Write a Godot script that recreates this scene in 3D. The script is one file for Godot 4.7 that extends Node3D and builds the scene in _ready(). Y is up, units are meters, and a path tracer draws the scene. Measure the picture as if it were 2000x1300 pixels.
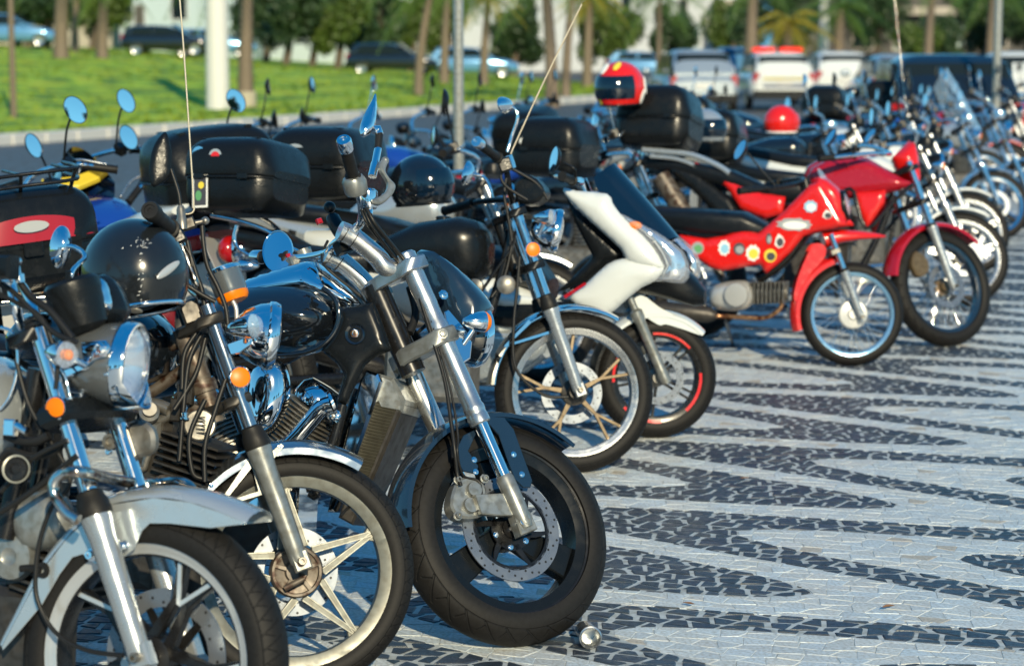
extends Node3D
# A row of parked motorcycles on a wave-patterned stone pavement. Units are metres, y is up.

class Mb:
	# collects triangles and commits them as one mesh with smooth normals
	var st := SurfaceTool.new()
	var g := 1
	func _init() -> void:
		st.begin(Mesh.PRIMITIVE_TRIANGLES)
	func put(V: PackedVector3Array, I: PackedInt32Array, G: PackedInt32Array, UV: PackedVector2Array, T := Transform3D.IDENTITY) -> Mb:
		var c := Vector3.ZERO
		for i in V.size():
			V[i] = T * V[i]
			c += V[i]
		c /= maxf(1.0, V.size())
		var vol := 0.0
		for t in range(0, I.size(), 3):
			vol += (V[I[t]] - c).dot((V[I[t + 1]] - c).cross(V[I[t + 2]] - c))
		var top := 0
		for t in range(0, I.size(), 3):
			var ids := [I[t], I[t + 2], I[t + 1]] if vol >= 0.0 else [I[t], I[t + 1], I[t + 2]]
			var p := V[ids[0]]
			var q := V[ids[1]]
			var r := V[ids[2]]
			if (q - p).cross(r - p).length_squared() < 1e-20:
				continue
			st.set_smooth_group(g + G[t / 3])
			top = maxi(top, G[t / 3])
			for k in ids:
				if UV.size():
					st.set_uv(UV[k])
				else:
					st.set_uv(Vector2.ZERO)
				st.add_vertex(V[k])
		g += top + 1
		return self
	func mesh() -> ArrayMesh:
		st.generate_normals()
		st.index()
		return st.commit()
	func skin(R: Array, ring := true, caps := true, T := Transform3D.IDENTITY, hard := []) -> Mb:
		var V := PackedVector3Array()
		var I := PackedInt32Array()
		var G := PackedInt32Array()
		var UV := PackedVector2Array()
		var k: int = R[0].size()
		for i in R.size():
			for j in k:
				V.append(R[i][j])
				UV.append(Vector2(float(j) / k, float(i) / (R.size() - 1)))
		var grp := 0
		for i in R.size() - 1:
			if i > 0 and i < hard.size() and hard[i]:
				grp += 1
			for j in (k if ring else k - 1):
				var a := i * k + j
				var b := i * k + (j + 1) % k
				I.append_array([a, b, b + k, a, b + k, a + k])
				G.append_array([grp, grp])
		if caps and ring:
			for e in [0, R.size() - 1]:
				grp += 1
				var c := Vector3.ZERO
				for j in k:
					c += R[e][j]
				V.append(c / k)
				UV.append(Vector2(0.5, 0.5))
				var at := V.size() - 1
				for j in k:
					if e == 0:
						I.append_array([at, (j + 1) % k, j])
					else:
						I.append_array([at, e * k + j, e * k + (j + 1) % k])
					G.append(grp)
		return put(V, I, G, UV, T)
	func tube(P: Array, r, seg := 10, T := Transform3D.IDENTITY) -> Mb:
		var R := []
		var n := Vector3.ZERO
		for i in P.size():
			var d: Vector3 = (P[mini(i + 1, P.size() - 1)] - P[maxi(i - 1, 0)]).normalized()
			if i == 0:
				n = d.cross(Vector3.UP if absf(d.y) < 0.9 else Vector3.RIGHT).normalized()
			else:
				n = (n - d * n.dot(d)).normalized()
			var b := d.cross(n)
			var rr: float = r[i] if r is Array else r
			var row := PackedVector3Array()
			for j in seg:
				var a := TAU * j / seg
				row.append(P[i] + (n * cos(a) + b * sin(a)) * rr)
			R.append(row)
		return skin(R, true, true, T)
	func bar(a: Vector3, b: Vector3, r: float, seg := 10) -> Mb:
		return tube([a, b], r, seg)
	func lathe(prof: PackedVector2Array, T := Transform3D.IDENTITY, seg := 24, caps := true) -> Mb:
		var R := []
		var hard := []
		for i in prof.size():
			var row := PackedVector3Array()
			for j in seg:
				var a := TAU * j / seg
				row.append(Vector3(cos(a) * prof[i].x, prof[i].y, sin(a) * prof[i].x))
			R.append(row)
			hard.append(i > 0 and i < prof.size() - 1 and absf((prof[i] - prof[i - 1]).angle_to(prof[i + 1] - prof[i])) > 0.6)
		return skin(R, true, caps, T, hard)
	func ring(prof: PackedVector2Array, T := Transform3D.IDENTITY, seg := 48, a0 := 0.0, a1 := TAU) -> Mb:
		# a closed profile (radius, z) swept about the z axis
		var whole := absf(a1 - a0) > TAU - 0.001
		var V := PackedVector3Array()
		var I := PackedInt32Array()
		var G := PackedInt32Array()
		var UV := PackedVector2Array()
		var k := prof.size()
		for i in seg + 1:
			var a := lerpf(a0, a1, float(i) / seg)
			for j in k + 1:
				var p := prof[j % k]
				V.append(Vector3(cos(a) * p.x, sin(a) * p.x, p.y))
				UV.append(Vector2(float(i) / seg, float(j) / k))
		var grp := 0
		for j in k:
			if j > 0 and absf((prof[j] - prof[j - 1]).angle_to(prof[(j + 1) % k] - prof[j])) > 0.6:
				grp += 1
			for i in seg:
				var q := i * (k + 1) + j
				I.append_array([q, q + 1, q + k + 2, q, q + k + 2, q + k + 1])
				G.append_array([grp, grp])
		if not whole:
			var tri := Geometry2D.triangulate_polygon(prof)
			for e in [0, seg]:
				grp += 1
				for t in range(0, tri.size(), 3):
					if e == 0:
						I.append_array([tri[t], tri[t + 1], tri[t + 2]])
					else:
						I.append_array([e * (k + 1) + tri[t], e * (k + 1) + tri[t + 2], e * (k + 1) + tri[t + 1]])
					G.append(grp)
		return put(V, I, G, UV, T)
	func prism(poly: PackedVector2Array, z0: float, z1: float, T := Transform3D.IDENTITY, bevel := 0.0) -> Mb:
		var k := poly.size()
		var inn := PackedVector2Array()
		var sgn := -1.0 if Geometry2D.is_polygon_clockwise(poly) else 1.0
		for j in k:
			var d0 := (poly[j] - poly[(j + k - 1) % k]).normalized()
			var d1 := (poly[(j + 1) % k] - poly[j]).normalized()
			var n := (Vector2(-d0.y, d0.x) + Vector2(-d1.y, d1.x)).normalized() * sgn
			inn.append(poly[j] + n * bevel)
		var V := PackedVector3Array()
		var I := PackedInt32Array()
		var G := PackedInt32Array()
		var UV := PackedVector2Array()
		var lay := [[inn, z0], [poly, z0 + bevel], [poly, z1 - bevel], [inn, z1]] if bevel > 0.0 else [[poly, z0], [poly, z1]]
		for l in lay:
			for p in l[0]:
				V.append(Vector3(p.x, p.y, l[1]))
				UV.append(p)
		for l in lay.size() - 1:
			for j in k:
				var a: int = l * k + j
				var b: int = l * k + (j + 1) % k
				I.append_array([a, b, b + k, a, b + k, a + k])
				G.append_array([j % 2 + 2 * l + 2, j % 2 + 2 * l + 2] if k < 9 else [2 + l, 2 + l])
		var tri := Geometry2D.triangulate_polygon(inn)
		var e := (lay.size() - 1) * k
		# same turn as the sides have
		var ccw := sgn > 0.0
		for t in range(0, tri.size(), 3):
			var turn := (inn[tri[t + 1]] - inn[tri[t]]).cross(inn[tri[t + 2]] - inn[tri[t]]) > 0.0
			var x := tri[t + 1] if turn == ccw else tri[t + 2]
			var y := tri[t + 2] if turn == ccw else tri[t + 1]
			I.append_array([tri[t], y, x, e + tri[t], e + x, e + y])
			G.append_array([0, 1])
		return put(V, I, G, UV, T)
	func puff(poly: PackedVector2Array, h: float, edge: float, T := Transform3D.IDENTITY, res := 0.02, thin := 0.002, bend = null, back := 1.0) -> Mb:
		# an outline blown up like a cushion: half thickness h, rounded over the width edge
		var B := PackedVector2Array()
		var k := poly.size()
		for j in k:
			var a := poly[j]
			var b := poly[(j + 1) % k]
			var m := maxi(1, roundi(a.distance_to(b) / res))
			for i in m:
				B.append(a.lerp(b, float(i) / m))
		var P := B.duplicate()
		var nb := B.size()
		var lo := B[0]
		var hi := B[0]
		for p in B:
			lo = lo.min(p)
			hi = hi.max(p)
		var D := []
		for i in nb:
			D.append(0.0)
		var row := 0
		var y := lo.y + res * 0.5
		while y < hi.y:
			var x := lo.x + res * (0.5 if row % 2 else 1.0)
			while x < hi.x:
				var p := Vector2(x, y)
				if Geometry2D.is_point_in_polygon(p, poly):
					var d := 9.0
					for j in k:
						d = minf(d, p.distance_to(Geometry2D.get_closest_point_to_segment(p, poly[j], poly[(j + 1) % k])))
					if d > res * 0.45:
						P.append(p)
						D.append(d)
				x += res
			y += res * 0.87
			row += 1
		var tri := Geometry2D.triangulate_delaunay(P)
		var V := PackedVector3Array()
		var I := PackedInt32Array()
		var G := PackedInt32Array()
		var n := P.size()
		for s: float in [1.0, -1.0]:
			for i in n:
				var t := clampf(1.0 - D[i] / edge, 0.0, 1.0)
				V.append(Vector3(P[i].x, P[i].y, s * (thin + h * sqrt(maxf(0.0, 1.0 - t * t)) * (1.0 if s > 0.0 else back))))
		for t in range(0, tri.size(), 3):
			var c := (P[tri[t]] + P[tri[t + 1]] + P[tri[t + 2]]) / 3.0
			if not Geometry2D.is_point_in_polygon(c, poly):
				continue
			var turn := (P[tri[t + 1]] - P[tri[t]]).cross(P[tri[t + 2]] - P[tri[t]]) > 0.0
			var a := tri[t]
			var b := tri[t + 1] if turn else tri[t + 2]
			var c2 := tri[t + 2] if turn else tri[t + 1]
			I.append_array([a, b, c2, n + a, n + c2, n + b])
			G.append_array([0, 0 if thin < 0.003 else 2])
		var ccw := not Geometry2D.is_polygon_clockwise(poly)
		for j in nb:
			var a := j
			var b := (j + 1) % nb
			if ccw:
				I.append_array([a, n + a, n + b, a, n + b, b])
			else:
				I.append_array([a, n + b, n + a, a, b, n + b])
			G.append_array([0, 0] if thin < 0.003 else [1, 1])
		if bend != null:
			for i in V.size():
				V[i] = bend.call(V[i])
		return put(V, I, G, PackedVector2Array(), T)
	func loft(S: Array, T := Transform3D.IDENTITY, n := 24, cap := true) -> Mb:
		# sections across x: [x, y middle, half width, half height up, half height down, power, z middle]
		var R := []
		for s in S:
			var e: float = 2.0 / (s[5] if s.size() > 5 else 2.0)
			var zc: float = s[6] if s.size() > 6 else 0.0
			var row := PackedVector3Array()
			for j in n:
				var a := TAU * j / n
				var c := cos(a)
				var q := sin(a)
				var y := signf(q) * pow(absf(q), e)
				row.append(Vector3(s[0], s[1] + y * (s[3] if y > 0.0 else s[4]), zc + signf(c) * pow(absf(c), e) * s[2]))
			R.append(row)
		return skin(R, true, cap, T)
	func box(c: Vector3, s: Vector3, T := Transform3D.IDENTITY, bevel := 0.0) -> Mb:
		var p := PackedVector2Array([Vector2(c.x - s.x / 2, c.y - s.y / 2), Vector2(c.x + s.x / 2, c.y - s.y / 2), Vector2(c.x + s.x / 2, c.y + s.y / 2), Vector2(c.x - s.x / 2, c.y + s.y / 2)])
		return prism(p, c.z - s.z / 2, c.z + s.z / 2, T, bevel)
	func ball(c: Vector3, s: Vector3, T := Transform3D.IDENTITY, seg := 20) -> Mb:
		var p := PackedVector2Array()
		for i in 13:
			var a := -PI / 2 + PI * i / 12
			p.append(Vector2(cos(a), sin(a)))
		return lathe(p, T * Transform3D(Basis.from_scale(s), c), seg, false)

static func v2(a: Array) -> PackedVector2Array:
	var r := PackedVector2Array()
	for i in range(0, a.size(), 2):
		r.append(Vector2(a[i], a[i + 1]))
	return r

static func v3(a: Array) -> Array:
	var r := []
	for i in range(0, a.size(), 3):
		r.append(Vector3(a[i], a[i + 1], a[i + 2]))
	return r

static func smooth(P: Array, m := 6) -> Array:
	# a Catmull-Rom curve through the points
	var r := []
	for i in P.size() - 1:
		var p0: Vector3 = P[maxi(0, i - 1)]
		var p3: Vector3 = P[mini(P.size() - 1, i + 2)]
		for j in m:
			r.append((P[i] as Vector3).cubic_interpolate(P[i + 1], p0, p3, float(j) / m))
	r.append(P[-1])
	return r

static func smooth2(P: PackedVector2Array, m := 4) -> PackedVector2Array:
	# a closed smooth outline through the points
	var r := PackedVector2Array()
	var k := P.size()
	for i in k:
		for j in m:
			r.append(P[i].cubic_interpolate(P[(i + 1) % k], P[(i + k - 1) % k], P[(i + 2) % k], float(j) / m))
	return r

static func ell(c: Vector2, rx: float, ry: float, n := 20) -> PackedVector2Array:
	var r := PackedVector2Array()
	for i in n:
		r.append(c + Vector2(cos(TAU * i / n) * rx, sin(TAU * i / n) * ry))
	return r

static func aim(at: Vector3, dir: Vector3) -> Transform3D:
	# a frame whose y axis points along dir
	var y := dir.normalized()
	var x := y.cross(Vector3.FORWARD if absf(y.z) < 0.9 else Vector3.RIGHT).normalized()
	return Transform3D(Basis(x, y, x.cross(y)), at)

static func zy() -> Transform3D:
	# turns a lathe's y axis to z
	return Transform3D(Basis(Vector3.RIGHT, PI / 2), Vector3.ZERO)

static func mv(x: float, y: float, z: float) -> Transform3D:
	return Transform3D(Basis.IDENTITY, Vector3(x, y, z))

func thing(called: String, label: String, category: String, xf: Transform3D, group := "") -> Node3D:
	var o := Node3D.new()
	o.name = called
	o.transform = xf
	o.set_meta("label", label)
	o.set_meta("category", category)
	if group:
		o.set_meta("group", group)
	add_child(o, true)
	if o.name != called:
		o.name = numbered(called)
	return o

var taken := {}
func numbered(called: String) -> String:
	taken[called] = taken.get(called, 0) + 1
	return "%s_%03d" % [called, taken[called]]

func part(parent: Node, called: String, mb: Mb, m: Material, xf := Transform3D.IDENTITY) -> MeshInstance3D:
	return put_mesh(parent, called, mb.mesh(), m, xf)

func put_mesh(parent: Node, called: String, me: Mesh, m: Material, xf := Transform3D.IDENTITY) -> MeshInstance3D:
	var o := MeshInstance3D.new()
	o.name = called
	o.mesh = me
	o.material_override = m
	o.transform = xf
	o.cast_shadow = GeometryInstance3D.SHADOW_CASTING_SETTING_ON
	parent.add_child(o, true)
	return o

func node(parent: Node, called: String, xf := Transform3D.IDENTITY) -> Node3D:
	var o := Node3D.new()
	o.name = called
	o.transform = xf
	parent.add_child(o, true)
	return o

func tagged(o: Node, label: String, category: String, group := "") -> Node:
	o.set_meta("label", label)
	o.set_meta("category", category)
	if group:
		o.set_meta("group", group)
	return o

var M := {}
var rng := RandomNumberGenerator.new()

func _ready() -> void:
	rng.seed = 7
	var cam := Camera3D.new()
	cam.name = "camera"
	cam.position = Vector3(0, 1.6, 0)
	cam.rotation = Vector3(-0.126142, 0, 0)
	cam.fov = 16.8092
	cam.near = 0.1
	cam.far = 1500.0
	var lens := CameraAttributesPhysical.new()
	lens.frustum_focal_length = 85.0
	lens.exposure_aperture = 4.0
	lens.frustum_focus_distance = 6.4
	lens.frustum_near = 0.1
	lens.frustum_far = 1500.0
	cam.attributes = lens
	# the lens sets the view angle; the frustum keeps it exact
	cam.projection = Camera3D.PROJECTION_FRUSTUM
	cam.size = 0.1 * 2.0 * 650.0 / 4400.0
	add_child(cam)
	var e := Environment.new()
	e.background_mode = Environment.BG_SKY
	var sky := ProceduralSkyMaterial.new()
	sky.sky_top_color = Color(0.08, 0.41, 0.64)
	sky.sky_horizon_color = Color(0.47, 0.77, 0.90)
	sky.sky_curve = 0.27
	sky.sky_energy_multiplier = 1.05
	sky.ground_bottom_color = Color(0.20, 0.24, 0.27)
	sky.ground_horizon_color = Color(0.45, 0.55, 0.60)
	var clouds := FastNoiseLite.new()
	clouds.seed = 3
	clouds.frequency = 0.008
	clouds.fractal_octaves = 4
	var ct := NoiseTexture2D.new()
	ct.width = 1024
	ct.height = 512
	ct.seamless = true
	ct.noise = clouds
	var cr := Gradient.new()
	cr.offsets = PackedFloat32Array([0.0, 0.62, 0.95])
	cr.colors = PackedColorArray([Color(0, 0, 0), Color(0, 0, 0), Color(0.30, 0.29, 0.27)])
	ct.color_ramp = cr
	sky.sky_cover = ct
	e.sky = Sky.new()
	e.sky.sky_material = sky
	e.tonemap_mode = Environment.TONE_MAPPER_LINEAR
	e.tonemap_exposure = 1.2
	e.sdfgi_enabled = true
	e.ssao_enabled = true
	e.ssil_enabled = true
	var we := WorldEnvironment.new()
	we.name = "world_environment"
	we.environment = e
	add_child(we)
	var sun := DirectionalLight3D.new()
	sun.name = "sun"
	sun.light_color = Color(1.0, 0.94, 0.80)
	sun.light_energy = 1.5
	sun.light_angular_distance = 0.5
	sun.shadow_enabled = true
	var to_sun := Vector3(0.22, 0.44, 0.90)
	sun.basis = Basis.looking_at(-to_sun.normalized(), Vector3.UP)
	add_child(sun)
	materials()
	setting()
	background()
	hero_bikes()
	row_bikes()

func lin(r: float, g: float, b: float) -> Color:
	return Color(r, g, b).linear_to_srgb()

func mk(called: String, c: Color, rough: float, metal := 0.0, grain := "", coat := 0.0) -> StandardMaterial3D:
	var m := StandardMaterial3D.new()
	m.resource_name = called
	m.albedo_color = c
	m.roughness = rough
	m.metallic = metal
	if coat > 0.0:
		m.clearcoat_enabled = true
		m.clearcoat = coat
		m.clearcoat_roughness = 0.03
	if grain:
		m.uv1_triplanar = true
		m.uv1_scale = Vector3(3, 3, 3)
		if grain.contains("r"):
			m.roughness_texture = noise_tex("rough")
			m.roughness_texture_channel = BaseMaterial3D.TEXTURE_CHANNEL_RED
		if grain.contains("d"):
			m.albedo_texture = noise_tex("dirt")
		if grain.contains("u"):
			m.albedo_texture = noise_tex("rust")
		if grain.contains("b"):
			m.heightmap_enabled = true
			m.heightmap_texture = noise_tex("bump")
			m.heightmap_scale = 0.06
	M[called] = m
	return m

var tex := {}
func noise_tex(kind: String) -> Texture2D:
	if tex.has(kind):
		return tex[kind]
	var n := FastNoiseLite.new()
	n.seed = kind.length() * 17 + 3
	n.fractal_octaves = 5
	var t := NoiseTexture2D.new()
	t.width = 512
	t.height = 512
	t.seamless = true
	t.noise = n
	var g := Gradient.new()
	match kind:
		"rough":
			n.frequency = 0.012
			g.offsets = PackedFloat32Array([0.2, 0.55, 0.8])
			g.colors = PackedColorArray([Color(0.62, 0.62, 0.62), Color(0.78, 0.78, 0.78), Color(1, 1, 1)])
		"dirt":
			n.frequency = 0.02
			g.offsets = PackedFloat32Array([0.25, 0.5, 0.75])
			g.colors = PackedColorArray([Color(0.86, 0.84, 0.81), Color(0.95, 0.95, 0.94), Color(1, 1, 1)])
		"rust":
			n.frequency = 0.014
			g.offsets = PackedFloat32Array([0.24, 0.34, 0.44, 0.6])
			g.colors = PackedColorArray([Color(0.5, 0.26, 0.13), Color(0.62, 0.5, 0.42), Color(0.85, 0.83, 0.8), Color(1, 1, 1)])
		"grass":
			n.frequency = 0.01
			g.offsets = PackedFloat32Array([0.3, 0.46, 0.58, 0.75])
			g.colors = PackedColorArray([Color(0.5, 0.62, 0.3), Color(0.8, 0.9, 0.5), Color(1, 1, 0.75), Color(1.0, 0.9, 0.62)])
		"bump":
			n.frequency = 0.05
			g.offsets = PackedFloat32Array([0.0, 1.0])
			g.colors = PackedColorArray([Color.BLACK, Color.WHITE])
	t.color_ramp = g
	tex[kind] = t
	return t

func materials() -> void:
	mk("chrome", lin(0.80, 0.82, 0.84), 0.07, 1.0, "r")
	mk("worn_chrome", lin(0.62, 0.61, 0.58), 0.22, 1.0, "ru")
	mk("aluminium", lin(0.50, 0.51, 0.51), 0.36, 0.9, "r")
	mk("disc_steel", lin(0.17, 0.19, 0.22), 0.42, 0.55, "r")
	mk("aged_chrome", lin(0.40, 0.43, 0.46), 0.2, 0.95, "r")
	mk("rod_metal", lin(0.40, 0.35, 0.26), 0.45, 0.4)
	mk("cast_alloy", lin(0.28, 0.29, 0.28), 0.48, 0.6, "rd")
	mk("cast_wheel", lin(0.13, 0.135, 0.12), 0.5, 0.3, "rd")
	mk("wheel_edge", lin(0.33, 0.33, 0.285), 0.45, 0.3, "rd")
	mk("silver_leg", lin(0.36, 0.38, 0.39), 0.36, 0.6, "r")
	mk("polished_edge", lin(0.46, 0.48, 0.49), 0.28, 0.5, "r")
	mk("dull_metal", lin(0.24, 0.23, 0.21), 0.5, 0.7, "rd")
	mk("rusty_steel", lin(0.13, 0.11, 0.09), 0.65, 0.4, "ru")
	mk("dirty_steel", lin(0.06, 0.055, 0.05), 0.6, 0.6, "rd")
	mk("silver_paint", lin(0.42, 0.46, 0.48), 0.30, 0.55, "r", 0.8)
	mk("grey_paint", lin(0.12, 0.13, 0.135), 0.3, 0.4, "r", 0.8)
	mk("black_paint", lin(0.006, 0.008, 0.011), 0.12, 0.0, "r", 1.0)
	mk("scuffed_black", lin(0.010, 0.012, 0.014), 0.26, 0.0, "r", 0.3)
	mk("navy_paint", lin(0.010, 0.022, 0.040), 0.22, 0.1, "r", 1.0)
	mk("satin_black", lin(0.006, 0.0075, 0.009), 0.36, 0.0, "r")
	mk("black_plastic", lin(0.006, 0.007, 0.008), 0.42, 0.0, "rb")
	mk("black_vinyl", lin(0.007, 0.009, 0.012), 0.44, 0.0, "rb")
	mk("black_metal", lin(0.014, 0.014, 0.015), 0.35, 0.3, "rd")
	mk("rubber", lin(0.011, 0.0105, 0.010), 0.7, 0.0, "rd")
	mk("cable", lin(0.012, 0.012, 0.012), 0.4, 0.0)
	mk("white_paint", lin(0.58, 0.61, 0.60), 0.25, 0.0, "r", 0.7)
	mk("red_paint", lin(0.60, 0.010, 0.006), 0.3, 0.0, "r", 0.45)
	mk("crimson_paint", lin(0.36, 0.006, 0.016), 0.3, 0.1, "r", 0.45)
	mk("blue_paint", lin(0.01, 0.05, 0.30), 0.25, 0.1, "r", 0.8)
	mk("blue_rim", lin(0.22, 0.42, 0.62), 0.3, 0.6, "r")
	mk("gold", lin(0.15, 0.105, 0.055), 0.42, 0.35, "rd")
	mk("copper", lin(0.42, 0.24, 0.13), 0.45, 0.8, "ru")
	mk("amber", lin(0.72, 0.17, 0.0), 0.35)
	mk("red_lens", lin(0.32, 0.006, 0.008), 0.15, 0.0, "", 0.6)
	mk("mirror_glass", lin(0.85, 0.88, 0.90), 0.02, 1.0)
	mk("reflector", lin(0.85, 0.86, 0.86), 0.12, 1.0)
	mk("sticker_white", lin(0.75, 0.75, 0.70), 0.5)
	mk("sticker_orange", lin(0.75, 0.26, 0.03), 0.5)
	mk("sticker_yellow", lin(0.70, 0.55, 0.05), 0.5)
	mk("sticker_green", lin(0.10, 0.30, 0.12), 0.5)
	mk("sticker_dark", lin(0.05, 0.05, 0.06), 0.5)
	mk("sticker_blue", lin(0.25, 0.50, 0.65), 0.5)
	mk("sticker_silver", lin(0.50, 0.50, 0.48), 0.35, 0.5)
	mk("core", lin(0.035, 0.032, 0.02), 0.6, 0.5, "d")
	for k in ["satin_black", "black_plastic", "black_vinyl", "rubber", "cable", "amber"]:
		M[k].metallic_specular = 0.36
	var cl := mk("clear_lens", Color(0.95, 0.97, 1.0, 0.12), 0.03)
	cl.transparency = BaseMaterial3D.TRANSPARENCY_ALPHA
	mk("smoke_screen", lin(0.003, 0.010, 0.022), 0.08, 0.0, "", 0.6)
	var ws := mk("clear_screen", Color(0.75, 0.88, 0.98, 0.25), 0.06)
	ws.transparency = BaseMaterial3D.TRANSPARENCY_ALPHA
	var cg := mk("car_glass", lin(0.008, 0.014, 0.018), 0.12, 0.0)
	cg.metallic_specular = 0.34
	# tyre tread: slanted grooves cut as relief
	var im := Image.create_empty(256, 256, false, Image.FORMAT_L8)
	for y in 256:
		for x in 256:
			var w := y / 255.0 * 2.0 - 1.0
			var h := 1.0
			var aw := absf(w)
			if aw < 0.52:
				var s := fposmod(x / 256.0 + aw * 0.9 + (0.25 if w > 0.0 else 0.0), 0.5) / 0.5
				if s < 0.11 and aw > 0.03:
					h = 0.0
				var s2 := fposmod(x / 256.0 - aw * 0.55 + 0.4, 0.5) / 0.5
				if s2 < 0.06 and aw > 0.2 and aw < 0.42:
					h = 0.2
			elif aw < 0.54:
				h = 0.7
			im.set_pixel(x, y, Color(h, h, h))
	for k in [["tread", 14.0, 0.9], ["tread_fine", 30.0, 0.8]]:
		var m := mk(k[0], lin(0.009, 0.0084, 0.008), 0.62)
		m.metallic_specular = 0.35
		m.heightmap_enabled = true
		m.heightmap_texture = ImageTexture.create_from_image(im)
		m.heightmap_scale = k[2]
		m.uv1_scale = Vector3(k[1], 1, 1)
		m.detail_enabled = true
		m.detail_albedo = noise_tex("dirt")
		m.detail_blend_mode = BaseMaterial3D.BLEND_MODE_MUL
		m.detail_uv_layer = BaseMaterial3D.DETAIL_UV_1

const RT := Vector2(0.335, -0.942)   # (x, z) along the row, away from the camera
const RN := Vector2(0.942, 0.335)    # across the row, towards the open pavement

static func rowp(t: float, n: float, y := 0.0) -> Vector3:
	return Vector3(RT.x * t + RN.x * n, y, RT.y * t + RN.y * n)

static func wave(t: float, n: float) -> float:
	# below zero: black stone; above: white
	var a := 1.05 + 0.06 * sin(t * 0.7)
	var ph := TAU * (t - 6.076 + 0.173 * (n + 1.32)) / 1.36
	return sin(TAU * (n + 2.345 - a * sin(ph)) / 1.56) - 0.06

func sheet(called: String, y: float, t0: float, t1: float, n0: float, n1: float, thick: float, m: Material, parent: Node = self) -> MeshInstance3D:
	var mb := Mb.new()
	mb.box(Vector3.ZERO, Vector3(n1 - n0, thick, t1 - t0))
	var o := part(parent, called, mb, m)
	o.transform = Transform3D(Basis(Vector3(RN.x, 0, RN.y), Vector3.UP, Vector3(-RT.x, 0, -RT.y)), rowp((t0 + t1) / 2, (n0 + n1) / 2, y - thick / 2))
	return o

func clip(P: PackedVector2Array, Gv: PackedFloat32Array, sgn: float) -> PackedVector2Array:
	var r := PackedVector2Array()
	for i in P.size():
		var j := (i + 1) % P.size()
		var a := Gv[i] * sgn
		var b := Gv[j] * sgn
		if a >= 0.0:
			r.append(P[i])
		if (a >= 0.0) != (b >= 0.0):
			r.append(P[i].lerp(P[j], a / (a - b)))
	return r

func stone(st: SurfaceTool, P: PackedVector2Array, gap: float, y0: float, h: float, tilt: Vector2, col: Color, worn := 0.004) -> bool:
	# one cut stone: P in (t, n); a raised block with a worn edge
	var c := Vector2.ZERO
	for p in P:
		c += p
	c /= P.size()
	var area := 0.0
	for i in P.size():
		area += P[i].cross(P[(i + 1) % P.size()])
	area = absf(area) / 2
	if area < 0.0005:
		return false
	var k := P.size()
	var base := PackedVector3Array()
	var top := PackedVector3Array()
	for p in P:
		var d := p - c
		var l := maxf(d.length(), 0.001)
		var q := c + d * maxf(0.2, (l - gap) / l)
		base.append(rowp(q.x, q.y, y0))
		q = c + d * maxf(0.15, (l - gap - worn) / l)
		top.append(rowp(q.x, q.y, y0 + h + tilt.dot(d)))
	var ccw := (P[1] - P[0]).cross(P[2] - P[1]) > 0.0
	st.set_color(col)
	for i in k:
		var j := (i + 1) % k
		var f := [base[i], base[j], top[j], base[i], top[j], top[i]]
		if not ccw:
			f = [base[i], top[j], base[j], base[i], top[i], top[j]]
		for v in f:
			st.add_vertex(v)
	for i in range(1, k - 1):
		for v in ([top[0], top[i], top[i + 1]] if ccw else [top[0], top[i + 1], top[i]]):
			st.add_vertex(v)
	return true

func in_view(p: Vector3, margin: float) -> bool:
	var d := -p.z
	return d > 4.6 and absf(p.x) < d * 0.2273 + margin

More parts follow.
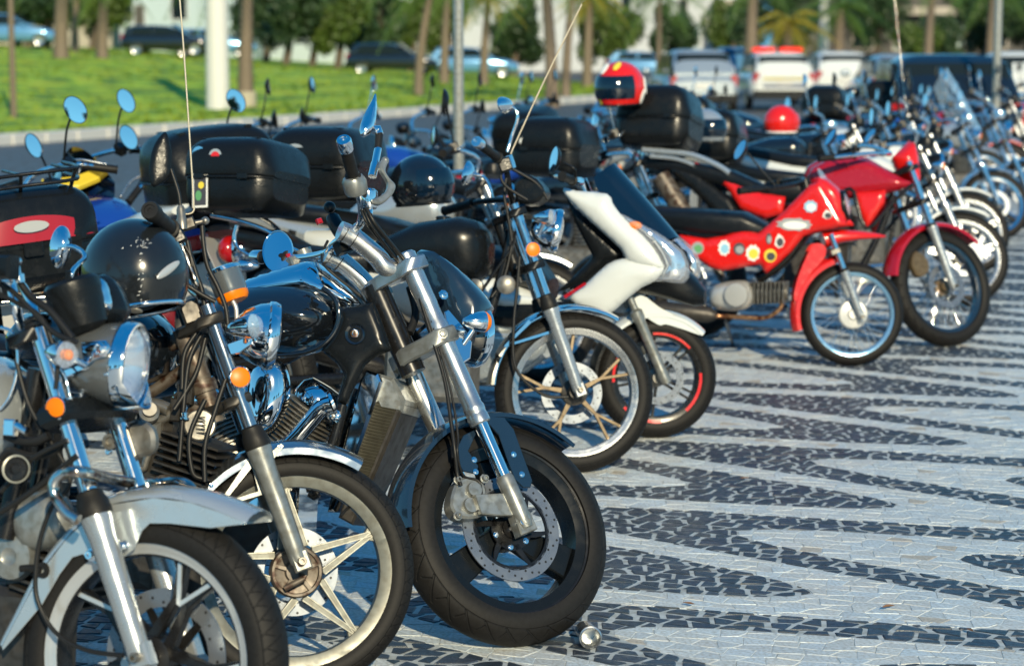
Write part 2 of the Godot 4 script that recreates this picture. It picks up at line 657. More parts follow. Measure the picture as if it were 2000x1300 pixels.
func setting() -> void:
	var asphalt := mk("asphalt", lin(0.075, 0.082, 0.09), 0.8, 0.0, "rdb")
	asphalt.uv1_scale = Vector3(0.5, 0.5, 0.5)
	asphalt.uv1_world_triplanar = true
	var g := Mb.new()
	g.box(Vector3(0, -0.27, 0), Vector3(2600, 0.5, 2600))
	part(self, "ground", g, asphalt).set_meta("kind", "structure")
	# the pavement: mortar bed, kerb edge and the stones laid in it
	var mortar := mk("mortar", lin(0.46, 0.49, 0.49), 0.75, 0.0, "rd")
	mortar.uv1_scale = Vector3(2, 2, 2)
	var pav := node(self, "pavement")
	pav.set_meta("kind", "structure")
	sheet("mortar_bed", 0.0, -40.0, 120.0, -4.6, 60.0, 0.2, mortar, pav)
	var curb := mk("granite", lin(0.60, 0.60, 0.58), 0.7, 0.0, "rdb")
	var st := SurfaceTool.new()
	st.begin(Mesh.PRIMITIVE_TRIANGLES)
	st.set_smooth_group(-1)
	var light := mk("limestone", Color.WHITE, 0.6)
	var dark := mk("basalt", Color.WHITE, 0.55)
	for m in [light, dark]:
		m.vertex_color_use_as_albedo = true
		m.uv1_triplanar = true
		m.uv1_world_triplanar = true
		m.uv1_scale = Vector3(6, 6, 6)
		m.roughness_texture = noise_tex("rough")
		m.albedo_texture = noise_tex("dirt")
		m.heightmap_enabled = true
		m.heightmap_texture = noise_tex("bump")
		m.heightmap_scale = 0.12
	rng.seed = 11
	var pieces := []
	var dt := 0.060
	for i in range(57, 374):
		var t := i * dt
		var nn := -5.0 + rng.randf() * 0.08
		while nn < 6.0:
			var w := rng.randf_range(0.05, 0.10)
			var mid := rowp(t, nn)
			if in_view(mid, 0.35):
				var q := PackedVector2Array()
				for cn in [[t, nn], [t, nn + w], [t + dt, nn + w], [t + dt, nn]]:
					var s := sin(cn[1] * 5.3 + cn[0] * 2.1) * 0.018 + sin(cn[1] * 31.7 + cn[0] * 57.0) * 0.011
					var s2 := sin(cn[1] * 47.3 - cn[0] * 39.0) * 0.012
					q.append(Vector2(cn[0] + s, cn[1] + s2))
				var gv := PackedFloat32Array()
				var lo := 9.0
				var hi := -9.0
				for p in q:
					var x := wave(p.x, p.y)
					gv.append(x)
					lo = minf(lo, x)
					hi = maxf(hi, x)
				if lo >= 0.0 or hi <= 0.0:
					pieces.append([q, lo < 0.0, mid])
				else:
					for sg in [1.0, -1.0]:
						var c := clip(q, gv, sg)
						if c.size() > 2:
							pieces.append([c, sg < 0.0, mid])
			nn += w
	var big := []
	for p in pieces:
		if p[1] and in_view(p[2], -0.1) and p[2].z < -5.35 and p[2].x > -0.4:
			var ar := 0.0
			for i in p[0].size():
				ar += p[0][i].cross(p[0][(i + 1) % p[0].size()])
			big.append([absf(ar) / pow(-p[2].z, 3.0), p])
	big.sort_custom(func(a, b): return a[0] > b[0])
	var chosen := {}
	for i in mini(300, big.size()):
		chosen[big[i][1]] = true
	for p in pieces:
		var black: bool = p[1]
		var v := rng.randf_range(0.75, 1.25)
		var warm := rng.randf_range(-0.04, 0.06)
		var col := Color(0.036 * v * (1 + warm), 0.050 * v, 0.072 * v * (1 - warm)) if black else Color(0.58 * lerpf(1, v, 0.3) * (1 + warm), 0.63 * lerpf(1, v, 0.3), 0.65 * lerpf(1, v, 0.3) * (1 - warm))
		if not black and rng.randf() < 0.03:
			col = Color(0.50, 0.45, 0.37)
		var tl := Vector2(rng.randf_range(-0.022, 0.022), rng.randf_range(-0.022, 0.022))
		var h := rng.randf_range(0.0018, 0.004)
		var gap := rng.randf_range(0.007, 0.014) if black else rng.randf_range(0.0008, 0.003)
		if chosen.has(p):
			var one := SurfaceTool.new()
			one.begin(Mesh.PRIMITIVE_TRIANGLES)
			one.set_smooth_group(-1)
			if stone(one, p[0], gap, 0.0, h, tl, col):
				one.generate_normals()
				put_mesh(pav, "stone", one.commit(), dark)
		else:
			stone(st, p[0], gap, 0.0, h if black else h * 0.5, tl if black else tl * 0.5, col, 0.004 if black else 0.0015)
	st.generate_normals()
	var rest := put_mesh(pav, "paving_stones", st.commit(), light)
	rest.set_meta("kind", "stuff")
	# kerb of the far side and the grass bank
	var kerb := node(self, "kerb")
	kerb.set_meta("kind", "structure")
	rng.seed = 5
	for i in 60:
		var t := 18.0 + i * 1.02
		var kb := Mb.new()
		kb.box(Vector3.ZERO, Vector3(1.0, 0.32, 0.3), Transform3D.IDENTITY, 0.02)
		var o := part(kerb, "kerb_stone", kb, curb)
		o.transform = Transform3D(Basis(Vector3(RT.x, 0, RT.y), Vector3.UP, Vector3(-RT.x, 0, -RT.y).cross(Vector3.UP)).rotated(Vector3.UP, rng.randf_range(-0.02, 0.02)), rowp(t, bank_edge(t) + 0.15, rng.randf_range(-0.01, 0.02)))
	var grass := mk("lawn", lin(0.36, 0.50, 0.03), 0.9, 0.0, "")
	grass.uv1_triplanar = true
	grass.uv1_world_triplanar = true
	grass.uv1_scale = Vector3(0.11, 0.11, 0.11)
	grass.albedo_texture = noise_tex("grass")
	var R := []
	for i in 40:
		var row := PackedVector3Array()
		var m := pow(i / 39.0, 2.2) * 320.0
		for j in 60:
			var t := -30.0 + j * 8.0
			row.append(rowp(t, bank_edge(t) - m, bank(t, m)))
		R.append(row)
	var gb := Mb.new()
	gb.skin(R, false, false)
	part(self, "grass_bank", gb, grass).set_meta("kind", "structure")
	# blades of grass standing on the bank
	var bl := SurfaceTool.new()
	bl.begin(Mesh.PRIMITIVE_TRIANGLES)
	for b in 5:
		var a := b * 1.3
		var d := Vector3(cos(a), 0, sin(a))
		bl.set_normal(Vector3.UP)
		for v in [d * 0.02 + Vector3(0.01, 0, 0), d * 0.02 - Vector3(0.01, 0, 0), d * 0.05 + Vector3(0, 0.045 + 0.008 * b, 0)]:
			bl.add_vertex(v)
	var mm := MultiMesh.new()
	mm.transform_format = MultiMesh.TRANSFORM_3D
	mm.use_colors = true
	mm.mesh = bl.commit()
	mm.instance_count = 12000
	rng.seed = 21
	for i in 12000:
		var t := rng.randf_range(22.0, 95.0)
		var m := pow(rng.randf(), 1.5) * 34.0
		var s := rng.randf_range(0.7, 1.5)
		mm.set_instance_transform(i, Transform3D(Basis(Vector3.UP, rng.randf() * TAU).scaled(Vector3(s, s, s)), rowp(t, bank_edge(t) - m - 0.1, bank(t, m))))
		var y := rng.randf()
		mm.set_instance_color(i, Color(0.36 + 0.18 * y, 0.52 + 0.08 * y, 0.035))
	var gm := mk("grass_blade", Color.WHITE, 0.7)
	gm.vertex_color_use_as_albedo = true
	gm.backlight_enabled = true
	gm.backlight = Color(0.5, 0.6, 0.15)
	var gi := MultiMeshInstance3D.new()
	gi.name = "grass"
	gi.multimesh = mm
	gi.material_override = gm
	gi.set_meta("kind", "stuff")
	add_child(gi)

static func bank_edge(t: float) -> float:
	return -20.6 - 0.02 * maxf(0.0, 44.0 - t) - 0.5 * maxf(0.0, t - 73.0)

static func bank(t: float, m: float) -> float:
	return 0.14 + 1.5 * smoothstep(0.0, 30.0, m) + 0.05 * sin(t * 0.3 + m * 0.2) * minf(1.0, m / 6.0)


# ---------- parts that many motorcycles share ----------
func tyre(parent: Node, xf: Transform3D, R: float, r: float, Rr: float, m: Material, wide := 1.0, seg := 96, across := 24) -> void:
	var rc := R - r
	var a1 := acos(clampf((Rr - rc) / r, -0.95, 0.9))
	var p := PackedVector2Array()
	for i in across + 1:
		var a := lerpf(-a1, a1, i / float(across))
		p.append(Vector2(rc + r * cos(a), r * wide * sin(a)))
	var mb := Mb.new()
	mb.ring(p, Transform3D.IDENTITY, seg)
	part(parent, "tyre", mb, m, xf)

func rim_profile(Rr: float, w: float, deep := 0.022) -> PackedVector2Array:
	return v2([Rr + 0.007, w, Rr + 0.007, w - 0.004, Rr - 0.006, w - 0.012, Rr - deep + 0.006, w * 0.3, Rr - deep + 0.006, -w * 0.3, Rr - 0.006, 0.012 - w, Rr + 0.007, 0.004 - w, Rr + 0.007, -w, Rr - 0.004, -w, Rr - deep + 0.002, 0.008 - w, Rr - deep, -w * 0.3, Rr - deep, w * 0.3, Rr - deep + 0.002, w - 0.008, Rr - 0.004, w])

func limb(mb: Mb, a: Vector2, b: Vector2, wa: float, wb: float, z0: float, z1: float, bev := 0.002) -> void:
	var n := (b - a).normalized().orthogonal()
	mb.prism(PackedVector2Array([a + n * wa, a - n * wa, b - n * wb, b + n * wb]), z0, z1, Transform3D.IDENTITY, bev)

func pol(r: float, deg: float) -> Vector2:
	return Vector2(r, 0).rotated(deg_to_rad(deg))

func disc(parent: Node, xf: Transform3D, ro: float, ri: float, z: float, m: Material, holes := 36) -> void:
	var mb := Mb.new()
	mb.ring(v2([ro, z + 0.0022, ri, z + 0.0022, ri, z - 0.0022, ro, z - 0.0022]), Transform3D.IDENTITY, 64)
	var d := part(parent, "brake_disc", mb, m, xf)
	if holes:
		var h := Mb.new()
		for i in holes:
			var q := pol(lerpf(ri, ro, [0.25, 0.55, 0.8][i % 3]), i * 360.0 / holes)
			h.bar(Vector3(q.x, q.y, z - 0.0024), Vector3(q.x, q.y, z + 0.0026), 0.0034, 8)
		part(d, "vent_hole", h, M.cable).set_meta("kind", "stuff")

func hub(parent: Node, xf: Transform3D, r: float, w: float, m: Material) -> void:
	var mb := Mb.new()
	mb.lathe(v2([0.0, -w, r * 0.55, -w, r * 0.62, -w * 0.7, r * 0.6, -w * 0.4, r, -w * 0.3, r, w * 0.3, r * 0.6, w * 0.4, r * 0.62, w * 0.7, r * 0.55, w, 0.0, w]), zy(), 28, false)
	part(parent, "hub", mb, m, xf)

func wire_spokes(parent: Node, xf: Transform3D, rh: float, rr: float, w: float, n := 36) -> void:
	var mb := Mb.new()
	for i in n:
		var s := 1.0 if i % 2 else -1.0
		var a := i * 360.0 / n
		var p := pol(rh, a + (38.0 if i % 4 < 2 else -38.0))
		var q := pol(rr, a)
		mb.bar(Vector3(p.x, p.y, w * s), Vector3(q.x, q.y, w * 0.12 * s), 0.0022, 5)
	part(parent, "spoke", mb, M.chrome, xf)

func bolt(mb: Mb, c: Vector3, d: Vector3, r: float, h: float) -> void:
	mb.lathe(v2([0.0, 0.0, r * 1.45, 0.0, r * 1.45, h * 0.25, r, h * 0.3, r, h * 0.9, r * 0.85, h, r * 0.5, h, r * 0.4, h * 0.7, 0.0, h * 0.7]), aim(c, d), 8, false)

func fender(root: Node, xf: Transform3D, called: String, rin: float, rout: float, w: float, a0: float, a1: float, m: Material, drop := 0.03) -> MeshInstance3D:
	# a domed band over the tyre with side flanges; angles in degrees
	var mb := Mb.new()
	var p := PackedVector2Array()
	var t := 0.0025
	for i in 11:
		var a := lerpf(-1.0, 1.0, i / 10.0)
		p.append(Vector2(rout - (rout - rin) * a * a, w * a))
	p.append(Vector2(rin - drop, w))
	p.append(Vector2(rin - drop, w - t))
	for i in 11:
		var a := lerpf(1.0, -1.0, i / 10.0)
		p.append(Vector2(rout - t - (rout - rin) * a * a, (w - t) * a))
	p.append(Vector2(rin - drop, -w + t))
	p.append(Vector2(rin - drop, -w))
	mb.ring(p, Transform3D.IDENTITY, 40, deg_to_rad(a0), deg_to_rad(a1))
	return part(root, called, mb, m, xf)

func mirror(root: Node, c: Vector3, face: Vector3, rx: float, ry: float, stem: Array, shell: Material, xf := Transform3D.IDENTITY, roll := 0.0, r := 0.005) -> void:
	# face: the way its glass looks
	var T := aim(c, face) * Transform3D(Basis(Vector3.UP, roll), Vector3.ZERO)
	var mb := Mb.new()
	mb.lathe(v2([0.0, -0.028, 0.35, -0.026, 0.7, -0.018, 0.92, -0.006, 1.0, 0.0, 1.0, 0.004, 0.955, 0.004, 0.95, 0.001, 0.0, 0.001]), T * Transform3D(Basis.from_scale(Vector3(rx, 1, ry)), Vector3.ZERO), 32, false)
	var o := part(root, "mirror", mb, shell, xf)
	var g := Mb.new()
	g.lathe(v2([0.0, 0.0025, 0.5, 0.0023, 0.95, 0.0015, 0.95, 0.0, 0.0, 0.0]), T * Transform3D(Basis.from_scale(Vector3(rx, 1, ry)), Vector3.ZERO), 32, false)
	part(o, "mirror_glass", g, M.mirror_glass)
	if stem.size() > 1:
		var s := Mb.new()
		s.tube(smooth(stem, 6), r, 10)
		part(o, "mirror_stem", s, shell)

func reflector(root: Node, c: Vector3, d: Vector3, r: float, xf := Transform3D.IDENTITY) -> void:
	var mb := Mb.new()
	mb.lathe(v2([0.0, -0.006, r, -0.006, r * 1.1, 0.0, r * 1.1, 0.004, r, 0.006, r * 0.97, 0.003, 0.0, 0.003]), aim(c, d), 28, false)
	var o := part(root, "side_reflector", mb, M.chrome, xf)
	var l := Mb.new()
	l.lathe(v2([0.0, 0.009, r * 0.6, 0.0085, r * 0.95, 0.006, r * 0.95, 0.002, 0.0, 0.002]), aim(c, d), 28, false)
	part(o, "reflector_lens", l, M.amber)

func winker(root: Node, c: Vector3, d: Vector3, r: float, length: float, stem: Vector3, lens: Material, shell: Material, xf := Transform3D.IDENTITY) -> void:
	var mb := Mb.new()
	mb.lathe(v2([0.0, -length, r * 0.3, -length * 0.93, r * 0.65, -length * 0.65, r * 0.92, -length * 0.25, r, 0.0, r * 0.97, 0.004, 0.0, 0.004]), aim(c, d), 24, false)
	mb.bar(c - d.normalized() * length * 0.2, stem, 0.008, 10)
	var o := part(root, "turn_signal", mb, shell, xf)
	var l := Mb.new()
	l.lathe(v2([0.0, 0.004, r * 0.98, 0.004, r * 0.95, r * 0.3, r * 0.7, r * 0.62, 0.0, r * 0.72]), aim(c, d), 24, false)
	part(o, "signal_lens", l, lens)

func lamp(root: Node, c: Vector3, d: Vector3, r: float, deep: float, shell: Material, rimm: Material, xf := Transform3D.IDENTITY, called := "headlight") -> MeshInstance3D:
	var T := aim(c, d)
	var s := Mb.new()
	s.lathe(v2([0.0, -deep, r * 0.35, -deep * 0.97, r * 0.7, -deep * 0.72, r * 0.93, -deep * 0.3, r, 0.0, r * 0.95, 0.0, r * 0.6, -deep * 0.5, 0.0, -deep * 0.7]), T, 32, false)
	var o := part(root, called, s, shell, xf)
	var b := Mb.new()
	b.lathe(v2([r * 0.99, -0.004, r * 1.05, 0.0, r * 1.06, 0.012, r * 1.0, 0.024, r * 0.93, 0.026, r * 0.9, 0.018, r * 0.9, -0.004]), T, 36, false)
	part(o, "lamp_ring", b, rimm)
	var f := Mb.new()
	f.lathe(v2([0.0, -deep * 0.45, r * 0.2, -deep * 0.44, r * 0.5, -deep * 0.3, r * 0.8, -deep * 0.08, r * 0.92, 0.014, r * 0.92, 0.010, r * 0.8, -deep * 0.12, 0.0, -deep * 0.5]), T, 32, false)
	f.ball(Vector3(0, -deep * 0.3, 0), Vector3(r * 0.16, r * 0.3, r * 0.16), T, 12)
	part(o, "reflector_bowl", f, M.reflector)
	var g := Mb.new()
	g.lathe(v2([0.0, 0.036, r * 0.4, 0.033, r * 0.75, 0.024, r * 0.92, 0.012, r * 0.92, 0.009, r * 0.75, 0.021, 0.0, 0.033]), T, 32, false)
	part(o, "lamp_glass", g, M.clear_lens)
	return o

func cables(root: Node, called: String, P: Array, r: float, m: Material, xf := Transform3D.IDENTITY) -> void:
	var mb := Mb.new()
	mb.tube(smooth(P, 8), r, 8)
	part(root, called, mb, m, xf)

func grip(root: Node, a: Vector3, b: Vector3, xf := Transform3D.IDENTITY, endm: Material = null, r := 0.017) -> void:
	# a rubber grip from the inner end a to the outer end b
	var mb := Mb.new()
	var l := a.distance_to(b)
	var p := PackedVector2Array([Vector2(0, 0), Vector2(r * 1.25, 0), Vector2(r * 1.25, 0.006)])
	for i in 9:
		var y := lerpf(0.008, l - 0.006, i / 8.0)
		p.append(Vector2(r * (1.0 if i % 2 else 0.95), y))
	p.append(Vector2(r * 1.1, l - 0.004))
	p.append(Vector2(r * 1.1, l))
	p.append(Vector2(0, l))
	mb.lathe(p, aim(a, b - a), 20, false)
	var g := part(root, "grip", mb, M.rubber, xf)
	if endm:
		var e := Mb.new()
		e.lathe(v2([0.0, -0.001, r * 1.14, -0.001, r * 1.18, 0.004, r * 1.18, 0.032, r * 1.05, 0.037, r * 0.7, 0.037, r * 0.66, 0.034, r * 0.3, 0.034, r * 0.28, 0.031, 0.0, 0.031]), aim(b - (b - a).normalized() * 0.002, b - a), 24, false)
		part(g, "bar_end", e, endm)

func lever(root: Node, P: Array, m: Material, xf := Transform3D.IDENTITY, r := 0.006) -> void:
	var mb := Mb.new()
	var s := smooth(P, 6)
	var rr := []
	for i in s.size():
		rr.append(lerpf(r * 1.5, r * 0.8, float(i) / s.size()))
	mb.tube(s, rr, 10)
	mb.ball(s[-1], Vector3.ONE * r * 1.7, Transform3D.IDENTITY, 12)
	part(root, "lever", mb, m, xf)

func top_box(root: Node, c: Transform3D, w: float, h: float, d: float, m: Material, red := false) -> MeshInstance3D:
	# a moulded luggage box: x is its length, z its width; the lid overlaps the tray
	var S := []
	for i in 11:
		var t := i / 10.0
		var x := lerpf(-d / 2, d / 2, t)
		var k := pow(1.0 - pow(absf(t * 2 - 1), 6.0), 0.34)
		S.append([x, 0.0, w / 2 * lerpf(0.70, 1.0, k), 0.012, h * 0.46 * lerpf(0.60, 1.0, k), 5.5])
	var tray := Mb.new()
	tray.loft(S, Transform3D.IDENTITY, 32)
	var o := part(root, "top_box", tray, m, c)
	S = []
	for i in 13:
		var t := i / 12.0
		var x := lerpf(-d / 2 - 0.008, d / 2 + 0.008, t)
		var k := pow(1.0 - pow(absf(t * 2 - 1), 4.6), 0.42)
		S.append([x, 0.016, (w / 2 + 0.010) * lerpf(0.68, 1.0, k), maxf(0.02, h * 0.54 * k), 0.012, 4.0])
	var lid := Mb.new()
	lid.loft(S, Transform3D.IDENTITY, 36)
	part(o, "box_lid", lid, m)
	var rim := Mb.new()
	rim.loft([[-d / 2 - 0.002, 0.004, w / 2 * 0.72, 0.008, 0.008, 5.0], [-d / 2 + 0.05, 0.004, w / 2 + 0.014, 0.008, 0.008, 5.0], [d / 2 - 0.05, 0.004, w / 2 + 0.014, 0.008, 0.008, 5.0], [d / 2 + 0.002, 0.004, w / 2 * 0.72, 0.008, 0.008, 5.0]], Transform3D.IDENTITY, 32)
	part(o, "lid_seam", rim, M.satin_black)
	var rib := Mb.new()
	for q: float in [-0.30, 0.30]:
		rib.loft([[-d * 0.34, h * 0.545, 0.016, 0.006, 0.02, 4.0, w * q], [d * 0.30, h * 0.548, 0.016, 0.006, 0.02, 4.0, w * q]], Transform3D.IDENTITY, 12)
		part(o, "lid_rib", rib, m)
		rib = Mb.new()
	var hinge := Mb.new()
	for q: float in [-0.25, 0.25]:
		hinge.box(Vector3(w * 0 + d * q, 0.006, w / 2 + 0.012), Vector3(0.045, 0.024, 0.012), Transform3D.IDENTITY, 0.004)
		part(o, "side_catch", hinge, M.satin_black)
		hinge = Mb.new()
	var latch := Mb.new()
	latch.box(Vector3(-d / 2 - 0.012, 0.0, 0), Vector3(0.02, 0.05, 0.07), Transform3D.IDENTITY, 0.005)
	part(o, "latch", latch, M.satin_black)
	return o

func helmet(called: String, label: String, at: Transform3D, r: float, shell: Material, visor: Material, trim: Material, group := "") -> Node3D:
	# an open-bottomed shell that looks along +x
	var o := thing(called, label, "helmet", at, group)
	var R := []
	for i in 13:
		var a := lerpf(-0.62, PI / 2, i / 12.0)
		var row := PackedVector3Array()
		for j in 32:
			var b := TAU * j / 32
			var chin := 1.0 + 0.10 * clampf(cos(b), 0.0, 1.0) * clampf(-sin(a) + 0.35, 0.0, 1.0)
			row.append(Vector3(cos(b) * cos(a) * r * 1.08 * chin, sin(a) * r * 1.02, sin(b) * cos(a) * r * 0.92))
		R.append(row)
	var mb := Mb.new()
	mb.skin(R, true, false)
	part(o, "shell", mb, shell)
	var V := []
	for i in 9:
		var a := lerpf(-0.34, 0.52, i / 8.0)
		var row := PackedVector3Array()
		for j in 21:
			var b := lerpf(-1.22, 1.22, j / 20.0)
			var k := 1.018 + 0.012 * cos(b)
			row.append(Vector3(cos(b) * cos(a) * r * 1.08 * k * (1.0 + 0.05 * clampf(cos(b), 0, 1)), sin(a) * r * 1.02 * k, sin(b) * cos(a) * r * 0.92 * k))
		V.append(row)
	var vb := Mb.new()
	vb.skin(V, false, false)
	part(o, "visor", vb, visor)
	var e := Mb.new()
	var P := []
	for j in 33:
		P.append(R[0][j % 32])
	e.tube(P, 0.007, 8)
	part(o, "edge_trim", e, trim)
	var lin2 := Mb.new()
	lin2.ball(Vector3(0, 0.0, 0), Vector3(r * 0.98, r * 0.62, r * 0.84))
	part(o, "lining", lin2, M.black_vinyl)
	return o

func bolts(root: Node, called: String, at: Array, d: Vector3, r: float, h: float, m: Material, xf := Transform3D.IDENTITY) -> void:
	# alike bolts share one mesh
	var mb := Mb.new()
	bolt(mb, Vector3.ZERO, d, r, h)
	var me := mb.mesh()
	for c in at:
		put_mesh(root, called, me, m, xf * Transform3D(Basis.IDENTITY, c))

func fork_leg(o: Node, F: Transform3D, x: float, z: float, y0: float, ys: float, y1: float, rl: float, ru: float, low: Material, up: Material, boot := true) -> void:
	# a telescopic leg: cast lower part, dust boot, bright upper tube
	var mb := Mb.new()
	mb.lathe(v2([0.0, y0, rl * 0.72, y0, rl * 0.8, y0 + 0.01, rl * 0.84, y0 + 0.05, rl * 0.92, lerpf(y0, ys, 0.55), rl * 0.96, ys - 0.05, rl * 1.12, ys - 0.012, rl * 1.12, ys, 0.0, ys]), mv(x, 0, z), 28, false)
	mb.box(Vector3(x + 0.004, y0 + 0.005, z), Vector3(rl * 1.5, 0.05, rl * 1.3), Transform3D.IDENTITY, 0.005)
	var leg := part(o, "fork_leg", mb, low, F)
	mb = Mb.new()
	mb.bar(Vector3(x, ys - 0.01, z), Vector3(x, y1, z), ru, 24)
	part(leg, "fork_tube", mb, up)
	mb = Mb.new()
	if boot:
		mb.lathe(v2([ru, ys - 0.002, rl * 1.16, ys - 0.002, rl * 1.2, ys + 0.006, rl * 1.12, ys + 0.03, rl * 0.98, ys + 0.038, rl * 0.94, ys + 0.05, ru * 1.05, ys + 0.055, ru, ys + 0.055]), mv(x, 0, z), 28, false)
	else:
		mb.lathe(v2([ru, ys - 0.002, rl * 1.05, ys, rl * 1.05, ys + 0.012, ru * 1.08, ys + 0.016, ru, ys + 0.016]), mv(x, 0, z), 28, false)
	part(leg, "dust_boot", mb, M.rubber)
	mb = Mb.new()
	bolt(mb, Vector3(x + 0.004, y0 + 0.004, z), Vector3(0, 0, signf(z)), 0.011, rl * 0.9 + 0.012)
	part(leg, "axle_nut", mb, M.dull_metal)

func yoke(o: Node, F: Transform3D, y: float, half: float, m: Material, thick := 0.03, back := 0.06) -> MeshInstance3D:
	var mb := Mb.new()
	mb.prism(v2([0.035, -half - 0.03, 0.03, -half + 0.035, 0.01, 0, 0.03, half - 0.035, 0.035, half + 0.03, -0.03, half + 0.035, -0.035, half - 0.03, -back - 0.02, 0.03, -back - 0.02, -0.03, -0.035, -half + 0.03, -0.03, -half - 0.035]), -thick / 2, thick / 2, Transform3D(Basis(Vector3.RIGHT, Vector3(0, 0, 1), Vector3(0, -1, 0)), Vector3(0, y, 0)), 0.005)
	return part(o, "fork_yoke", mb, m, F)

func chopper() -> void:
	var o := thing("motorcycle", "dark navy cruiser with thick silver fork and wide black drilled-disc front wheel", "motorcycle", Transform3D(Basis(Vector3(0.9781,0,0.2079),Vector3(0.0468,0.9744,-0.22),Vector3(-0.2026,0.225,0.9531)),Vector3(-0.3764,0,-6.0196)), "motorcycles parked in the front row")
	var F := Transform3D(Basis(Vector3(0.659,0.3485,-0.6666),Vector3(-0.4528,0.8914,0.0183),Vector3(0.6005,0.2898,0.7452)),Vector3(0.3445,0.2946,-0.0091))
	# front wheel
	var w := node(o, "front_wheel", F)
	var I := Transform3D.IDENTITY
	tyre(w, I, 0.312, 0.060, 0.236, M.tread, 1.05)
	var mb := Mb.new()
	mb.ring(rim_profile(0.236, 0.047, 0.034), I, 72)
	for k in 3:
		var a := 75.0 + k * 120.0
		mb.prism(PackedVector2Array([pol(0.03, a - 60), pol(0.09, a - 24), pol(0.206, a - 13), pol(0.206, a + 13), pol(0.09, a + 24), pol(0.03, a + 60)]), -0.022, 0.022, I, 0.005)
	part(w, "rim", mb, M.satin_black)
	mb = Mb.new()
	mb.ring(v2([0.2375, 0.0515, 0.2305, 0.0495, 0.2305, 0.0475, 0.2375, 0.0475]), I, 72)
	part(w, "rim_edge", mb, M.black_metal)
	hub(w, I, 0.05, 0.055, M.black_metal)
	disc(w, I, 0.146, 0.112, 0.047, M.disc_steel, 45)
	mb = Mb.new()
	for k in 6:
		var a := k * 60.0 + 12.0
		var q := PackedVector2Array()
		for j in 6:
			q.append(pol(lerpf(0.045, 0.116, j / 5.0), a + j * 5.0))
		for j in 6:
			q.append(pol(lerpf(0.116, 0.045, j / 5.0), a + 27.0 - j * 1.2))
		mb.prism(q, 0.043, 0.049, I, 0.0008)
	mb.ring(v2([0.06, 0.049, 0.02, 0.049, 0.02, 0.043, 0.06, 0.043]), I, 40)
	mb.ring(v2([0.116, 0.0492, 0.106, 0.0492, 0.106, 0.043, 0.116, 0.043]), I, 48)
	part(w, "disc_carrier", mb, M.black_metal)
	var db := []
	for k in 6:
		var q := pol(0.052, k * 60.0)
		db.append(Vector3(q.x, q.y, 0.049))
	bolts(w, "disc_bolt", db, Vector3(0, 0, 1), 0.006, 0.006, M.chrome)
	# fork: thick upper tubes, thin bright lower tubes, axle brackets
	for s: float in [1.0, -1.0]:
		var z := 0.11 * s
		mb = Mb.new()
		mb.lathe(v2([0.0, 0.288, 0.026, 0.288, 0.030, 0.292, 0.030, 0.312, 0.0285, 0.316, 0.0285, 0.322, 0.030, 0.326, 0.030, 0.338, 0.0272, 0.345, 0.0272, 0.52, 0.0300, 0.528, 0.0300, 0.588, 0.0275, 0.596, 0.0275, 0.640, 0.0283, 0.644, 0.0283, 0.80, 0.022, 0.806, 0.0, 0.806]), mv(0.008, 0, z), 36, false)
		var leg := part(o, "fork_tube", mb, M.aluminium, F)
		mb = Mb.new()
		mb.bar(Vector3(0.008, 0.06, z), Vector3(0.008, 0.29, z), 0.0195, 24)
		part(leg, "slider", mb, M.chrome)
		mb = Mb.new()
		mb.lathe(v2([0.0, -0.02, 0.018, -0.018, 0.022, 0.0, 0.025, 0.04, 0.025, 0.125, 0.0215, 0.135, 0.0, 0.135]), mv(0.008, 0, z), 24, false)
		mb.prism(v2([-0.020, -0.032, 0.036, -0.032, 0.036, 0.018, 0.030, 0.03, -0.014, 0.03]), z - 0.022 * s - 0.014, z - 0.022 * s + 0.030, I, 0.004)
		if s > 0.0:
			mb.prism(v2([0.0, 0.02, 0.01, 0.085, -0.10, 0.115, -0.105, 0.06, -0.06, 0.04]), z - 0.018, z + 0.002, I, 0.003)
		bolt(mb, Vector3(0.008, -0.004, z + 0.012 * s), Vector3(0, 0, s), 0.010, 0.010)
		part(leg, "axle_bracket", mb, M.cast_alloy)
	mb = Mb.new()
	mb.bar(Vector3(0, 0, -0.12), Vector3(0, 0, 0.125), 0.011, 16)
	part(o, "front_axle", mb, M.chrome, F)
	# brake caliper
	mb = Mb.new()
	mb.prism(smooth2(v2([-.13,.159,-.095,.172,-.053,.153,-.044,.12,-.076,.063,-.117,.059,-.158,.078,-.165,.115]), 3), 0.035, 0.088, I, 0.006)
	for c in v3([-.084,.129,.088,-.114,.093,.088]):
		mb.lathe(v2([0.0, 0.0, 0.021, 0.0, 0.022, 0.004, 0.020, 0.012, 0.0, 0.013]), aim(c, Vector3(0, 0, 1)), 24, false)
	for c in v3([-.118,.169,.088,-.04,.148,.088,-.163,.079,.088,-.061,.099,.088]):
		bolt(mb, c, Vector3(0, 0, 1), 0.009, 0.016)
	part(o, "brake_caliper", mb, M.cast_alloy, F)
	cables(o, "brake_hose", v3([-.001,.764,.12,-.024,.584,.12,-.046,.436,.12,-.084,.311,.12,-.107,.242,.12]) + v3([-.117,.184,.1,-.121,.151,.1]), 0.0055, M.cable, F)
	cables(o, "brake_hose", v3([.007,.744,.125,-.016,.564,.125,-.044,.403,.125,-.082,.278,.125,-.106,.233,.125]) + v3([-.095,.176,.09,-.059,.146,.09,-.074,.099,.09,-.099,.084,.09]), 0.0035, M.cable, F)
	mb = Mb.new()
	mb.tube(v3([-.096,.255,.108,-.108,.224,.108]), 0.011, 12)
	part(o, "hose_clip", mb, M.cable, F)
	# mudguard
	var fd := fender(o, F, "front_mudguard", 0.322, 0.342, 0.078, 28.0, 162.0, M.navy_paint, 0.012)
	mb = Mb.new()
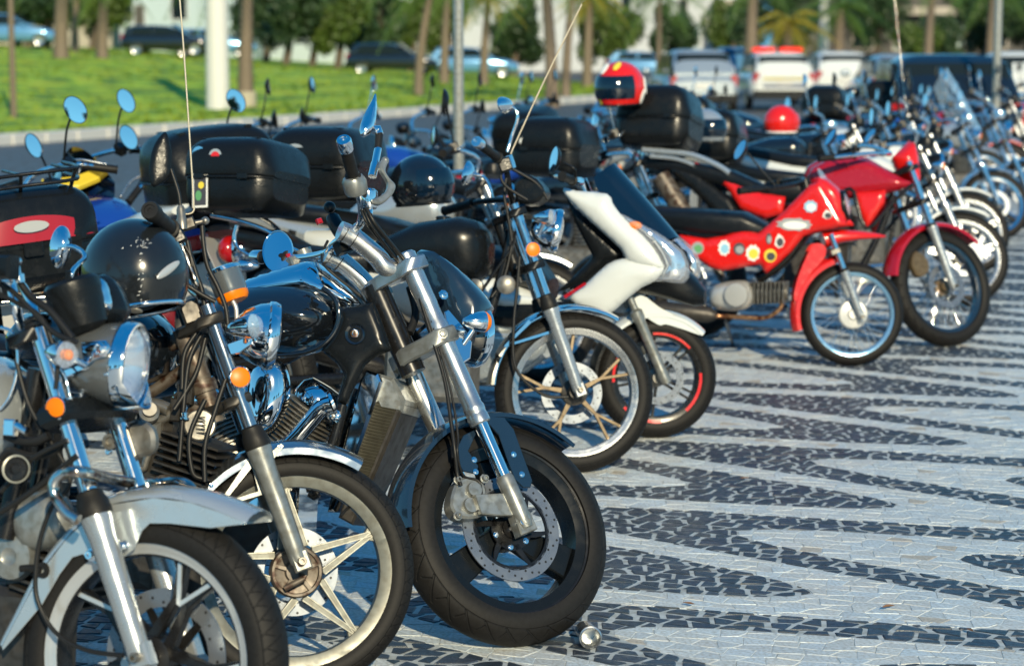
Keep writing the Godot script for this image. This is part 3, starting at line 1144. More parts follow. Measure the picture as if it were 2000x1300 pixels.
	mb.prism(v2([.034,.313,.1,.288,.113,.248,.1,.098,.085,.082,.064,.089,.049,.119,.061,.246]), 0.082, 0.089, I, 0.002)
	mb.prism(v2([-.043,.279,.011,.284,-.048,.234,-.038,.186,-.055,.168,-.089,.187,-.099,.235]), 0.082, 0.088, I, 0.002)
	part(fd, "mudguard_stay", mb, M.navy_paint)
	bolts(fd, "stay_bolt", v3([.078,.183,.089,.076,.124,.089,-.044,.206,.089,-.055,.174,.089]), Vector3(0, 0, 1), 0.006, 0.006, M.chrome)
	# yokes
	mb = Mb.new()
	mb.prism(v2([0.042, -0.145, 0.046, -0.10, 0.02, -0.05, -0.035, -0.04, -0.062, 0.0, -0.035, 0.04, 0.02, 0.05, 0.046, 0.10, 0.042, 0.145, -0.025, 0.148, -0.032, 0.10, -0.075, 0.05, -0.085, 0.0, -0.075, -0.05, -0.032, -0.10, -0.025, -0.148]), -0.012, 0.026, Transform3D(Basis(Vector3.RIGHT, Vector3(0, 0, 1), Vector3(0, -1, 0)), Vector3(0, 0.77, 0)), 0.004)
	for s: float in [1.0, -1.0]:
		bolt(mb, Vector3(0.043, 0.765, 0.11 * s), Vector3(1, 0, 0), 0.006, 0.008)
	part(o, "top_yoke", mb, M.aluminium, F)
	mb = Mb.new()
	mb.prism(v2([0.04, -0.14, 0.02, -0.05, -0.02, 0.0, 0.02, 0.05, 0.04, 0.14, -0.028, 0.145, -0.045, 0.09, -0.09, 0.04, -0.09, -0.04, -0.045, -0.09, -0.028, -0.145]), -0.02, 0.025, Transform3D(Basis(Vector3.RIGHT, Vector3(0, 0, 1), Vector3(0, -1, 0)), Vector3(0, 0.55, 0)), 0.005)
	bolt(mb, Vector3(-0.01, 0.55, 0.148), Vector3(-0.3, 0, 1), 0.010, 0.010)
	part(o, "lower_yoke", mb, M.cast_alloy, F)
	mb = Mb.new()
	mb.tube([Vector3(-0.055, 0.50, 0), Vector3(-0.058, 0.77, 0)], 0.036, 20)
	part(o, "steering_stem", mb, M.black_metal, F)
	mb = Mb.new()
	mb.tube(smooth(v3([.034,.732,.02,.018,.658,.02,-.027,.608,.02]), 5), 0.012, 8)
	mb.tube(smooth(v3([-.009,.701,-.03,-.005,.637,-.03,-.053,.572,-.03]), 5), 0.010, 8)
	mb.tube(smooth(v3([.049,.716,.05,.032,.626,.05,-.022,.595,.05]), 5), 0.005, 8)
	part(o, "wiring_loom", mb, M.cable, F)
	# handlebar on two pulled-back risers
	for rz in [[v3([-.012,.773,.075,-.046,.795,.075,-.058,.829,.075,-.101,.899,.075,-.133,.928,.075]), v3([-.123,.917,.075,-.103,.895,.075])], [v3([-.031,.781,-.075,-.048,.826,-.075,-.078,.879,-.075,-.117,.915,-.075]), v3([-.106,.906,-.075,-.087,.881,-.075])]]:
		mb = Mb.new()
		var rp := smooth(rz[0], 5)
		mb.tube(rp, 0.0275, 24)
		var ri := part(o, "bar_riser", mb, M.aluminium, F)
		mb = Mb.new()
		for c in rz[1]:
			mb.tube([c, c + (rz[1][1] - rz[1][0]).normalized() * 0.002], 0.0282, 24)
		part(ri, "clamp_gap", mb, M.cable)
	mb = Mb.new()
	mb.tube(smooth(v3([-.146,1.028,-.34]) + v3([-.12,.971,-.24]) + v3([-.102,.923,-.1]) + v3([-.117,.916,0]) + v3([-.097,.915,.09]) + v3([-.095,.921,.14]) + v3([-.096,.958,.18]) + v3([-.109,1.021,.22]) + v3([-.15,1.092,.31]), 6), 0.0125, 16)
	part(o, "handlebar", mb, M.chrome, F)
	grip(o, v3([-.121,1.017,.235])[0], v3([-.159,1.071,.32])[0], F, M.chrome, 0.0175)
	grip(o, v3([-.128,.983,-.26])[0], v3([-.152,1.035,-.36])[0], F, M.chrome, 0.0175)
	mb = Mb.new()
	var gr: Array = v3([-.114,.978,.205]) + v3([-.12,1.021,.235])
	mb.lathe(v2([0.0, 0.0, 0.030, 0.0, 0.033, 0.006, 0.034, 0.036, 0.028, 0.048, 0.020, 0.052, 0.018, 0.060, 0.0, 0.060]), aim(gr[0], gr[1] - gr[0]), 8, false)
	part(o, "switch_housing", mb, M.cast_alloy, F)
	mb = Mb.new()
	mb.prism(smooth2(v2([-.091,.943,-.042,.954,-.017,.979,-.02,1.011,-.021,1.034,0,1.05,.01,1.038,-.009,1.016,-.007,.992,.001,.967,-.025,.942,-.067,.929]), 3), 0.20, 0.222, I, 0.004)
	mb.ball(v3([.007,1.045,.212])[0], Vector3.ONE * 0.011)
	part(o, "brake_lever", mb, M.cast_alloy, F)
	mb = Mb.new()
	mb.lathe(v2([0.0, -0.025, 0.02, -0.025, 0.026, -0.015, 0.026, 0.02, 0.018, 0.028, 0.0, 0.028]), aim(v3([-.078,.957,.19])[0], Vector3(0.3, 1, 0.2)), 16, false)
	mb.tube(v3([-.085,.935,.19,-.094,.917,.19]), 0.009, 8)
	part(o, "master_cylinder", mb, M.chrome, F)
	mb = Mb.new()
	mb.tube(v3([-.092,.921,.19,-.095,.907,.19]), 0.006, 8)
	part(o, "banjo_bolt", mb, M.gold, F)
	cables(o, "control_cable", v3([-.095,.938,.19,-.089,.882,.19]) + v3([-.025,.813,.13,-.008,.761,.13]), 0.0062, M.cable, F)
	cables(o, "control_cable", v3([-.099,.955,.17,-.099,.893,.17]) + v3([-.025,.818,.1,-.012,.775,.1]), 0.0045, M.cable, F)
	cables(o, "control_cable", v3([-.098,.951,.18,-.096,.88,.18]) + v3([-.029,.81,.11,-.017,.749,.11]), 0.0035, M.cable, F)
	cables(o, "control_cable", v3([-.078,.957,-.1,-.116,.919,-.1]) + v3([-.132,.871,-.07,-.074,.775,-.07,-.053,.73,-.07]), 0.004, M.cable, F)
	mb = Mb.new()
	mb.lathe(v2([0.0, 0.0, 0.019, 0.0, 0.021, 0.01, 0.021, 0.055, 0.015, 0.065, 0.0, 0.065]), aim(v3([-.077,.946,-.02])[0], v3([-.067,1.029,-.05])[0] - v3([-.077,.946,-.02])[0]), 16, false)
	mb.ball(v3([-.064,1.032,-.04])[0], Vector3(0.017, 0.017, 0.017))
	mb.box(v3([-.108,.894,.02])[0], Vector3(0.05, 0.035, 0.04), I, 0.006)
	var sw := part(o, "switch_pod", mb, M.black_plastic, F)
	mb = Mb.new()
	mb.box(v3([-.119,.998,-.03])[0], Vector3(0.016, 0.016, 0.016), I, 0.003)
	part(sw, "red_switch", mb, M.red_lens)
	# mirrors
	var gt: Array = v3([-.038,1.017,.19,-.011,1.052,.19,.016,1.09,.19,.038,1.129,.19,.041,1.144,.19])
	mb = Mb.new()
	mb.tube([gt[0], gt[1]], 0.012, 14)
	mb.tube([gt[1], gt[2]], 0.0105, 14)
	mb.tube([gt[3], gt[4], v3([.025,1.145,.19])[0]], 0.0125, 12)
	var ms := part(o, "mirror_stalk", mb, M.chrome, F)
	mb = Mb.new()
	mb.tube([gt[2], gt[3]], 0.0115, 14)
	part(ms, "stalk_sleeve", mb, M.cable)
	mb = Mb.new()
	mb.puff(smooth2(v2([.081,1.245,.063,1.23,.022,1.196,-.006,1.166,-.017,1.145,-.013,1.132,.01,1.136,.031,1.147,.047,1.17,.069,1.212]), 4), 0.016, 0.03, I, 0.01, 0.002)
	mb.g += 1
	var mi := part(o, "mirror", mb, M.chrome, F * mv(0, 0, 0.19))
	mirror(o, v3([-.138,1.015,-.28])[0], Vector3(-0.62, 0.50, 0.62), 0.078, 0.048, v3([-.101,1.024,-.28]) + v3([-.091,.988,-.25,-.079,.972,-.25]), M.chrome, F, 0.5)
	mb = Mb.new()
	mb.lathe(v2([0.0, -0.02, 0.02, -0.02, 0.022, 0.0, 0.022, 0.03, 0.0, 0.03]), aim(v3([-.085,.961,-.24])[0], Vector3(0, 1, 0.2)), 12, false)
	mb.box(v3([-.119,.962,-.24])[0], Vector3(0.05, 0.03, 0.04), I, 0.006)
	part(o, "clutch_perch", mb, M.cast_alloy, F)
	lever(o, v3([-.087,.954,-.22,-.06,.945,-.22]) + v3([-.05,.919,-.2,-.03,.905,-.2]), M.chrome, F, 0.009)
	mb = Mb.new()
	mb.box(v3([-.13,.986,-.25])[0], Vector3(0.014, 0.014, 0.014), I, 0.003)
	part(o, "horn_button", mb, M.red_lens, F)
	# headlight cowl
	mb = Mb.new()
	mb.puff(smooth2(v2([.116,.827,.161,.794,.199,.743,.24,.664,.256,.601,.245,.577,.213,.546,.15,.501,.112,.496,.087,.535,.087,.598,.09,.677]), 3), 0.105, 0.13, I, 0.018)
	var cowl := part(o, "headlight_cowl", mb, M.navy_paint, F)
	lamp(o, v3([.174,.549,0])[0], Vector3(1, -0.42, 0.0), 0.085, 0.09, M.black_paint, M.chrome, F)
	mb = Mb.new()
	bolt(mb, v3([.073,.664,.1])[0], Vector3(0, 0, 1), 0.010, 0.010)
	part(cowl, "cowl_bolt", mb, M.chrome)
	mb = Mb.new()
	mb.prism(v2([.038,.612,.056,.615,.08,.55,.083,.509,.056,.467,.021,.459,.017,.494]), 0.095, 0.125, I, 0.004)
	part(o, "signal_bracket", mb, M.chrome, F)
	winker(o, v3([.115,.546,.16])[0], Vector3(1, -0.32, 0.0), 0.030, 0.062, v3([.054,.511,.12])[0], M.amber, M.chrome, F)
	# body
	mb = Mb.new()
	mb.puff(smooth2(v2([-.54,.882,-.469,.938,-.381,.963,-.277,.968,-.203,.952,-.149,.912,-.128,.87,-.135,.828,-.171,.792,-.236,.766,-.324,.756,-.427,.753,-.503,.775,-.544,.824]), 3), 0.165, 0.15, I, 0.014)
	part(o, "fuel_tank", mb, M.black_paint)
	mb = Mb.new()
	mb.puff(smooth2(v2([-.481,.933,-.423,.974,-.335,1.006,-.246,1.032,-.201,1.014,-.142,.969,-.101,.93,-.085,.91,-.105,.899,-.179,.9,-.298,.897,-.418,.894]), 3), 0.088, 0.07, I, 0.014)
	part(o, "tank_console", mb, M.chrome)
	mb = Mb.new()
	mb.tube(smooth(v3([-.384,.745,.14,-.252,.752,.14,-.173,.771,.14,-.127,.81,.14,-.11,.859,.14,-.123,.908,.14,-.161,.94,.14]), 5), 0.007, 10)
	part(o, "tank_seam", mb, M.black_paint)
	# radiator shroud and radiator
	mb = Mb.new()
	mb.puff(v2([-.135,.89,-.08,.896,-.025,.91,-.006,.872,.034,.778,-.007,.761,-.039,.735,-.057,.695,-.09,.621,-.116,.635,-.105,.673,-.1,.711,-.122,.738,-.167,.771,-.14,.813,-.124,.855]), 0.022, 0.03, mv(0, 0, 0.10), 0.012)
	var shr := part(o, "radiator_shroud", mb, M.satin_black)
	mb = Mb.new()
	mb.lathe(v2([0.030, 0.002, 0.028, 0.006, 0.018, 0.0, 0.016, -0.006, 0.0, -0.006]), aim(v3([-.066,.817,.122])[0], Vector3(0, 0, 1)), 28, false)
	part(shr, "bolt_recess", mb, M.black_paint)
	mb = Mb.new()
	bolt(mb, v3([-.067,.818,.118])[0], Vector3(0, 0, 1), 0.013, 0.014)
	part(shr, "shroud_bolt", mb, M.chrome)
	mb = Mb.new()
	mb.prism(v2([-.038,.723,-.005,.713,.01,.692,-.073,.416,-.105,.332,-.126,.331,-.11,.422,-.054,.694]), 0.035, 0.10, I, 0.008)
	part(o, "radiator_frame", mb, M.chrome)
	mb = Mb.new()
	mb.prism(v2([-.014,.715,.026,.705,.066,.633,.003,.463,-.063,.299,-.105,.318,-.068,.432]), -0.14, 0.065, I, 0.008)
	var rad := part(o, "radiator", mb, M.dirty_steel)
	mb = Mb.new()
	mb.prism(v2([-.011,.716,.031,.705,.068,.647,.062,.61,-.002,.617,-.025,.658]), -0.14, 0.069, I, 0.010)
	part(rad, "radiator_tank", mb, M.cast_alloy)
	mb = Mb.new()
	var ca: Array = v3([-.012,.637,.066,.047,.625,.066,-.029,.419,.066,-.098,.43,.066])
	for i in 26:
		var t := i / 25.0
		var a: Vector3 = ca[0].lerp(ca[3], t)
		var b: Vector3 = ca[1].lerp(ca[2], t)
		mb.bar(a, b, 0.0026, 6)
	mb.prism(PackedVector2Array([Vector2(ca[0].x, ca[0].y), Vector2(ca[1].x, ca[1].y), Vector2(ca[2].x, ca[2].y), Vector2(ca[3].x, ca[3].y)]), 0.0645, 0.067)
	part(rad, "radiator_core", mb, M.core)
	mb = Mb.new()
	mb.tube(smooth(v3([-.099,.625,.1,-.108,.568,.1,-.126,.498,.1,-.155,.385,.1]), 4), 0.014, 12)
	mb.tube(smooth(v3([-.106,.681,-.08,-.144,.55,-.08,-.194,.389,-.08]), 4), 0.016, 12)
	mb.tube(smooth(v3([-.169,.873,0,-.297,.769,0,-.505,.72,0]), 4), 0.03, 12)
	mb.tube(smooth(v3([-.2,.388,-.05,-.376,.309,-.05,-.603,.299,-.05]), 4), 0.018, 12)
	part(o, "frame_tube", mb, M.black_metal)
	mb = Mb.new()
	bolt(mb, v3([-.115,.591,.115])[0], Vector3(0, 0, 1), 0.014, 0.014)
	part(o, "frame_bolt", mb, M.chrome)
	# engine: finned cylinders, rocker covers, intake cover, crankcase, pipes
	for cy in [[v3([-.166,.671,.02,-.295,.46,.02]), 0.075], [v3([-.532,.661,0,-.413,.457,0]), 0.07]]:
		var a: Vector3 = cy[0][0]
		var b: Vector3 = cy[0][1]
		mb = Mb.new()
		var fin := PackedVector2Array()
		for i in 15:
			var y := i * 0.0125
			fin.append_array([Vector2(cy[1] - 0.014, y), Vector2(cy[1], y + 0.001), Vector2(cy[1], y + 0.005), Vector2(cy[1] - 0.014, y + 0.006)])
		fin.append(Vector2(0, 15 * 0.0125))
		mb.lathe(fin, aim(b, a - b) * Transform3D(Basis.from_scale(Vector3(1.1, 1, 1.25)), Vector3.ZERO), 28, true)
		part(o, "cylinder", mb, M.dull_metal)
		mb = Mb.new()
		mb.lathe(v2([0.0, 0.0, 0.07, 0.0, 0.072, 0.012, 0.066, 0.045, 0.05, 0.062, 0.0, 0.066]), aim(b + (a - b).normalized() * 0.19, a - b) * Transform3D(Basis.from_scale(Vector3(1.05, 1, 1.2)), Vector3.ZERO), 28, false)
		part(o, "rocker_cover", mb, M.chrome)
	mb = Mb.new()
	mb.puff(smooth2(v2([-.314,.74,-.27,.735,-.243,.693,-.241,.623,-.274,.552,-.323,.53,-.355,.564,-.363,.655,-.346,.718]), 4), 0.05, 0.06, mv(0, 0, 0.135), 0.012)
	part(o, "intake_cover", mb, M.chrome)
	mb = Mb.new()
	mb.tube(smooth(v3([-.117,.624,.14,-.145,.612,.14,-.175,.577,.14,-.21,.534,.14,-.254,.491,.14,-.335,.425,.14,-.461,.329,.14]) + v3([-.667,.25,.17,-.949,.209,.17]), 5), 0.023, 20)
	mb.lathe(v2([0.0, 0.0, 0.034, 0.0, 0.034, 0.008, 0.024, 0.010, 0.0, 0.010]), aim(v3([-.117,.628,.13])[0], Vector3(-0.8, -0.4, 0.3)), 20, false)
	part(o, "exhaust_pipe", mb, M.chrome)
	mb = Mb.new()
	mb.puff(smooth2(v2([-.589,.481,-.516,.509,-.448,.479,-.421,.416,-.447,.352,-.535,.334,-.598,.381]), 4), 0.035, 0.05, mv(0, 0, 0.10), 0.014)
	mb.box(Vector3(-0.42, 0.30, 0), Vector3(0.42, 0.24, 0.24), I, 0.03)
	mb.lathe(v2([0.0, 0.0, 0.10, 0.0, 0.10, 0.02, 0.08, 0.035, 0.0, 0.04]), aim(Vector3(-0.58, 0.32, 0.11), Vector3(0, 0, 1)), 28, false)
	part(o, "crankcase", mb, M.chrome)
	# rear half, beyond the frame
	seat_and_tail(o, -0.62, 0.70, -1.34, 0.32, M.black_paint)

func seat_and_tail(o: Node, u: float, v: float, ru: float, R: float, m: Material) -> void:
	# a two-step saddle, rear mudguard, rear wheel, shocks and silencer
	var mb := Mb.new()
	var l := ru - u
	mb.loft([[u + 0.02, v, 0.07, 0.03, 0.05, 2.6], [u - 0.08, v - 0.01, 0.13, 0.045, 0.06, 2.6], [u + l * 0.5, v, 0.15, 0.05, 0.06, 2.6], [u + l * 0.72, v + 0.05, 0.13, 0.05, 0.06, 2.6], [u + l * 1.05, v + 0.07, 0.10, 0.045, 0.05, 2.6], [u + l * 1.12, v + 0.07, 0.06, 0.03, 0.03, 2.6]], Transform3D.IDENTITY, 24)
	part(o, "seat", mb, M.black_vinyl)
	var w := node(o, "rear_wheel", mv(ru, R, 0))
	tyre(w, Transform3D.IDENTITY, R, R * 0.2, R * 0.73, M.tread_fine)
	mb = Mb.new()
	mb.ring(rim_profile(R * 0.73, R * 0.15), Transform3D.IDENTITY, 48)
	for k in 5:
		limb(mb, pol(0.03, k * 72.0), pol(R * 0.68, k * 72.0), 0.022, 0.012, -0.014, 0.014, 0.003)
	part(w, "rim", mb, M.cast_alloy)
	hub(w, Transform3D.IDENTITY, 0.06, 0.07, M.dull_metal)
	fender(o, mv(ru, R, 0), "rear_mudguard", R + 0.02, R + 0.045, 0.09, 50.0, 190.0, m, 0.03)
	mb = Mb.new()
	for s: float in [1.0, -1.0]:
		mb.tube([Vector3(ru + 0.06, R + 0.33, 0.12 * s), Vector3(ru, R, 0.12 * s)], 0.024, 12)
		mb.tube([Vector3(ru, R, 0.1 * s), Vector3(ru + 0.45, R + 0.04, 0.08 * s)], 0.02, 10)
	part(o, "swingarm", mb, M.black_metal)
	mb = Mb.new()
	mb.tube([Vector3(ru + 0.5, R - 0.08, 0.15), Vector3(ru + 0.3, R - 0.08, 0.17), Vector3(ru + 0.28, R - 0.08, 0.17), Vector3(ru - 0.25, R + 0.0, 0.18)], [0.022, 0.024, 0.045, 0.05], 16)
	part(o, "silencer", mb, M.chrome)
	mb = Mb.new()
	mb.box(Vector3(ru - 0.36, R + 0.24, 0), Vector3(0.05, 0.07, 0.14), Transform3D.IDENTITY, 0.012)
	part(o, "tail_light", mb, M.red_lens)

func silver_bike() -> void:
	var o := thing("motorcycle", "silver motorcycle with bullet headlight and painted silver front mudguard, nearest the camera", "motorcycle", Transform3D(Basis(Vector3(0.9397,0,0.342),Vector3(0.0476,0.9903,-0.1308),Vector3(-0.3387,0.1392,0.9305)),Vector3(-1.0247,0,-4.7275)), "motorcycles parked in the front row")
	var F := Transform3D(Basis(Vector3(0.9164,0.4,0.017),Vector3(-0.3997,0.9164,-0.0194),Vector3(-0.0234,0.011,0.9997)),Vector3(0.2689,0.3131,0.0138))
	var I := Transform3D.IDENTITY
	var w := node(o, "front_wheel", F)
	tyre(w, I, 0.315, 0.048, 0.247, M.tread_fine, 1.05)
	var mb := Mb.new()
	mb.ring(rim_profile(0.247, 0.036, 0.03), I, 72)
	for k in 5:
		var a := 39.0 + k * 72.0
		limb(mb, pol(0.045, a - 30), pol(0.150, a - 5), 0.013, 0.008, -0.012, 0.016, 0.003)
		limb(mb, pol(0.045, a + 30), pol(0.150, a + 5), 0.013, 0.008, -0.012, 0.016, 0.003)
		limb(mb, pol(0.14, a - 5), pol(0.225, a - 11), 0.010, 0.011, -0.012, 0.016, 0.003)
		limb(mb, pol(0.14, a + 5), pol(0.225, a + 11), 0.010, 0.011, -0.012, 0.016, 0.003)
	part(w, "rim", mb, M.black_metal)
	mb = Mb.new()
	mb.ring(v2([0.2535, 0.0385, 0.2535, 0.034, 0.225, 0.027, 0.222, 0.0285, 0.224, 0.031, 0.235, 0.0335, 0.243, 0.0385]), I, 72)
	part(w, "polished_lip", mb, M.polished_edge)
	for k in 5:
		var a := 39.0 + k * 72.0
		mb = Mb.new()
		limb(mb, pol(0.135, a), pol(0.226, a - 12), 0.005, 0.005, 0.014, 0.0195, 0.001)
		limb(mb, pol(0.135, a), pol(0.226, a + 12), 0.005, 0.005, 0.014, 0.0192, 0.001)
		part(w, "spoke_edge", mb, M.polished_edge)
	hub(w, I, 0.05, 0.075, M.black_metal)
	mb = Mb.new()
	mb.lathe(v2([0.018, 0.055, 0.040, 0.055, 0.044, 0.062, 0.036, 0.070, 0.030, 0.070, 0.028, 0.078, 0.018, 0.078]), zy(), 28)
	part(w, "hub_cap", mb, M.silver_leg)
	disc(w, I, 0.145, 0.105, -0.05, M.disc_steel, 30)
	mb = Mb.new()
	for k in 5:
		limb(mb, pol(0.03, k * 72.0 + 5), pol(0.108, k * 72.0 + 20), 0.012, 0.008, -0.053, -0.047, 0.001)
	part(w, "disc_carrier", mb, M.black_metal)
	for s: float in [1.0, -1.0]:
		fork_leg(o, F, 0.029, 0.10 * s, 0.0, 0.315, 0.735, 0.031, 0.0205, M.silver_leg, M.chrome)
	mb = Mb.new()
	mb.bar(Vector3(0, 0, -0.12), Vector3(0, 0, 0.12), 0.010, 16)
	part(o, "front_axle", mb, M.chrome, F)
	# painted mudguard with deep cut-out sides
	var outl := v2([-.314,.136,-.231,.203,-.161,.258,-.083,.3,-.021,.322,.039,.333,.149,.31,.226,.273,.287,.229,.336,.187,.253,.206,.165,.247,.121,.263,.098,.255,.068,.225,.041,.218,.006,.23,-.033,.225,-.056,.256,-.082,.258,-.125,.234,-.189,.187,-.272,.147,-.315,.127])
	mb = Mb.new()
	mb.prism(outl, 0.055, 0.058, I, 0.001)
	mb.prism(outl, -0.058, -0.055, I, 0.001)
	var top := Mb.new()
	var R := []
	for i in 10:
		var p := outl[i]
		var nxt := outl[mini(i + 1, 9)] - outl[maxi(i - 1, 0)]
		var nn := Vector2(-nxt.y, nxt.x).normalized()
		if nn.dot(p) < 0:
			nn = -nn
		var row := PackedVector3Array()
		for j in 13:
			var a := PI * j / 12.0
			var q := p + nn * 0.026 * sin(a)
			row.append(Vector3(q.x, q.y, 0.058 * cos(a)))
		R.append(row)
	var R2 := []
	for i in R.size() - 1:
		for m in 4:
			var row := PackedVector3Array()
			for j in 13:
				row.append(R[i][j].cubic_interpolate(R[i + 1][j], R[maxi(i - 1, 0)][j], R[mini(i + 2, 9)][j], m / 4.0))
			R2.append(row)
	R2.append(R[9])
	mb.skin(R2, false, false)
	var fd := part(o, "front_mudguard", mb, M.silver_paint, F)
	bolts(fd, "mudguard_bolt", v3([-.032,.247,.059,.032,.247,.059,.045,.239,.059]), Vector3(0, 0, 1), 0.010, 0.018, M.chrome)
	mb = Mb.new()
	mb.tube(smooth(v3([-.21,.277,.06,-.185,.27,.06,-.162,.258,.06]), 4), 0.008, 10)
	mb.lathe(v2([0.006, -0.004, 0.016, -0.004, 0.018, 0.0, 0.016, 0.004, 0.006, 0.004]), aim(v3([-.16,.256,.06])[0], Vector3(0, 0, 1)), 16, false)
	part(fd, "cable_grommet", mb, M.rubber)
	cables(o, "speedometer_cable", v3([-.044,.696,.1,-.045,.58,.1]) + v3([-.01,.416,.09,-.074,.37,.09,-.122,.318,.09,-.155,.26,.09,-.174,.198,.09,-.157,.121,.09,-.099,.061,.09,-.015,.02,.09]), 0.0052, M.cable, F)
	cables(o, "brake_cable", v3([-.179,.397,.12,-.092,.412,.12,.04,.445,.12]), 0.007, M.cable, F)
	yoke(o, F, 0.725, 0.10, M.black_metal)
	mb = Mb.new()
	mb.prism(v2([0.045, -0.14, 0.062, -0.06, 0.062, 0.06, 0.045, 0.14, -0.03, 0.145, -0.06, 0.06, -0.06, -0.06, -0.03, -0.145]), -0.022, 0.026, Transform3D(Basis(Vector3.RIGHT, Vector3(0, 0, 1), Vector3(0, -1, 0)), Vector3(0.02, 0.545, 0)), 0.012)
	part(o, "lower_yoke", mb, M.satin_black, F)
	reflector(o, v3([.036,.553,.135])[0], Vector3(0, 0, 1), 0.0235, F)
	mb = Mb.new()
	mb.lathe(v2([0.0, 0.0, 0.03, 0.0, 0.032, 0.008, 0.027, 0.012, 0.030, 0.018, 0.024, 0.024, 0.0, 0.026]), aim(v3([.031,.738,.1])[0], Vector3(0, 1, 0)), 20, false)
	part(o, "fork_cap", mb, M.black_metal, F)
	# bullet headlight, drawn along the machine
	var c: Vector3 = v3([.148,.932,0])[0]
	var T := aim(c, Vector3(1, -0.05, -0.20))
	mb = Mb.new()
	mb.lathe(v2([0.0, -0.130, 0.030, -0.126, 0.058, -0.108, 0.078, -0.070, 0.088, -0.030, 0.092, 0.0, 0.088, 0.0]), T, 40, false)
	var hl := part(o, "headlight", mb, M.grey_paint)
	mb = Mb.new()
	mb.lathe(v2([0.091, 0.004, 0.0945, 0.005, 0.0955, 0.026, 0.092, 0.034, 0.086, 0.034, 0.084, 0.026, 0.087, -0.004]), T, 44, false)
	var vis := []
	for i in 7:
		var row := PackedVector3Array()
		var f := i / 6.0
		for j in 21:
			var a := lerpf(-1.35, 1.35, j / 20.0)
			row.append(T * Vector3(-cos(a) * 0.0955 * (1.0 - 0.05 * f), 0.026 + f * 0.042 * maxf(0.0, cos(a * 1.16)), sin(a) * 0.0955 * (1.0 - 0.04 * f)))
		vis.append(row)
	mb.skin(vis, false, false)
	part(hl, "chrome_peak", mb, M.chrome)
	mb = Mb.new()
	mb.lathe(v2([0.0, -0.045, 0.03, -0.04, 0.06, -0.01, 0.082, 0.024, 0.084, 0.02, 0.06, -0.016, 0.0, -0.05]), T, 36, false)
	mb.lathe(v2([0.0, 0.0, 0.012, 0.0, 0.017, -0.02, 0.017, -0.05, 0.0, -0.05]), T, 16, false)
	part(hl, "reflector_bowl", mb, M.reflector)
	mb = Mb.new()
	mb.lathe(v2([0.0, 0.052, 0.03, 0.05, 0.06, 0.042, 0.083, 0.026, 0.083, 0.022, 0.06, 0.038, 0.0, 0.048]), T, 36, false)
	part(hl, "lamp_glass", mb, M.clear_lens)
	bolts(hl, "shell_screw", v3([.17,.915,.085,.161,.912,.085]), Vector3(0, 0.1, 1), 0.004, 0.004, M.chrome)
	mb = Mb.new()
	mb.prism(v2([.106,.977,.164,.983,.175,.967,.166,.948,.142,.941,.124,.921,.1,.909,.074,.899,.065,.916,.099,.929,.111,.942]), 0.088, 0.102, I, 0.004)
	mb.lathe(v2([0.0, 0.0, 0.014, 0.0, 0.014, 0.005, 0.010, 0.008, 0.007, 0.004, 0.0, 0.004]), aim(v3([.153,.964,.102])[0], Vector3(0, 0, 1)), 20, false)
	part(o, "signal_bracket", mb, M.chrome)
	winker(o, v3([.107,.95,.165])[0], Vector3(1, -0.08, 0.22), 0.030, 0.055, v3([.118,.929,.1])[0], M.clear_lens, M.chrome)
	mb = Mb.new()
	mb.ball(v3([.117,.949,.165])[0], Vector3(0.010, 0.012, 0.010))
	part(o, "signal_bulb", mb, M.amber)
	# gauges
	mb = Mb.new()
	var gd: Vector3 = (v3([.111,1.097,.02]) + v3([.044,1.067,.02]))[0] - v3([.045,1.05,.02])[0]
	mb.lathe(v2([0.0, -0.062, 0.030, -0.060, 0.046, -0.048, 0.053, -0.01, 0.054, 0.012, 0.0555, 0.016, 0.055, 0.036, 0.048, 0.044, 0.0, 0.044]), aim(v3([.062,1.061,.05])[0], Vector3(-0.35, 1, 0.12)) * Transform3D(Basis.from_scale(Vector3(1.12, 1.12, 1.12)), Vector3.ZERO), 32, false)
	mb.box(v3([.069,1.105,.103])[0], Vector3(0.012, 0.045, 0.008), Transform3D.IDENTITY, 0.003)
	var gp := part(o, "instrument_pod", mb, M.black_plastic)
	mb = Mb.new()
	mb.puff(smooth2(v2([.093,1.114,.111,1.107,.125,1.076,.129,1.054,.119,1.045,.106,1.062,.094,1.086]), 3), 0.022, 0.02, mv(0, 0, 0.02), 0.008)
	part(gp, "pilot_lamp_cover", mb, M.reflector)
	mb = Mb.new()
	mb.puff(smooth2(v2([.068,1.119,.1,1.115,.132,1.066,.136,1.039,.106,1.01,.079,1.031]), 3), 0.05, 0.03, mv(0, 0, -0.03), 0.01)
	part(o, "second_instrument", mb, M.satin_black)
	# handlebar, controls
	mb = Mb.new()
	mb.tube(smooth(v3([-.117,1.078,.3]) + v3([-.046,1.099,.24]) + v3([-.08,1.103,.1,-.058,1.044,.1]) + v3([-.068,1.001,.05]) + v3([-.098,1.002,-.05]) + v3([-.145,1.058,-.1]) + v3([-.29,1.117,-.24]) + v3([-.467,1.115,-.34]), 6), 0.0115, 14)
	part(o, "handlebar", mb, M.chrome)
	grip(o, v3([-.034,1.099,.24])[0], v3([-.088,1.076,.36])[0], I, M.chrome)
	grip(o, v3([-.317,1.117,-.26])[0], v3([-.521,1.109,-.38])[0], I, M.chrome)
	mb = Mb.new()
	mb.ball(v3([-.025,1.14,.16])[0], Vector3.ONE * 0.0125)
	mb.tube(v3([-.022,1.135,.16,-.013,1.1,.16]), 0.0055, 10)
	mb.tube(v3([-.021,1.114,.15,-.018,1.096,.15]), 0.010, 12)
	part(o, "lever_pivot", mb, M.chrome)
	mb = Mb.new()
	mb.box(v3([-.026,1.126,.2])[0], Vector3(0.05, 0.05, 0.05), I, 0.008)
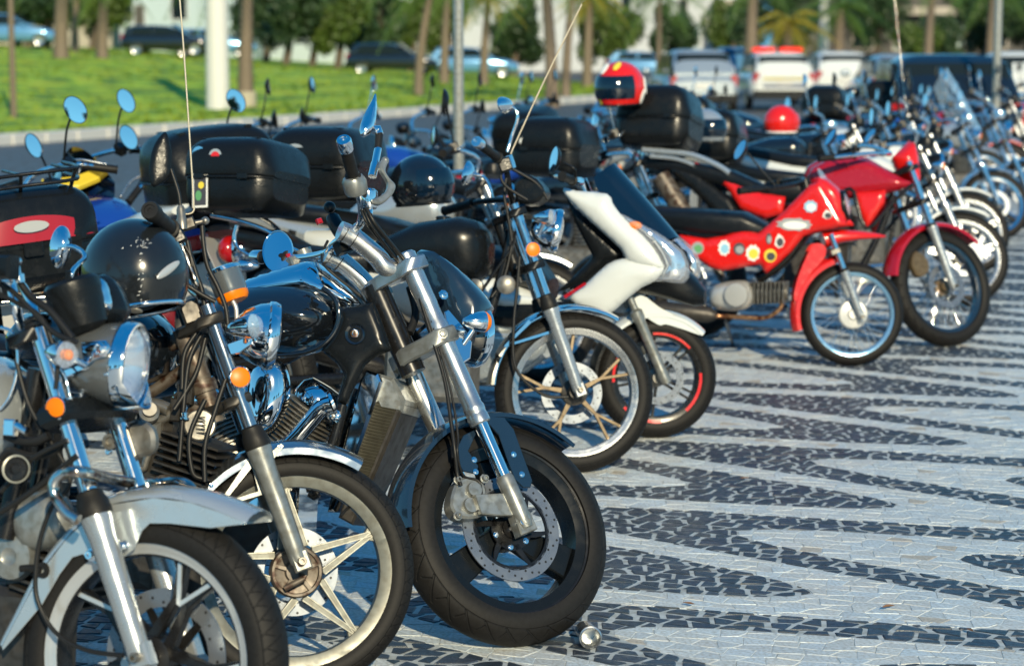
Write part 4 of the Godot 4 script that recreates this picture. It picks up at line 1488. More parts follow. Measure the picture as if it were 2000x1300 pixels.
	part(o, "switch_pod", mb, M.black_plastic)
	cables(o, "clutch_cable", v3([-.025,1.096,.14,.004,1.067,.14,.049,1.041,.14,.088,1.005,.14,.108,.985,.14]), 0.0085, M.cable)
	cables(o, "throttle_cable", v3([-.06,1.091,.16,-.028,1.076,.16,.031,1.029,.16,.076,.994,.16,.132,.977,.16]), 0.006, M.cable)
	cables(o, "brake_hose", v3([-.084,1.079,.16,-.02,1.054,.16,.043,1.024,.16,.085,.94,.16,.086,.876,.16]), 0.005, M.cable)
	cables(o, "chrome_hook", v3([.041,1.004,.13,.049,.998,.13,.055,.977,.13,.055,.939,.13]) + v3([.087,.908,.13,.102,.866,.13,.106,.858,.13,.097,.855,.13]), 0.003, M.chrome)
	mirror(o, v3([-.197,1.192,-.3])[0], Vector3(-0.80, 0.05, -0.60), 0.050, 0.026, v3([-.175,1.194,-.29,-.15,1.19,-.29,-.126,1.17,-.29]) + v3([-.114,1.136,-.22,-.121,1.098,-.22]), M.chrome, I, 0.0, 0.006)
	# body: tank, frame, engine
	mb = Mb.new()
	mb.loft([[-0.52, 0.80, 0.05, 0.04, 0.04, 2.2], [-0.46, 0.82, 0.13, 0.08, 0.09, 2.4], [-0.30, 0.84, 0.15, 0.10, 0.12, 2.4], [-0.16, 0.835, 0.145, 0.10, 0.13, 2.3], [-0.11, 0.825, 0.125, 0.08, 0.115, 2.3], [-0.075, 0.815, 0.08, 0.05, 0.07, 2.2], [-0.065, 0.81, 0.03, 0.02, 0.03, 2.0]], I, 36)
	part(o, "fuel_tank", mb, M.silver_paint)
	mb = Mb.new()
	mb.tube(smooth(v3([-.093,.999,.1,-.065,.991,.1,-.049,.957,.1,-.047,.902,.1,-.062,.852,.1,-.083,.823,.1]), 5), 0.004, 8)
	part(o, "tank_trim", mb, M.chrome)
	mb = Mb.new()
	mb.tube(smooth(v3([-.043,.913,.02,-.057,.824,.02,-.077,.711,.02,-.106,.542,.02]), 5), 0.024, 14)
	mb.tube(smooth(v3([-.072,.867,0,-.231,.904,0,-.485,.892,0]), 5), 0.022, 14)
	mb.tube(smooth(v3([-.065,.89,-.06,-.055,.823,-.06,-.094,.594,-.06]), 5), 0.016, 12)
	part(o, "frame_tube", mb, M.black_metal)
	mb = Mb.new()
	mb.tube(smooth(v3([.179,.611,.2,.151,.625,.2,.12,.66,.2,.119,.687,.2,.141,.705,.2,.183,.71,.2]) + v3([.154,.683,0]) + v3([.143,.668,-.18,.206,.675,-.18,.239,.656,-.18,.223,.598,-.18]), 6), 0.0125, 14)
	mb.tube(v3([.223,.68,0,.233,.651,0]), 0.011, 10)
	part(o, "engine_guard", mb, M.worn_chrome)
	mb = Mb.new()
	mb.puff(smooth2(v2([-.112,.614,-.072,.636,-.022,.653,.024,.634,.048,.575,.035,.541,-.027,.516,-.072,.522,-.104,.564]), 4), 0.045, 0.05, mv(0, 0, -0.01), 0.012)
	mb.lathe(v2([0.0, 0.0, 0.055, 0.0, 0.05, 0.02, 0.02, 0.025, 0.012, 0.02, 0.0, 0.02]), aim(v3([-.093,.502,0])[0], Vector3(0, 0, 1)), 24, false)
	var en := part(o, "clutch_cover", mb, M.cast_alloy)
	mb = Mb.new()
	mb.box(Vector3(-0.22, 0.32, -0.12), Vector3(0.36, 0.22, 0.2), I, 0.03)
	for i in 9:
		mb.box(Vector3(-0.03 + 0.0, 0.42 + i * 0.021, -0.10), Vector3(0.17, 0.007, 0.19), Transform3D(Basis(Vector3(0, 0, 1), -0.25), Vector3(-0.10, 0.0, 0)), 0.001)
	mb.box(Vector3(-0.10, 0.54, -0.10), Vector3(0.10, 0.24, 0.12), I, 0.02)
	part(o, "engine", mb, M.dirty_steel)
	mb = Mb.new()
	mb.prism(smooth2(v2([.113,.794,.141,.81,.173,.792,.182,.76,.17,.737,.133,.729,.117,.756]), 3), -0.13, -0.10, I, 0.008)
	mb.lathe(v2([0.0, 0.0, 0.018, 0.0, 0.018, 0.02, 0.011, 0.02, 0.011, 0.012, 0.0, 0.012]), aim(v3([.082,.76,-.1])[0], Vector3(0, 0, 1)), 20, false)
	bolts(o, "carburettor_screw", v3([.072,.779,-.1,.098,.774,-.1,.071,.737,-.1,.106,.741,-.1]), Vector3(0, 0, 1), 0.006, 0.008, M.chrome)
	part(o, "carburettor", mb, M.dull_metal)
	mb = Mb.new()
	mb.lathe(v2([0.0, -0.02, 0.022, -0.018, 0.028, 0.0, 0.031, 0.006, 0.028, 0.010, 0.024, 0.004, 0.012, 0.003, 0.010, 0.010, 0.0, 0.010]), aim(v3([-.003,.704,.16])[0], Vector3(0.75, 0.0, 0.66)), 28, false)
	var hn := part(o, "horn", mb, M.black_metal)
	mb = Mb.new()
	mb.ring(v2([0.030, 0.010, 0.0265, 0.011, 0.0265, 0.006, 0.030, 0.006]), aim(v3([-.003,.704,.16])[0], Vector3(0.75, 0.0, 0.66)) * Transform3D(Basis(Vector3.RIGHT, -PI / 2), Vector3.ZERO), 36)
	part(hn, "horn_rim", mb, M.wheel_edge)
	cables(o, "wiring", v3([.051,.777,.12,.021,.762,.12,-.017,.762,.12,-.055,.77,.12]), 0.010, M.cable)
	cables(o, "wiring", v3([.076,.788,.1,.06,.744,.1,-.002,.729,.1,-.053,.737,.1,-.077,.719,.1]), 0.008, M.cable)
	cables(o, "wiring", v3([-.054,.651,.13,-.007,.697,.13,.029,.732,.13,.101,.769,.13]), 0.006, M.cable)
	mb = Mb.new()
	mb.tube(v3([-.037,.788,.15,-.012,.795,.15,.016,.784,.15]), 0.009, 12)
	mb.box(v3([-.024,.789,.15])[0], Vector3(0.028, 0.036, 0.02), I, 0.004)
	part(o, "hose_union", mb, M.chrome)
	mb = Mb.new()
	mb.box(v3([-.064,.873,.02])[0], Vector3(0.014, 0.045, 0.01), I, 0.001)
	part(o, "frame_plate", mb, M.sticker_silver)
	var sp := []
	for i in 60:
		var a := i * 1.25
		sp.append((v3([.099,.904,.06])[0] as Vector3).lerp(v3([.086,.848,.06])[0], i / 59.0) + Vector3(cos(a), 0, sin(a)) * 0.005)
	mb = Mb.new()
	mb.tube(sp, 0.0016, 5)
	part(o, "coil_spring", mb, M.chrome)
	seat_and_tail(o, -0.52, 0.76, -1.05, 0.30, M.silver_paint)

func worn_bike() -> void:
	var o := thing("motorcycle", "worn bike with pale star-spoked wheel, chrome headlight and a tall antenna on its bar", "motorcycle", Transform3D(Basis(Vector3(0.9613,0,0.2756),Vector3(0.0431,0.9877,-0.1504),Vector3(-0.2722,0.1564,0.9494)),Vector3(-0.8224,0,-5.4956)), "motorcycles parked in the front row")
	var F := Transform3D(Basis(Vector3(0.8104,0.3739,-0.4511),Vector3(-0.3686,0.9238,0.1036),Vector3(0.4554,0.0823,0.8865)),Vector3(0.256,0.3084,-0.07))
	var I := Transform3D.IDENTITY
	var w := node(o, "front_wheel", F)
	tyre(w, I, 0.300, 0.040, 0.240, M.tread_fine, 1.1)
	var mb := Mb.new()
	mb.ring(rim_profile(0.240, 0.031, 0.03), I, 72)
	for k in 5:
		var a := 6.0 + k * 72.0
		limb(mb, pol(0.066, a - 27), pol(0.218, a), 0.0085, 0.006, -0.011, 0.0135, 0.002)
		limb(mb, pol(0.066, a + 27), pol(0.218, a), 0.0085, 0.006, -0.011, 0.0136, 0.002)
		mb.prism(PackedVector2Array([pol(0.19, a - 2), pol(0.215, a - 6), pol(0.216, a + 6), pol(0.19, a + 2)]), -0.012, 0.012, I, 0.003)
	part(w, "rim", mb, M.cast_wheel)
	for k in 5:
		var a := 6.0 + k * 72.0
		mb = Mb.new()
		for e: float in [-1.0, 1.0]:
			for q: float in [-27.0, 27.0]:
				var p0 := pol(0.068, a + q)
				var p1 := pol(0.218, a)
				var nn := (p1 - p0).normalized().orthogonal()
				limb(mb, p0 + nn * 0.0075 * e, p1 + nn * 0.005 * e, 0.0016, 0.0014, 0.008, 0.0168 + 0.0002 * e + 0.00005 * signf(q), 0.0005)
		part(w, "spoke_edge", mb, M.wheel_edge)
	mb = Mb.new()
	mb.ring(v2([0.2478, 0.0335, 0.2478, 0.029, 0.2405, 0.029, 0.2405, 0.0335]), I, 72)
	mb.ring(v2([0.2250, 0.022, 0.2250, 0.012, 0.2195, 0.010, 0.2195, 0.021]), I, 72)
	mb.ring(v2([0.2360, 0.0265, 0.2360, 0.020, 0.2335, 0.020, 0.2335, 0.0255]), I, 72)
	part(w, "rim_edge", mb, M.wheel_edge)
	mb = Mb.new()
	mb.lathe(v2([0.0, -0.03, 0.062, -0.03, 0.066, -0.022, 0.066, 0.026, 0.062, 0.032, 0.056, 0.032, 0.054, 0.020, 0.030, 0.016, 0.026, 0.03, 0.0, 0.03]), zy(), 36, false)
	for k in 5:
		limb(mb, pol(0.025, k * 72.0), pol(0.056, k * 72.0), 0.005, 0.005, 0.014, 0.028, 0.001)
	part(w, "hub", mb, M.rusty_steel)
	disc(w, I, 0.112, 0.075, -0.045, M.disc_steel, 24)
	mb = Mb.new()
	mb.tube([Vector3(0.214, -0.0, 0.0).rotated(Vector3(0, 0, 1), 0.52), Vector3(0.195, 0.004, 0.012).rotated(Vector3(0, 0, 1), 0.52), Vector3(0.178, 0.004, 0.02).rotated(Vector3(0, 0, 1), 0.52)], 0.004, 8)
	part(w, "tyre_valve", mb, M.cable)
	for s: float in [1.0, -1.0]:
		fork_leg(o, F, 0.008, 0.095 * s, 0.02, 0.325, 0.70, 0.0285, 0.0175, M.cast_alloy, M.aged_chrome)
		mb = Mb.new()
		limb(mb, Vector2(0.0, 0.215), Vector2(-0.13, 0.222), 0.006, 0.005, 0.067 * s - 0.003, 0.067 * s + 0.003, 0.001)
		limb(mb, Vector2(-0.128, 0.222), Vector2(-0.02, 0.295), 0.005, 0.010, 0.067 * s - 0.0031, 0.067 * s + 0.0031, 0.001)
		limb(mb, Vector2(-0.02, 0.21), Vector2(-0.012, 0.30), 0.007, 0.007, 0.067 * s - 0.0033, 0.067 * s + 0.0033, 0.001)
		limb(mb, Vector2(0.02, 0.285), Vector2(0.07, 0.31), 0.010, 0.005, 0.067 * s - 0.003, 0.067 * s + 0.003, 0.001)
		part(o, "mudguard_stay", mb, M.cast_alloy, F)
	mb = Mb.new()
	mb.bar(Vector3(0.008, 0.02, -0.115), Vector3(0.008, 0.02, 0.12), 0.009, 14)
	mb.bar(Vector3(-0.045, -0.028, 0.05), Vector3(0.01, -0.02, 0.055), 0.008, 10)
	part(o, "front_axle", mb, M.rusty_steel, F)
	var fd := fender(o, F, "front_mudguard", 0.308, 0.332, 0.066, 39.0, 148.0, M.aged_chrome, 0.016)
	bolts(fd, "rivet", [Vector3(0.06, 0.306, 0.067), Vector3(-0.13, 0.275, 0.067), Vector3(0.0, 0.31, 0.067)], Vector3(0, 0, 1), 0.004, 0.004, M.chrome)
	yoke(o, F, 0.66, 0.095, M.dirty_steel, 0.028)
	yoke(o, F, 0.45, 0.078, M.dirty_steel, 0.026)
	mb = Mb.new()
	mb.bar(Vector3(-0.06, 0.42, 0), Vector3(-0.06, 0.67, 0), 0.027, 18)
	mb.lathe(v2([0.027, 0.50, 0.034, 0.50, 0.036, 0.52, 0.034, 0.53, 0.027, 0.53]), mv(-0.06, 0, 0), 18, false)
	part(o, "steering_stem", mb, M.rusty_steel, F)
	mb = Mb.new()
	for s: float in [1.0, -1.0]:
		mb.box(Vector3(-0.03, 0.70, 0.04 * s), Vector3(0.05, 0.06, 0.035), I, 0.008)
	part(o, "bar_clamp", mb, M.dirty_steel, F)
	bolts(o, "yoke_bolt", [Vector3(-0.04, 0.73, 0.04), Vector3(-0.04, 0.73, -0.04), Vector3(0.008, 0.68, 0.095), Vector3(0.008, 0.68, -0.095)], Vector3(0, 1, 0), 0.009, 0.018, M.chrome)
	reflector(o, v3([.021,.501,.125])[0], Vector3(0.1, 0, 1), 0.0255, F)
	# handlebar swept back; the right grip comes towards the camera
	mb = Mb.new()
	mb.tube(smooth(v3([-.026,.939,-.3]) + v3([-.009,.878,-.22]) + v3([.002,.774,-.1]) + v3([.011,.731,0]) + v3([.002,.75,.09,.001,.811,.09,-.001,.873,.09]) + v3([-.011,.893,.16]) + v3([-.032,.914,.24]) + v3([-.06,.927,.34]), 6), 0.0115, 16)
	part(o, "handlebar", mb, M.worn_chrome, F)
	grip(o, v3([-.025,.893,.22])[0], v3([-.061,.924,.34])[0], F, M.rubber, 0.0195)
	grip(o, v3([-.009,.878,-.22])[0], v3([-.037,.963,-.34])[0], F, null, 0.018)
	mb = Mb.new()
	mb.box(Vector3.ZERO, Vector3(0.048, 0.045, 0.04), aim(v3([-.019,.875,.19])[0], v3([-.015,.849,.19])[0] - v3([-.019,.875,.19])[0]), 0.008)
	mb.ball(v3([-.035,.89,.21])[0], Vector3(0.03, 0.026, 0.026))
	part(o, "throttle_housing", mb, M.black_plastic, F)
	mb = Mb.new()
	mb.lathe(v2([0.0, -0.03, 0.013, -0.03, 0.014, -0.005, 0.011, 0.0, 0.011, 0.02, 0.007, 0.03, 0.0, 0.03]), aim(v3([.019,.921,.13])[0], v3([.027,.951,.13])[0] - v3([.019,.921,.13])[0]), 16, false)
	part(o, "mirror_mount", mb, M.dull_metal, F)
	lever(o, v3([.023,.9,.12,.044,.899,.12,.073,.896,.12]), M.dull_metal, F, 0.006)
	mb = Mb.new()
	mb.box(v3([.027,.902,.12])[0], Vector3(0.04, 0.03, 0.03), I, 0.006)
	part(o, "lever_perch", mb, M.dirty_steel, F)
	cables(o, "mirror_arm", v3([.026,.949,.13,.033,.983,.13,.035,1.043,.13]), 0.0045, M.cable, F)
	mb = Mb.new()
	mb.puff(smooth2(v2([.047,1.134,.056,1.126,.053,1.091,.041,1.055,.025,1.026,0,1.017,-.022,1.015,-.021,1.042,-.007,1.078,.015,1.111]), 4), 0.007, 0.02, mv(0, 0, 0.13), 0.008)
	part(o, "mirror", mb, M.black_plastic, F)
	cables(o, "antenna", v3([.028,.929,.12,.04,.925,.12,.053,.928,.12,.061,.948,.12]) + v3([.095,1.065,.12,.159,1.289,.12,.203,1.45,.12,.244,1.603,.12]), 0.0022, M.rod_metal, F)
	for cb in [v3([-.01,.871,.12,-.036,.853,.12,-.049,.817,.12,-.036,.779,.12,-.005,.735,.12,.028,.697,.12]), v3([.006,.855,.1,.011,.826,.1,.009,.773,.1,.008,.733,.1,-.01,.645,.1]), v3([.059,.885,.14,.046,.836,.14,.038,.785,.14,.044,.729,.14,.045,.675,.14,.034,.625,.14]), v3([.016,.865,.1,.011,.826,.1,.006,.801,.1]), v3([-.022,.64,.06,-.073,.59,.06,-.115,.51,.06,-.183,.359,.06]), v3([-.02,.625,.06,-.064,.559,.06,-.105,.52,.06,-.152,.483,.06]), v3([-.023,.654,.05,-.08,.607,.05,-.116,.525,.05]), v3([-.011,.51,.1,-.06,.447,.1,-.114,.372,.1,-.144,.289,.1]), v3([-.074,.48,.08,-.139,.409,.08,-.163,.324,.08,-.146,.298,.08])]:
		cables(o, "control_cable", cb, 0.0062, M.cable, F)
	# headlight, signal, gauge
	lamp(o, v3([.177,.897,0])[0], Vector3(1, -0.10, -0.52), 0.082, 0.085, M.chrome, M.chrome)
	winker(o, v3([.195,.915,.14])[0], Vector3(1, 0.12, 0.1), 0.031, 0.075, v3([.16,.874,.09])[0], M.clear_lens, M.chrome)
	mb = Mb.new()
	mb.prism(v2([.113,.87,.173,.893,.179,.872,.148,.848,.125,.843]), 0.085, 0.10, I, 0.003)
	part(o, "signal_bracket", mb, M.chrome)
	mb = Mb.new()
	var gt := aim(v3([.062,1.016,-.02])[0], v3([.044,1.055,-.02])[0] - v3([.062,1.016,-.02])[0])
	mb.lathe(v2([0.0, -0.02, 0.040, -0.02, 0.043, -0.010, 0.043, 0.034, 0.045, 0.038, 0.045, 0.046, 0.040, 0.048, 0.0, 0.048]), gt, 28, false)
	var gg := part(o, "speedometer", mb, M.grey_paint)
	mb = Mb.new()
	mb.lathe(v2([0.0, -0.042, 0.034, -0.040, 0.041, -0.030, 0.042, -0.020, 0.0, -0.020]), gt, 28, false)
	part(gg, "amber_lens", mb, M.amber)
	mb = Mb.new()
	mb.lathe(v2([0.0425, 0.036, 0.0465, 0.038, 0.0465, 0.047, 0.041, 0.050, 0.0, 0.049]), gt, 28, false)
	part(gg, "chrome_bezel", mb, M.chrome)
	cables(o, "gauge_lead", v3([.082,.98,0,.091,.964,0,.094,.945,0,.095,.926,0]), 0.006, M.sticker_silver)
	# frame, engine and tank
	mb = Mb.new()
	mb.tube(smooth(v3([.008,.717,.02,-.023,.625,.02,-.052,.521,.02,-.083,.429,.02]), 5), 0.020, 12)
	mb.tube(smooth(v3([-.031,.883,0,-.198,.838,0,-.471,.815,0]), 5), 0.022, 12)
	mb.tube(smooth(v3([-.009,.833,-.02,-.186,.708,-.02,-.269,.652,-.02]), 5), 0.016, 12)
	part(o, "frame_tube", mb, M.rusty_steel)
	mb = Mb.new()
	mb.tube(smooth(v3([-.045,.513,.17]) + v3([-.019,.532,.14]) + v3([-.04,.515,0]) + v3([-.085,.501,-.15,-.069,.456,-.15]), 5), 0.012, 12)
	part(o, "engine_guard", mb, M.rusty_steel)
	mb = Mb.new()
	mb.loft([[-0.52, 0.86, 0.05, 0.03, 0.04, 2.3], [-0.46, 0.865, 0.12, 0.07, 0.08, 2.4], [-0.28, 0.87, 0.14, 0.085, 0.10, 2.4], [-0.14, 0.87, 0.13, 0.08, 0.11, 2.4], [-0.09, 0.86, 0.08, 0.05, 0.07, 2.2], [-0.075, 0.86, 0.03, 0.02, 0.03, 2.0]], I, 28)
	part(o, "fuel_tank", mb, M.black_paint)
	mb = Mb.new()
	mb.box(Vector3(-0.24, 0.35, 0.0), Vector3(0.34, 0.2, 0.2), I, 0.03)
	for i in 10:
		mb.box(Vector3(-0.02, 0.47 + i * 0.019, 0.0), Vector3(0.16, 0.006, 0.17), Transform3D(Basis(Vector3(0, 0, 1), -0.25), Vector3(-0.12, 0.0, 0)), 0.001)
	mb.box(Vector3(-0.10, 0.56, 0.0), Vector3(0.10, 0.26, 0.11), I, 0.02)
	part(o, "engine", mb, M.dirty_steel)
	mb = Mb.new()
	mb.tube(smooth(v3([-.05,.701,.06,-.093,.712,.06,-.141,.703,.06,-.19,.688,.06]), 4), 0.017, 12)
	mb.lathe(v2([0.0, 0.0, 0.024, 0.0, 0.026, 0.03, 0.018, 0.034, 0.018, 0.05, 0.0, 0.05]), aim(v3([-.096,.686,.08])[0], Vector3(0.4, 0.3, 0.8)), 18, false)
	mb.box(v3([-.093,.635,.05])[0], Vector3(0.05, 0.07, 0.05), I, 0.01)
	mb.tube(smooth(v3([-.086,.623,.07,-.102,.571,.07,-.11,.551,.07,-.133,.563,.07]), 4), 0.010, 10)
	mb.tube(smooth(v3([-.027,.702,.05,-.095,.661,.05,-.121,.621,.05]), 4), 0.013, 10)
	part(o, "carburettor", mb, M.dull_metal)
	mb = Mb.new()
	mb.lathe(v2([0.0, -0.025, 0.024, -0.022, 0.038, -0.006, 0.040, 0.0, 0.036, 0.004, 0.012, 0.006, 0.0, 0.010]), aim(v3([.039,.667,.07])[0], Vector3(0.35, 0.15, 0.9)), 28, false)
	for i in 5:
		mb.bar((v3([.028,.685,.078])[0] as Vector3).lerp(v3([.03,.647,.078])[0], i / 4.0), (v3([.059,.687,.086])[0] as Vector3).lerp(v3([.061,.649,.086])[0], i / 4.0), 0.002, 5)
	part(o, "horn", mb, M.dull_metal)
	mb = Mb.new()
	mb.box(v3([-.012,.741,.05])[0], Vector3(0.04, 0.05, 0.03), I, 0.006)
	mb.box(v3([-.034,.702,.05])[0], Vector3(0.03, 0.06, 0.03), I, 0.006)
	mb.tube(v3([-.038,.734,.06,-.025,.747,.06,.006,.748,.06]), 0.006, 8)
	part(o, "horn_bracket", mb, M.dirty_steel)
	seat_and_tail(o, -0.52, 0.80, -1.02, 0.30, M.black_paint)

func gold_wheel_bike() -> void:
	var o := thing("motorcycle", "matt black bike with golden Y-spoked front wheel and chrome mudguard beside the white scooter", "motorcycle", Transform3D(Basis(Vector3(0.9659,0,0.2588),Vector3(0.0405,0.9877,-0.1511),Vector3(-0.2556,0.1564,0.954)),Vector3(-0.0497,0,-8.3928)), "motorcycles parked in the front row")
	var F := Transform3D(Basis(Vector3(0.8491,0.3652,-0.3817),Vector3(-0.3491,0.9302,0.1134),Vector3(0.3965,0.037,0.9173)),Vector3(0.2593,0.3177,-0.0839))
	var I := Transform3D.IDENTITY
	var w := node(o, "front_wheel", F)
	tyre(w, I, 0.305, 0.042, 0.243, M.tread_fine, 1.1)
	var mb := Mb.new()
	mb.ring(rim_profile(0.243, 0.034, 0.026), I, 64)
	mb.ring(v2([0.249, 0.036, 0.249, 0.030, 0.224, 0.024, 0.222, 0.027, 0.238, 0.034]), I, 64)
	part(w, "rim", mb, M.aluminium)
	for k in 5:
		var a := 8.0 + k * 72.0
		mb = Mb.new()
		limb(mb, pol(0.03, a), pol(0.12, a), 0.011, 0.006, -0.008, 0.010, 0.002)
		limb(mb, pol(0.115, a), pol(0.224, a + 9), 0.006, 0.006, -0.008, 0.010, 0.002)
		limb(mb, pol(0.115, a), pol(0.224, a - 9), 0.006, 0.006, -0.0081, 0.0101, 0.002)
		part(w, "spoke", mb, M.gold)
	hub(w, I, 0.05, 0.065, M.dirty_steel)
	disc(w, I, 0.118, 0.085, -0.05, M.disc_steel, 24)
	for s: float in [1.0, -1.0]:
		fork_leg(o, F, 0.003, 0.095 * s, 0.0, 0.33, 0.745, 0.0275, 0.0185, M.silver_leg, M.chrome)
		mb = Mb.new()
		limb(mb, Vector2(-0.0, 0.245), Vector2(-0.205, 0.252), 0.006, 0.005, 0.066 * s - 0.002, 0.066 * s + 0.002, 0.001)
		limb(mb, Vector2(-0.20, 0.252), Vector2(-0.08, 0.31), 0.005, 0.008, 0.066 * s - 0.0021, 0.066 * s + 0.0021, 0.001)
		part(o, "mudguard_stay", mb, M.chrome, F)
	fender(o, F, "front_mudguard", 0.316, 0.336, 0.064, 40.0, 156.0, M.chrome, 0.004)
	yoke(o, F, 0.71, 0.095, M.black_metal)
	yoke(o, F, 0.50, 0.095, M.black_metal)
	mb = Mb.new()
	mb.bar(Vector3(-0.055, 0.46, 0), Vector3(-0.055, 0.71, 0), 0.026, 16)
	part(o, "steering_stem", mb, M.black_metal, F)
	reflector(o, v3([.009,.559,.122])[0], Vector3(0, 0, 1), 0.027, F)
	lamp(o, v3([.177,.925,0])[0], Vector3(1, -0.15, -0.25), 0.080, 0.09, M.chrome, M.chrome)
	winker(o, v3([.194,.964,.14])[0], Vector3(1, 0.05, 0.1), 0.030, 0.07, v3([.141,.902,.09])[0], M.clear_lens, M.chrome)
	mb = Mb.new()
	mb.prism(smooth2(v2([.029,1.101,.084,1.131,.138,1.087,.144,1.05,.105,1.02,.041,1.027]), 2), -0.06, 0.06, I, 0.012)
	part(o, "instrument_cluster", mb, M.black_plastic)
	mb = Mb.new()
	mb.tube(smooth(v3([-.156,.824,-.34]) + v3([-.082,.815,-.2]) + v3([.001,.781,-.06]) + v3([.015,.758,0]) + v3([.011,.804,.06]) + v3([.013,.877,.12]) + v3([-.017,.92,.2]) + v3([-.081,.972,.32]), 6), 0.0115, 14)
	part(o, "handlebar", mb, M.black_metal, F)
	grip(o, v3([-.017,.92,.2])[0], v3([-.086,.976,.33])[0], F, M.chrome, 0.018)
	grip(o, v3([-.089,.816,-.22])[0], v3([-.187,.833,-.36])[0], F, null, 0.018)
	mb = Mb.new()
	mb.box(v3([.003,.889,.17])[0], Vector3(0.05, 0.05, 0.05), I, 0.008)
	part(o, "throttle_housing", mb, M.black_plastic, F)
	mb = Mb.new()
	mb.lathe(v2([0.0, -0.02, 0.02, -0.02, 0.022, 0.0, 0.022, 0.03, 0.0, 0.03]), aim(v3([.028,.889,.14])[0], Vector3(0, 1, 0)), 14, false)
	part(o, "master_cylinder", mb, M.chrome, F)
	mirror(o, v3([.068,1.096,.22])[0], Vector3(-0.85, 0.1, -0.5), 0.032, 0.062, v3([.088,1.091,.2,.105,1.069,.2,.102,1.034,.2]) + v3([.065,.983,.18,.029,.932,.18]), M.chrome, F, 0.0, 0.006)
	mirror(o, v3([-.072,.937,-.24])[0], Vector3(-0.8, 0.45, -0.4), 0.055, 0.04, v3([-.054,.927,-.24,-.014,.901,-.24]) + v3([-.007,.856,-.22,-.013,.809,-.22]), M.chrome, F, 0.6, 0.006)
	cables(o, "antenna", v3([.041,.921,.17,.062,.945,.17]) + v3([.248,1.137,.17,.484,1.37,.17]), 0.003, M.rod_metal, F)
	for cb in [v3([0,.876,.16,-.022,.853,.16,-.013,.809,.16,.044,.74,.16]), v3([.014,.859,.1,-.021,.789,.1,-.034,.712,.1,-.051,.616,.1]), v3([.039,.871,.1,.069,.84,.1,.112,.786,.1,.13,.719,.1]), v3([-.051,.6,.06,-.117,.499,.06,-.188,.442,.06]), v3([-.043,.552,.1,-.09,.446,.1,-.154,.306,.1,-.196,.158,.1,-.133,.035,.1,-.044,-.006,.1])]:
		cables(o, "control_cable", cb, 0.006, M.cable, F)
	mb = Mb.new()
	mb.loft([[-0.56, 0.80, 0.05, 0.03, 0.05, 2.2], [-0.50, 0.82, 0.10, 0.06, 0.08, 2.4], [-0.34, 0.855, 0.14, 0.09, 0.12, 2.4], [-0.18, 0.87, 0.145, 0.10, 0.15, 2.4], [-0.11, 0.865, 0.13, 0.085, 0.14, 2.5], [-0.075, 0.85, 0.09, 0.06, 0.10, 2.4], [-0.065, 0.84, 0.04, 0.03, 0.05, 2.0]], I, 36)
	mb.lathe(v2([0.0, 0.0, 0.03, 0.0, 0.03, 0.012, 0.022, 0.016, 0.0, 0.016]), mv(-0.26, 0.955, 0.0), 18, false)
	part(o, "fuel_tank", mb, M.satin_black)
	mb = Mb.new()
	mb.lathe(v2([0.0, -0.02, 0.022, -0.02, 0.034, -0.004, 0.036, 0.0, 0.030, 0.004, 0.0, 0.008]), aim(v3([.026,.71,.1])[0], Vector3(0.3, 0, 1)), 24, false)
	part(o, "horn", mb, M.dull_metal)
	mb = Mb.new()
	mb.tube(smooth(v3([.021,.919,.03,-.004,.783,.03,-.047,.626,.03,-.1,.45,.03]), 5), 0.020, 12)
	mb.tube(v3([.028,.838,.08,-.104,.642,.08]), 0.006, 8)
	part(o, "frame_tube", mb, M.black_metal)
	mb = Mb.new()
	mb.box(v2([-.129,.684])[0].x * Vector3(1, 0, 0) + Vector3(0, 0.52, 0), Vector3(0.14, 0.10, 0.16), I, 0.02)
	mb.lathe(v2([0.0, 0.0, 0.03, 0.0, 0.03, 0.02, 0.015, 0.025, 0.0, 0.025]), aim(v3([-.097,.7,.08])[0], Vector3(0, 0, 1)), 18, false)
	part(o, "carburettor", mb, M.dull_metal)
	mb = Mb.new()
	mb.box(Vector3(-0.28, 0.36, 0.0), Vector3(0.34, 0.2, 0.2), I, 0.03)
	for i in 9:
		mb.box(Vector3(-0.16, 0.48 + i * 0.02, 0.0), Vector3(0.16, 0.007, 0.17), I, 0.001)
	mb.box(Vector3(-0.16, 0.56, 0.0), Vector3(0.10, 0.22, 0.11), I, 0.02)
	part(o, "engine", mb, M.dull_metal)
	# chrome rear rack carries the box
	seat_and_tail(o, -0.56, 0.80, -1.04, 0.30, M.black_paint)
	mb = Mb.new()
	mb.tube(smooth(v3([-1.157,.945,.14,-1.033,.924,.14,-.926,.891,.14,-.872,.852,.14]), 5), 0.009, 12)
	mb.tube(smooth(v3([-1.047,.908,.14,-1.055,.848,.14,-1.017,.806,.14,-.921,.773,.14]), 5), 0.009, 12)
	mb.tube(smooth(v3([-1.275,1.008,-.14,-1.147,.986,-.14,-1.037,.951,-.14,-.981,.912,-.14]), 5), 0.009, 12)
	mb.tube(v3([-1.152,.945,.14]) + v3([-1.275,1.008,-.14]), 0.009, 12)
	part(o, "rear_rack", mb, M.chrome)
	mb = Mb.new()
	mb.box(Vector3.ZERO, Vector3(0.006, 0.16, 0.19), Transform3D(Basis(Vector3(0, 0, 1), 0.5), v3([-1.179,.796,0])[0]), 0.001)
	part(o, "number_plate", mb, M.sticker_silver)
	mb = Mb.new()
	mb.ball(v3([-1.119,.821,.03])[0], Vector3(0.045, 0.055, 0.06))
	part(o, "tail_lens", mb, M.red_lens)
	mb = Mb.new()
	mb.ball(v3([-1.072,.822,.03])[0], Vector3(0.05, 0.06, 0.055))
	part(o, "tail_light_shell", mb, M.chrome)
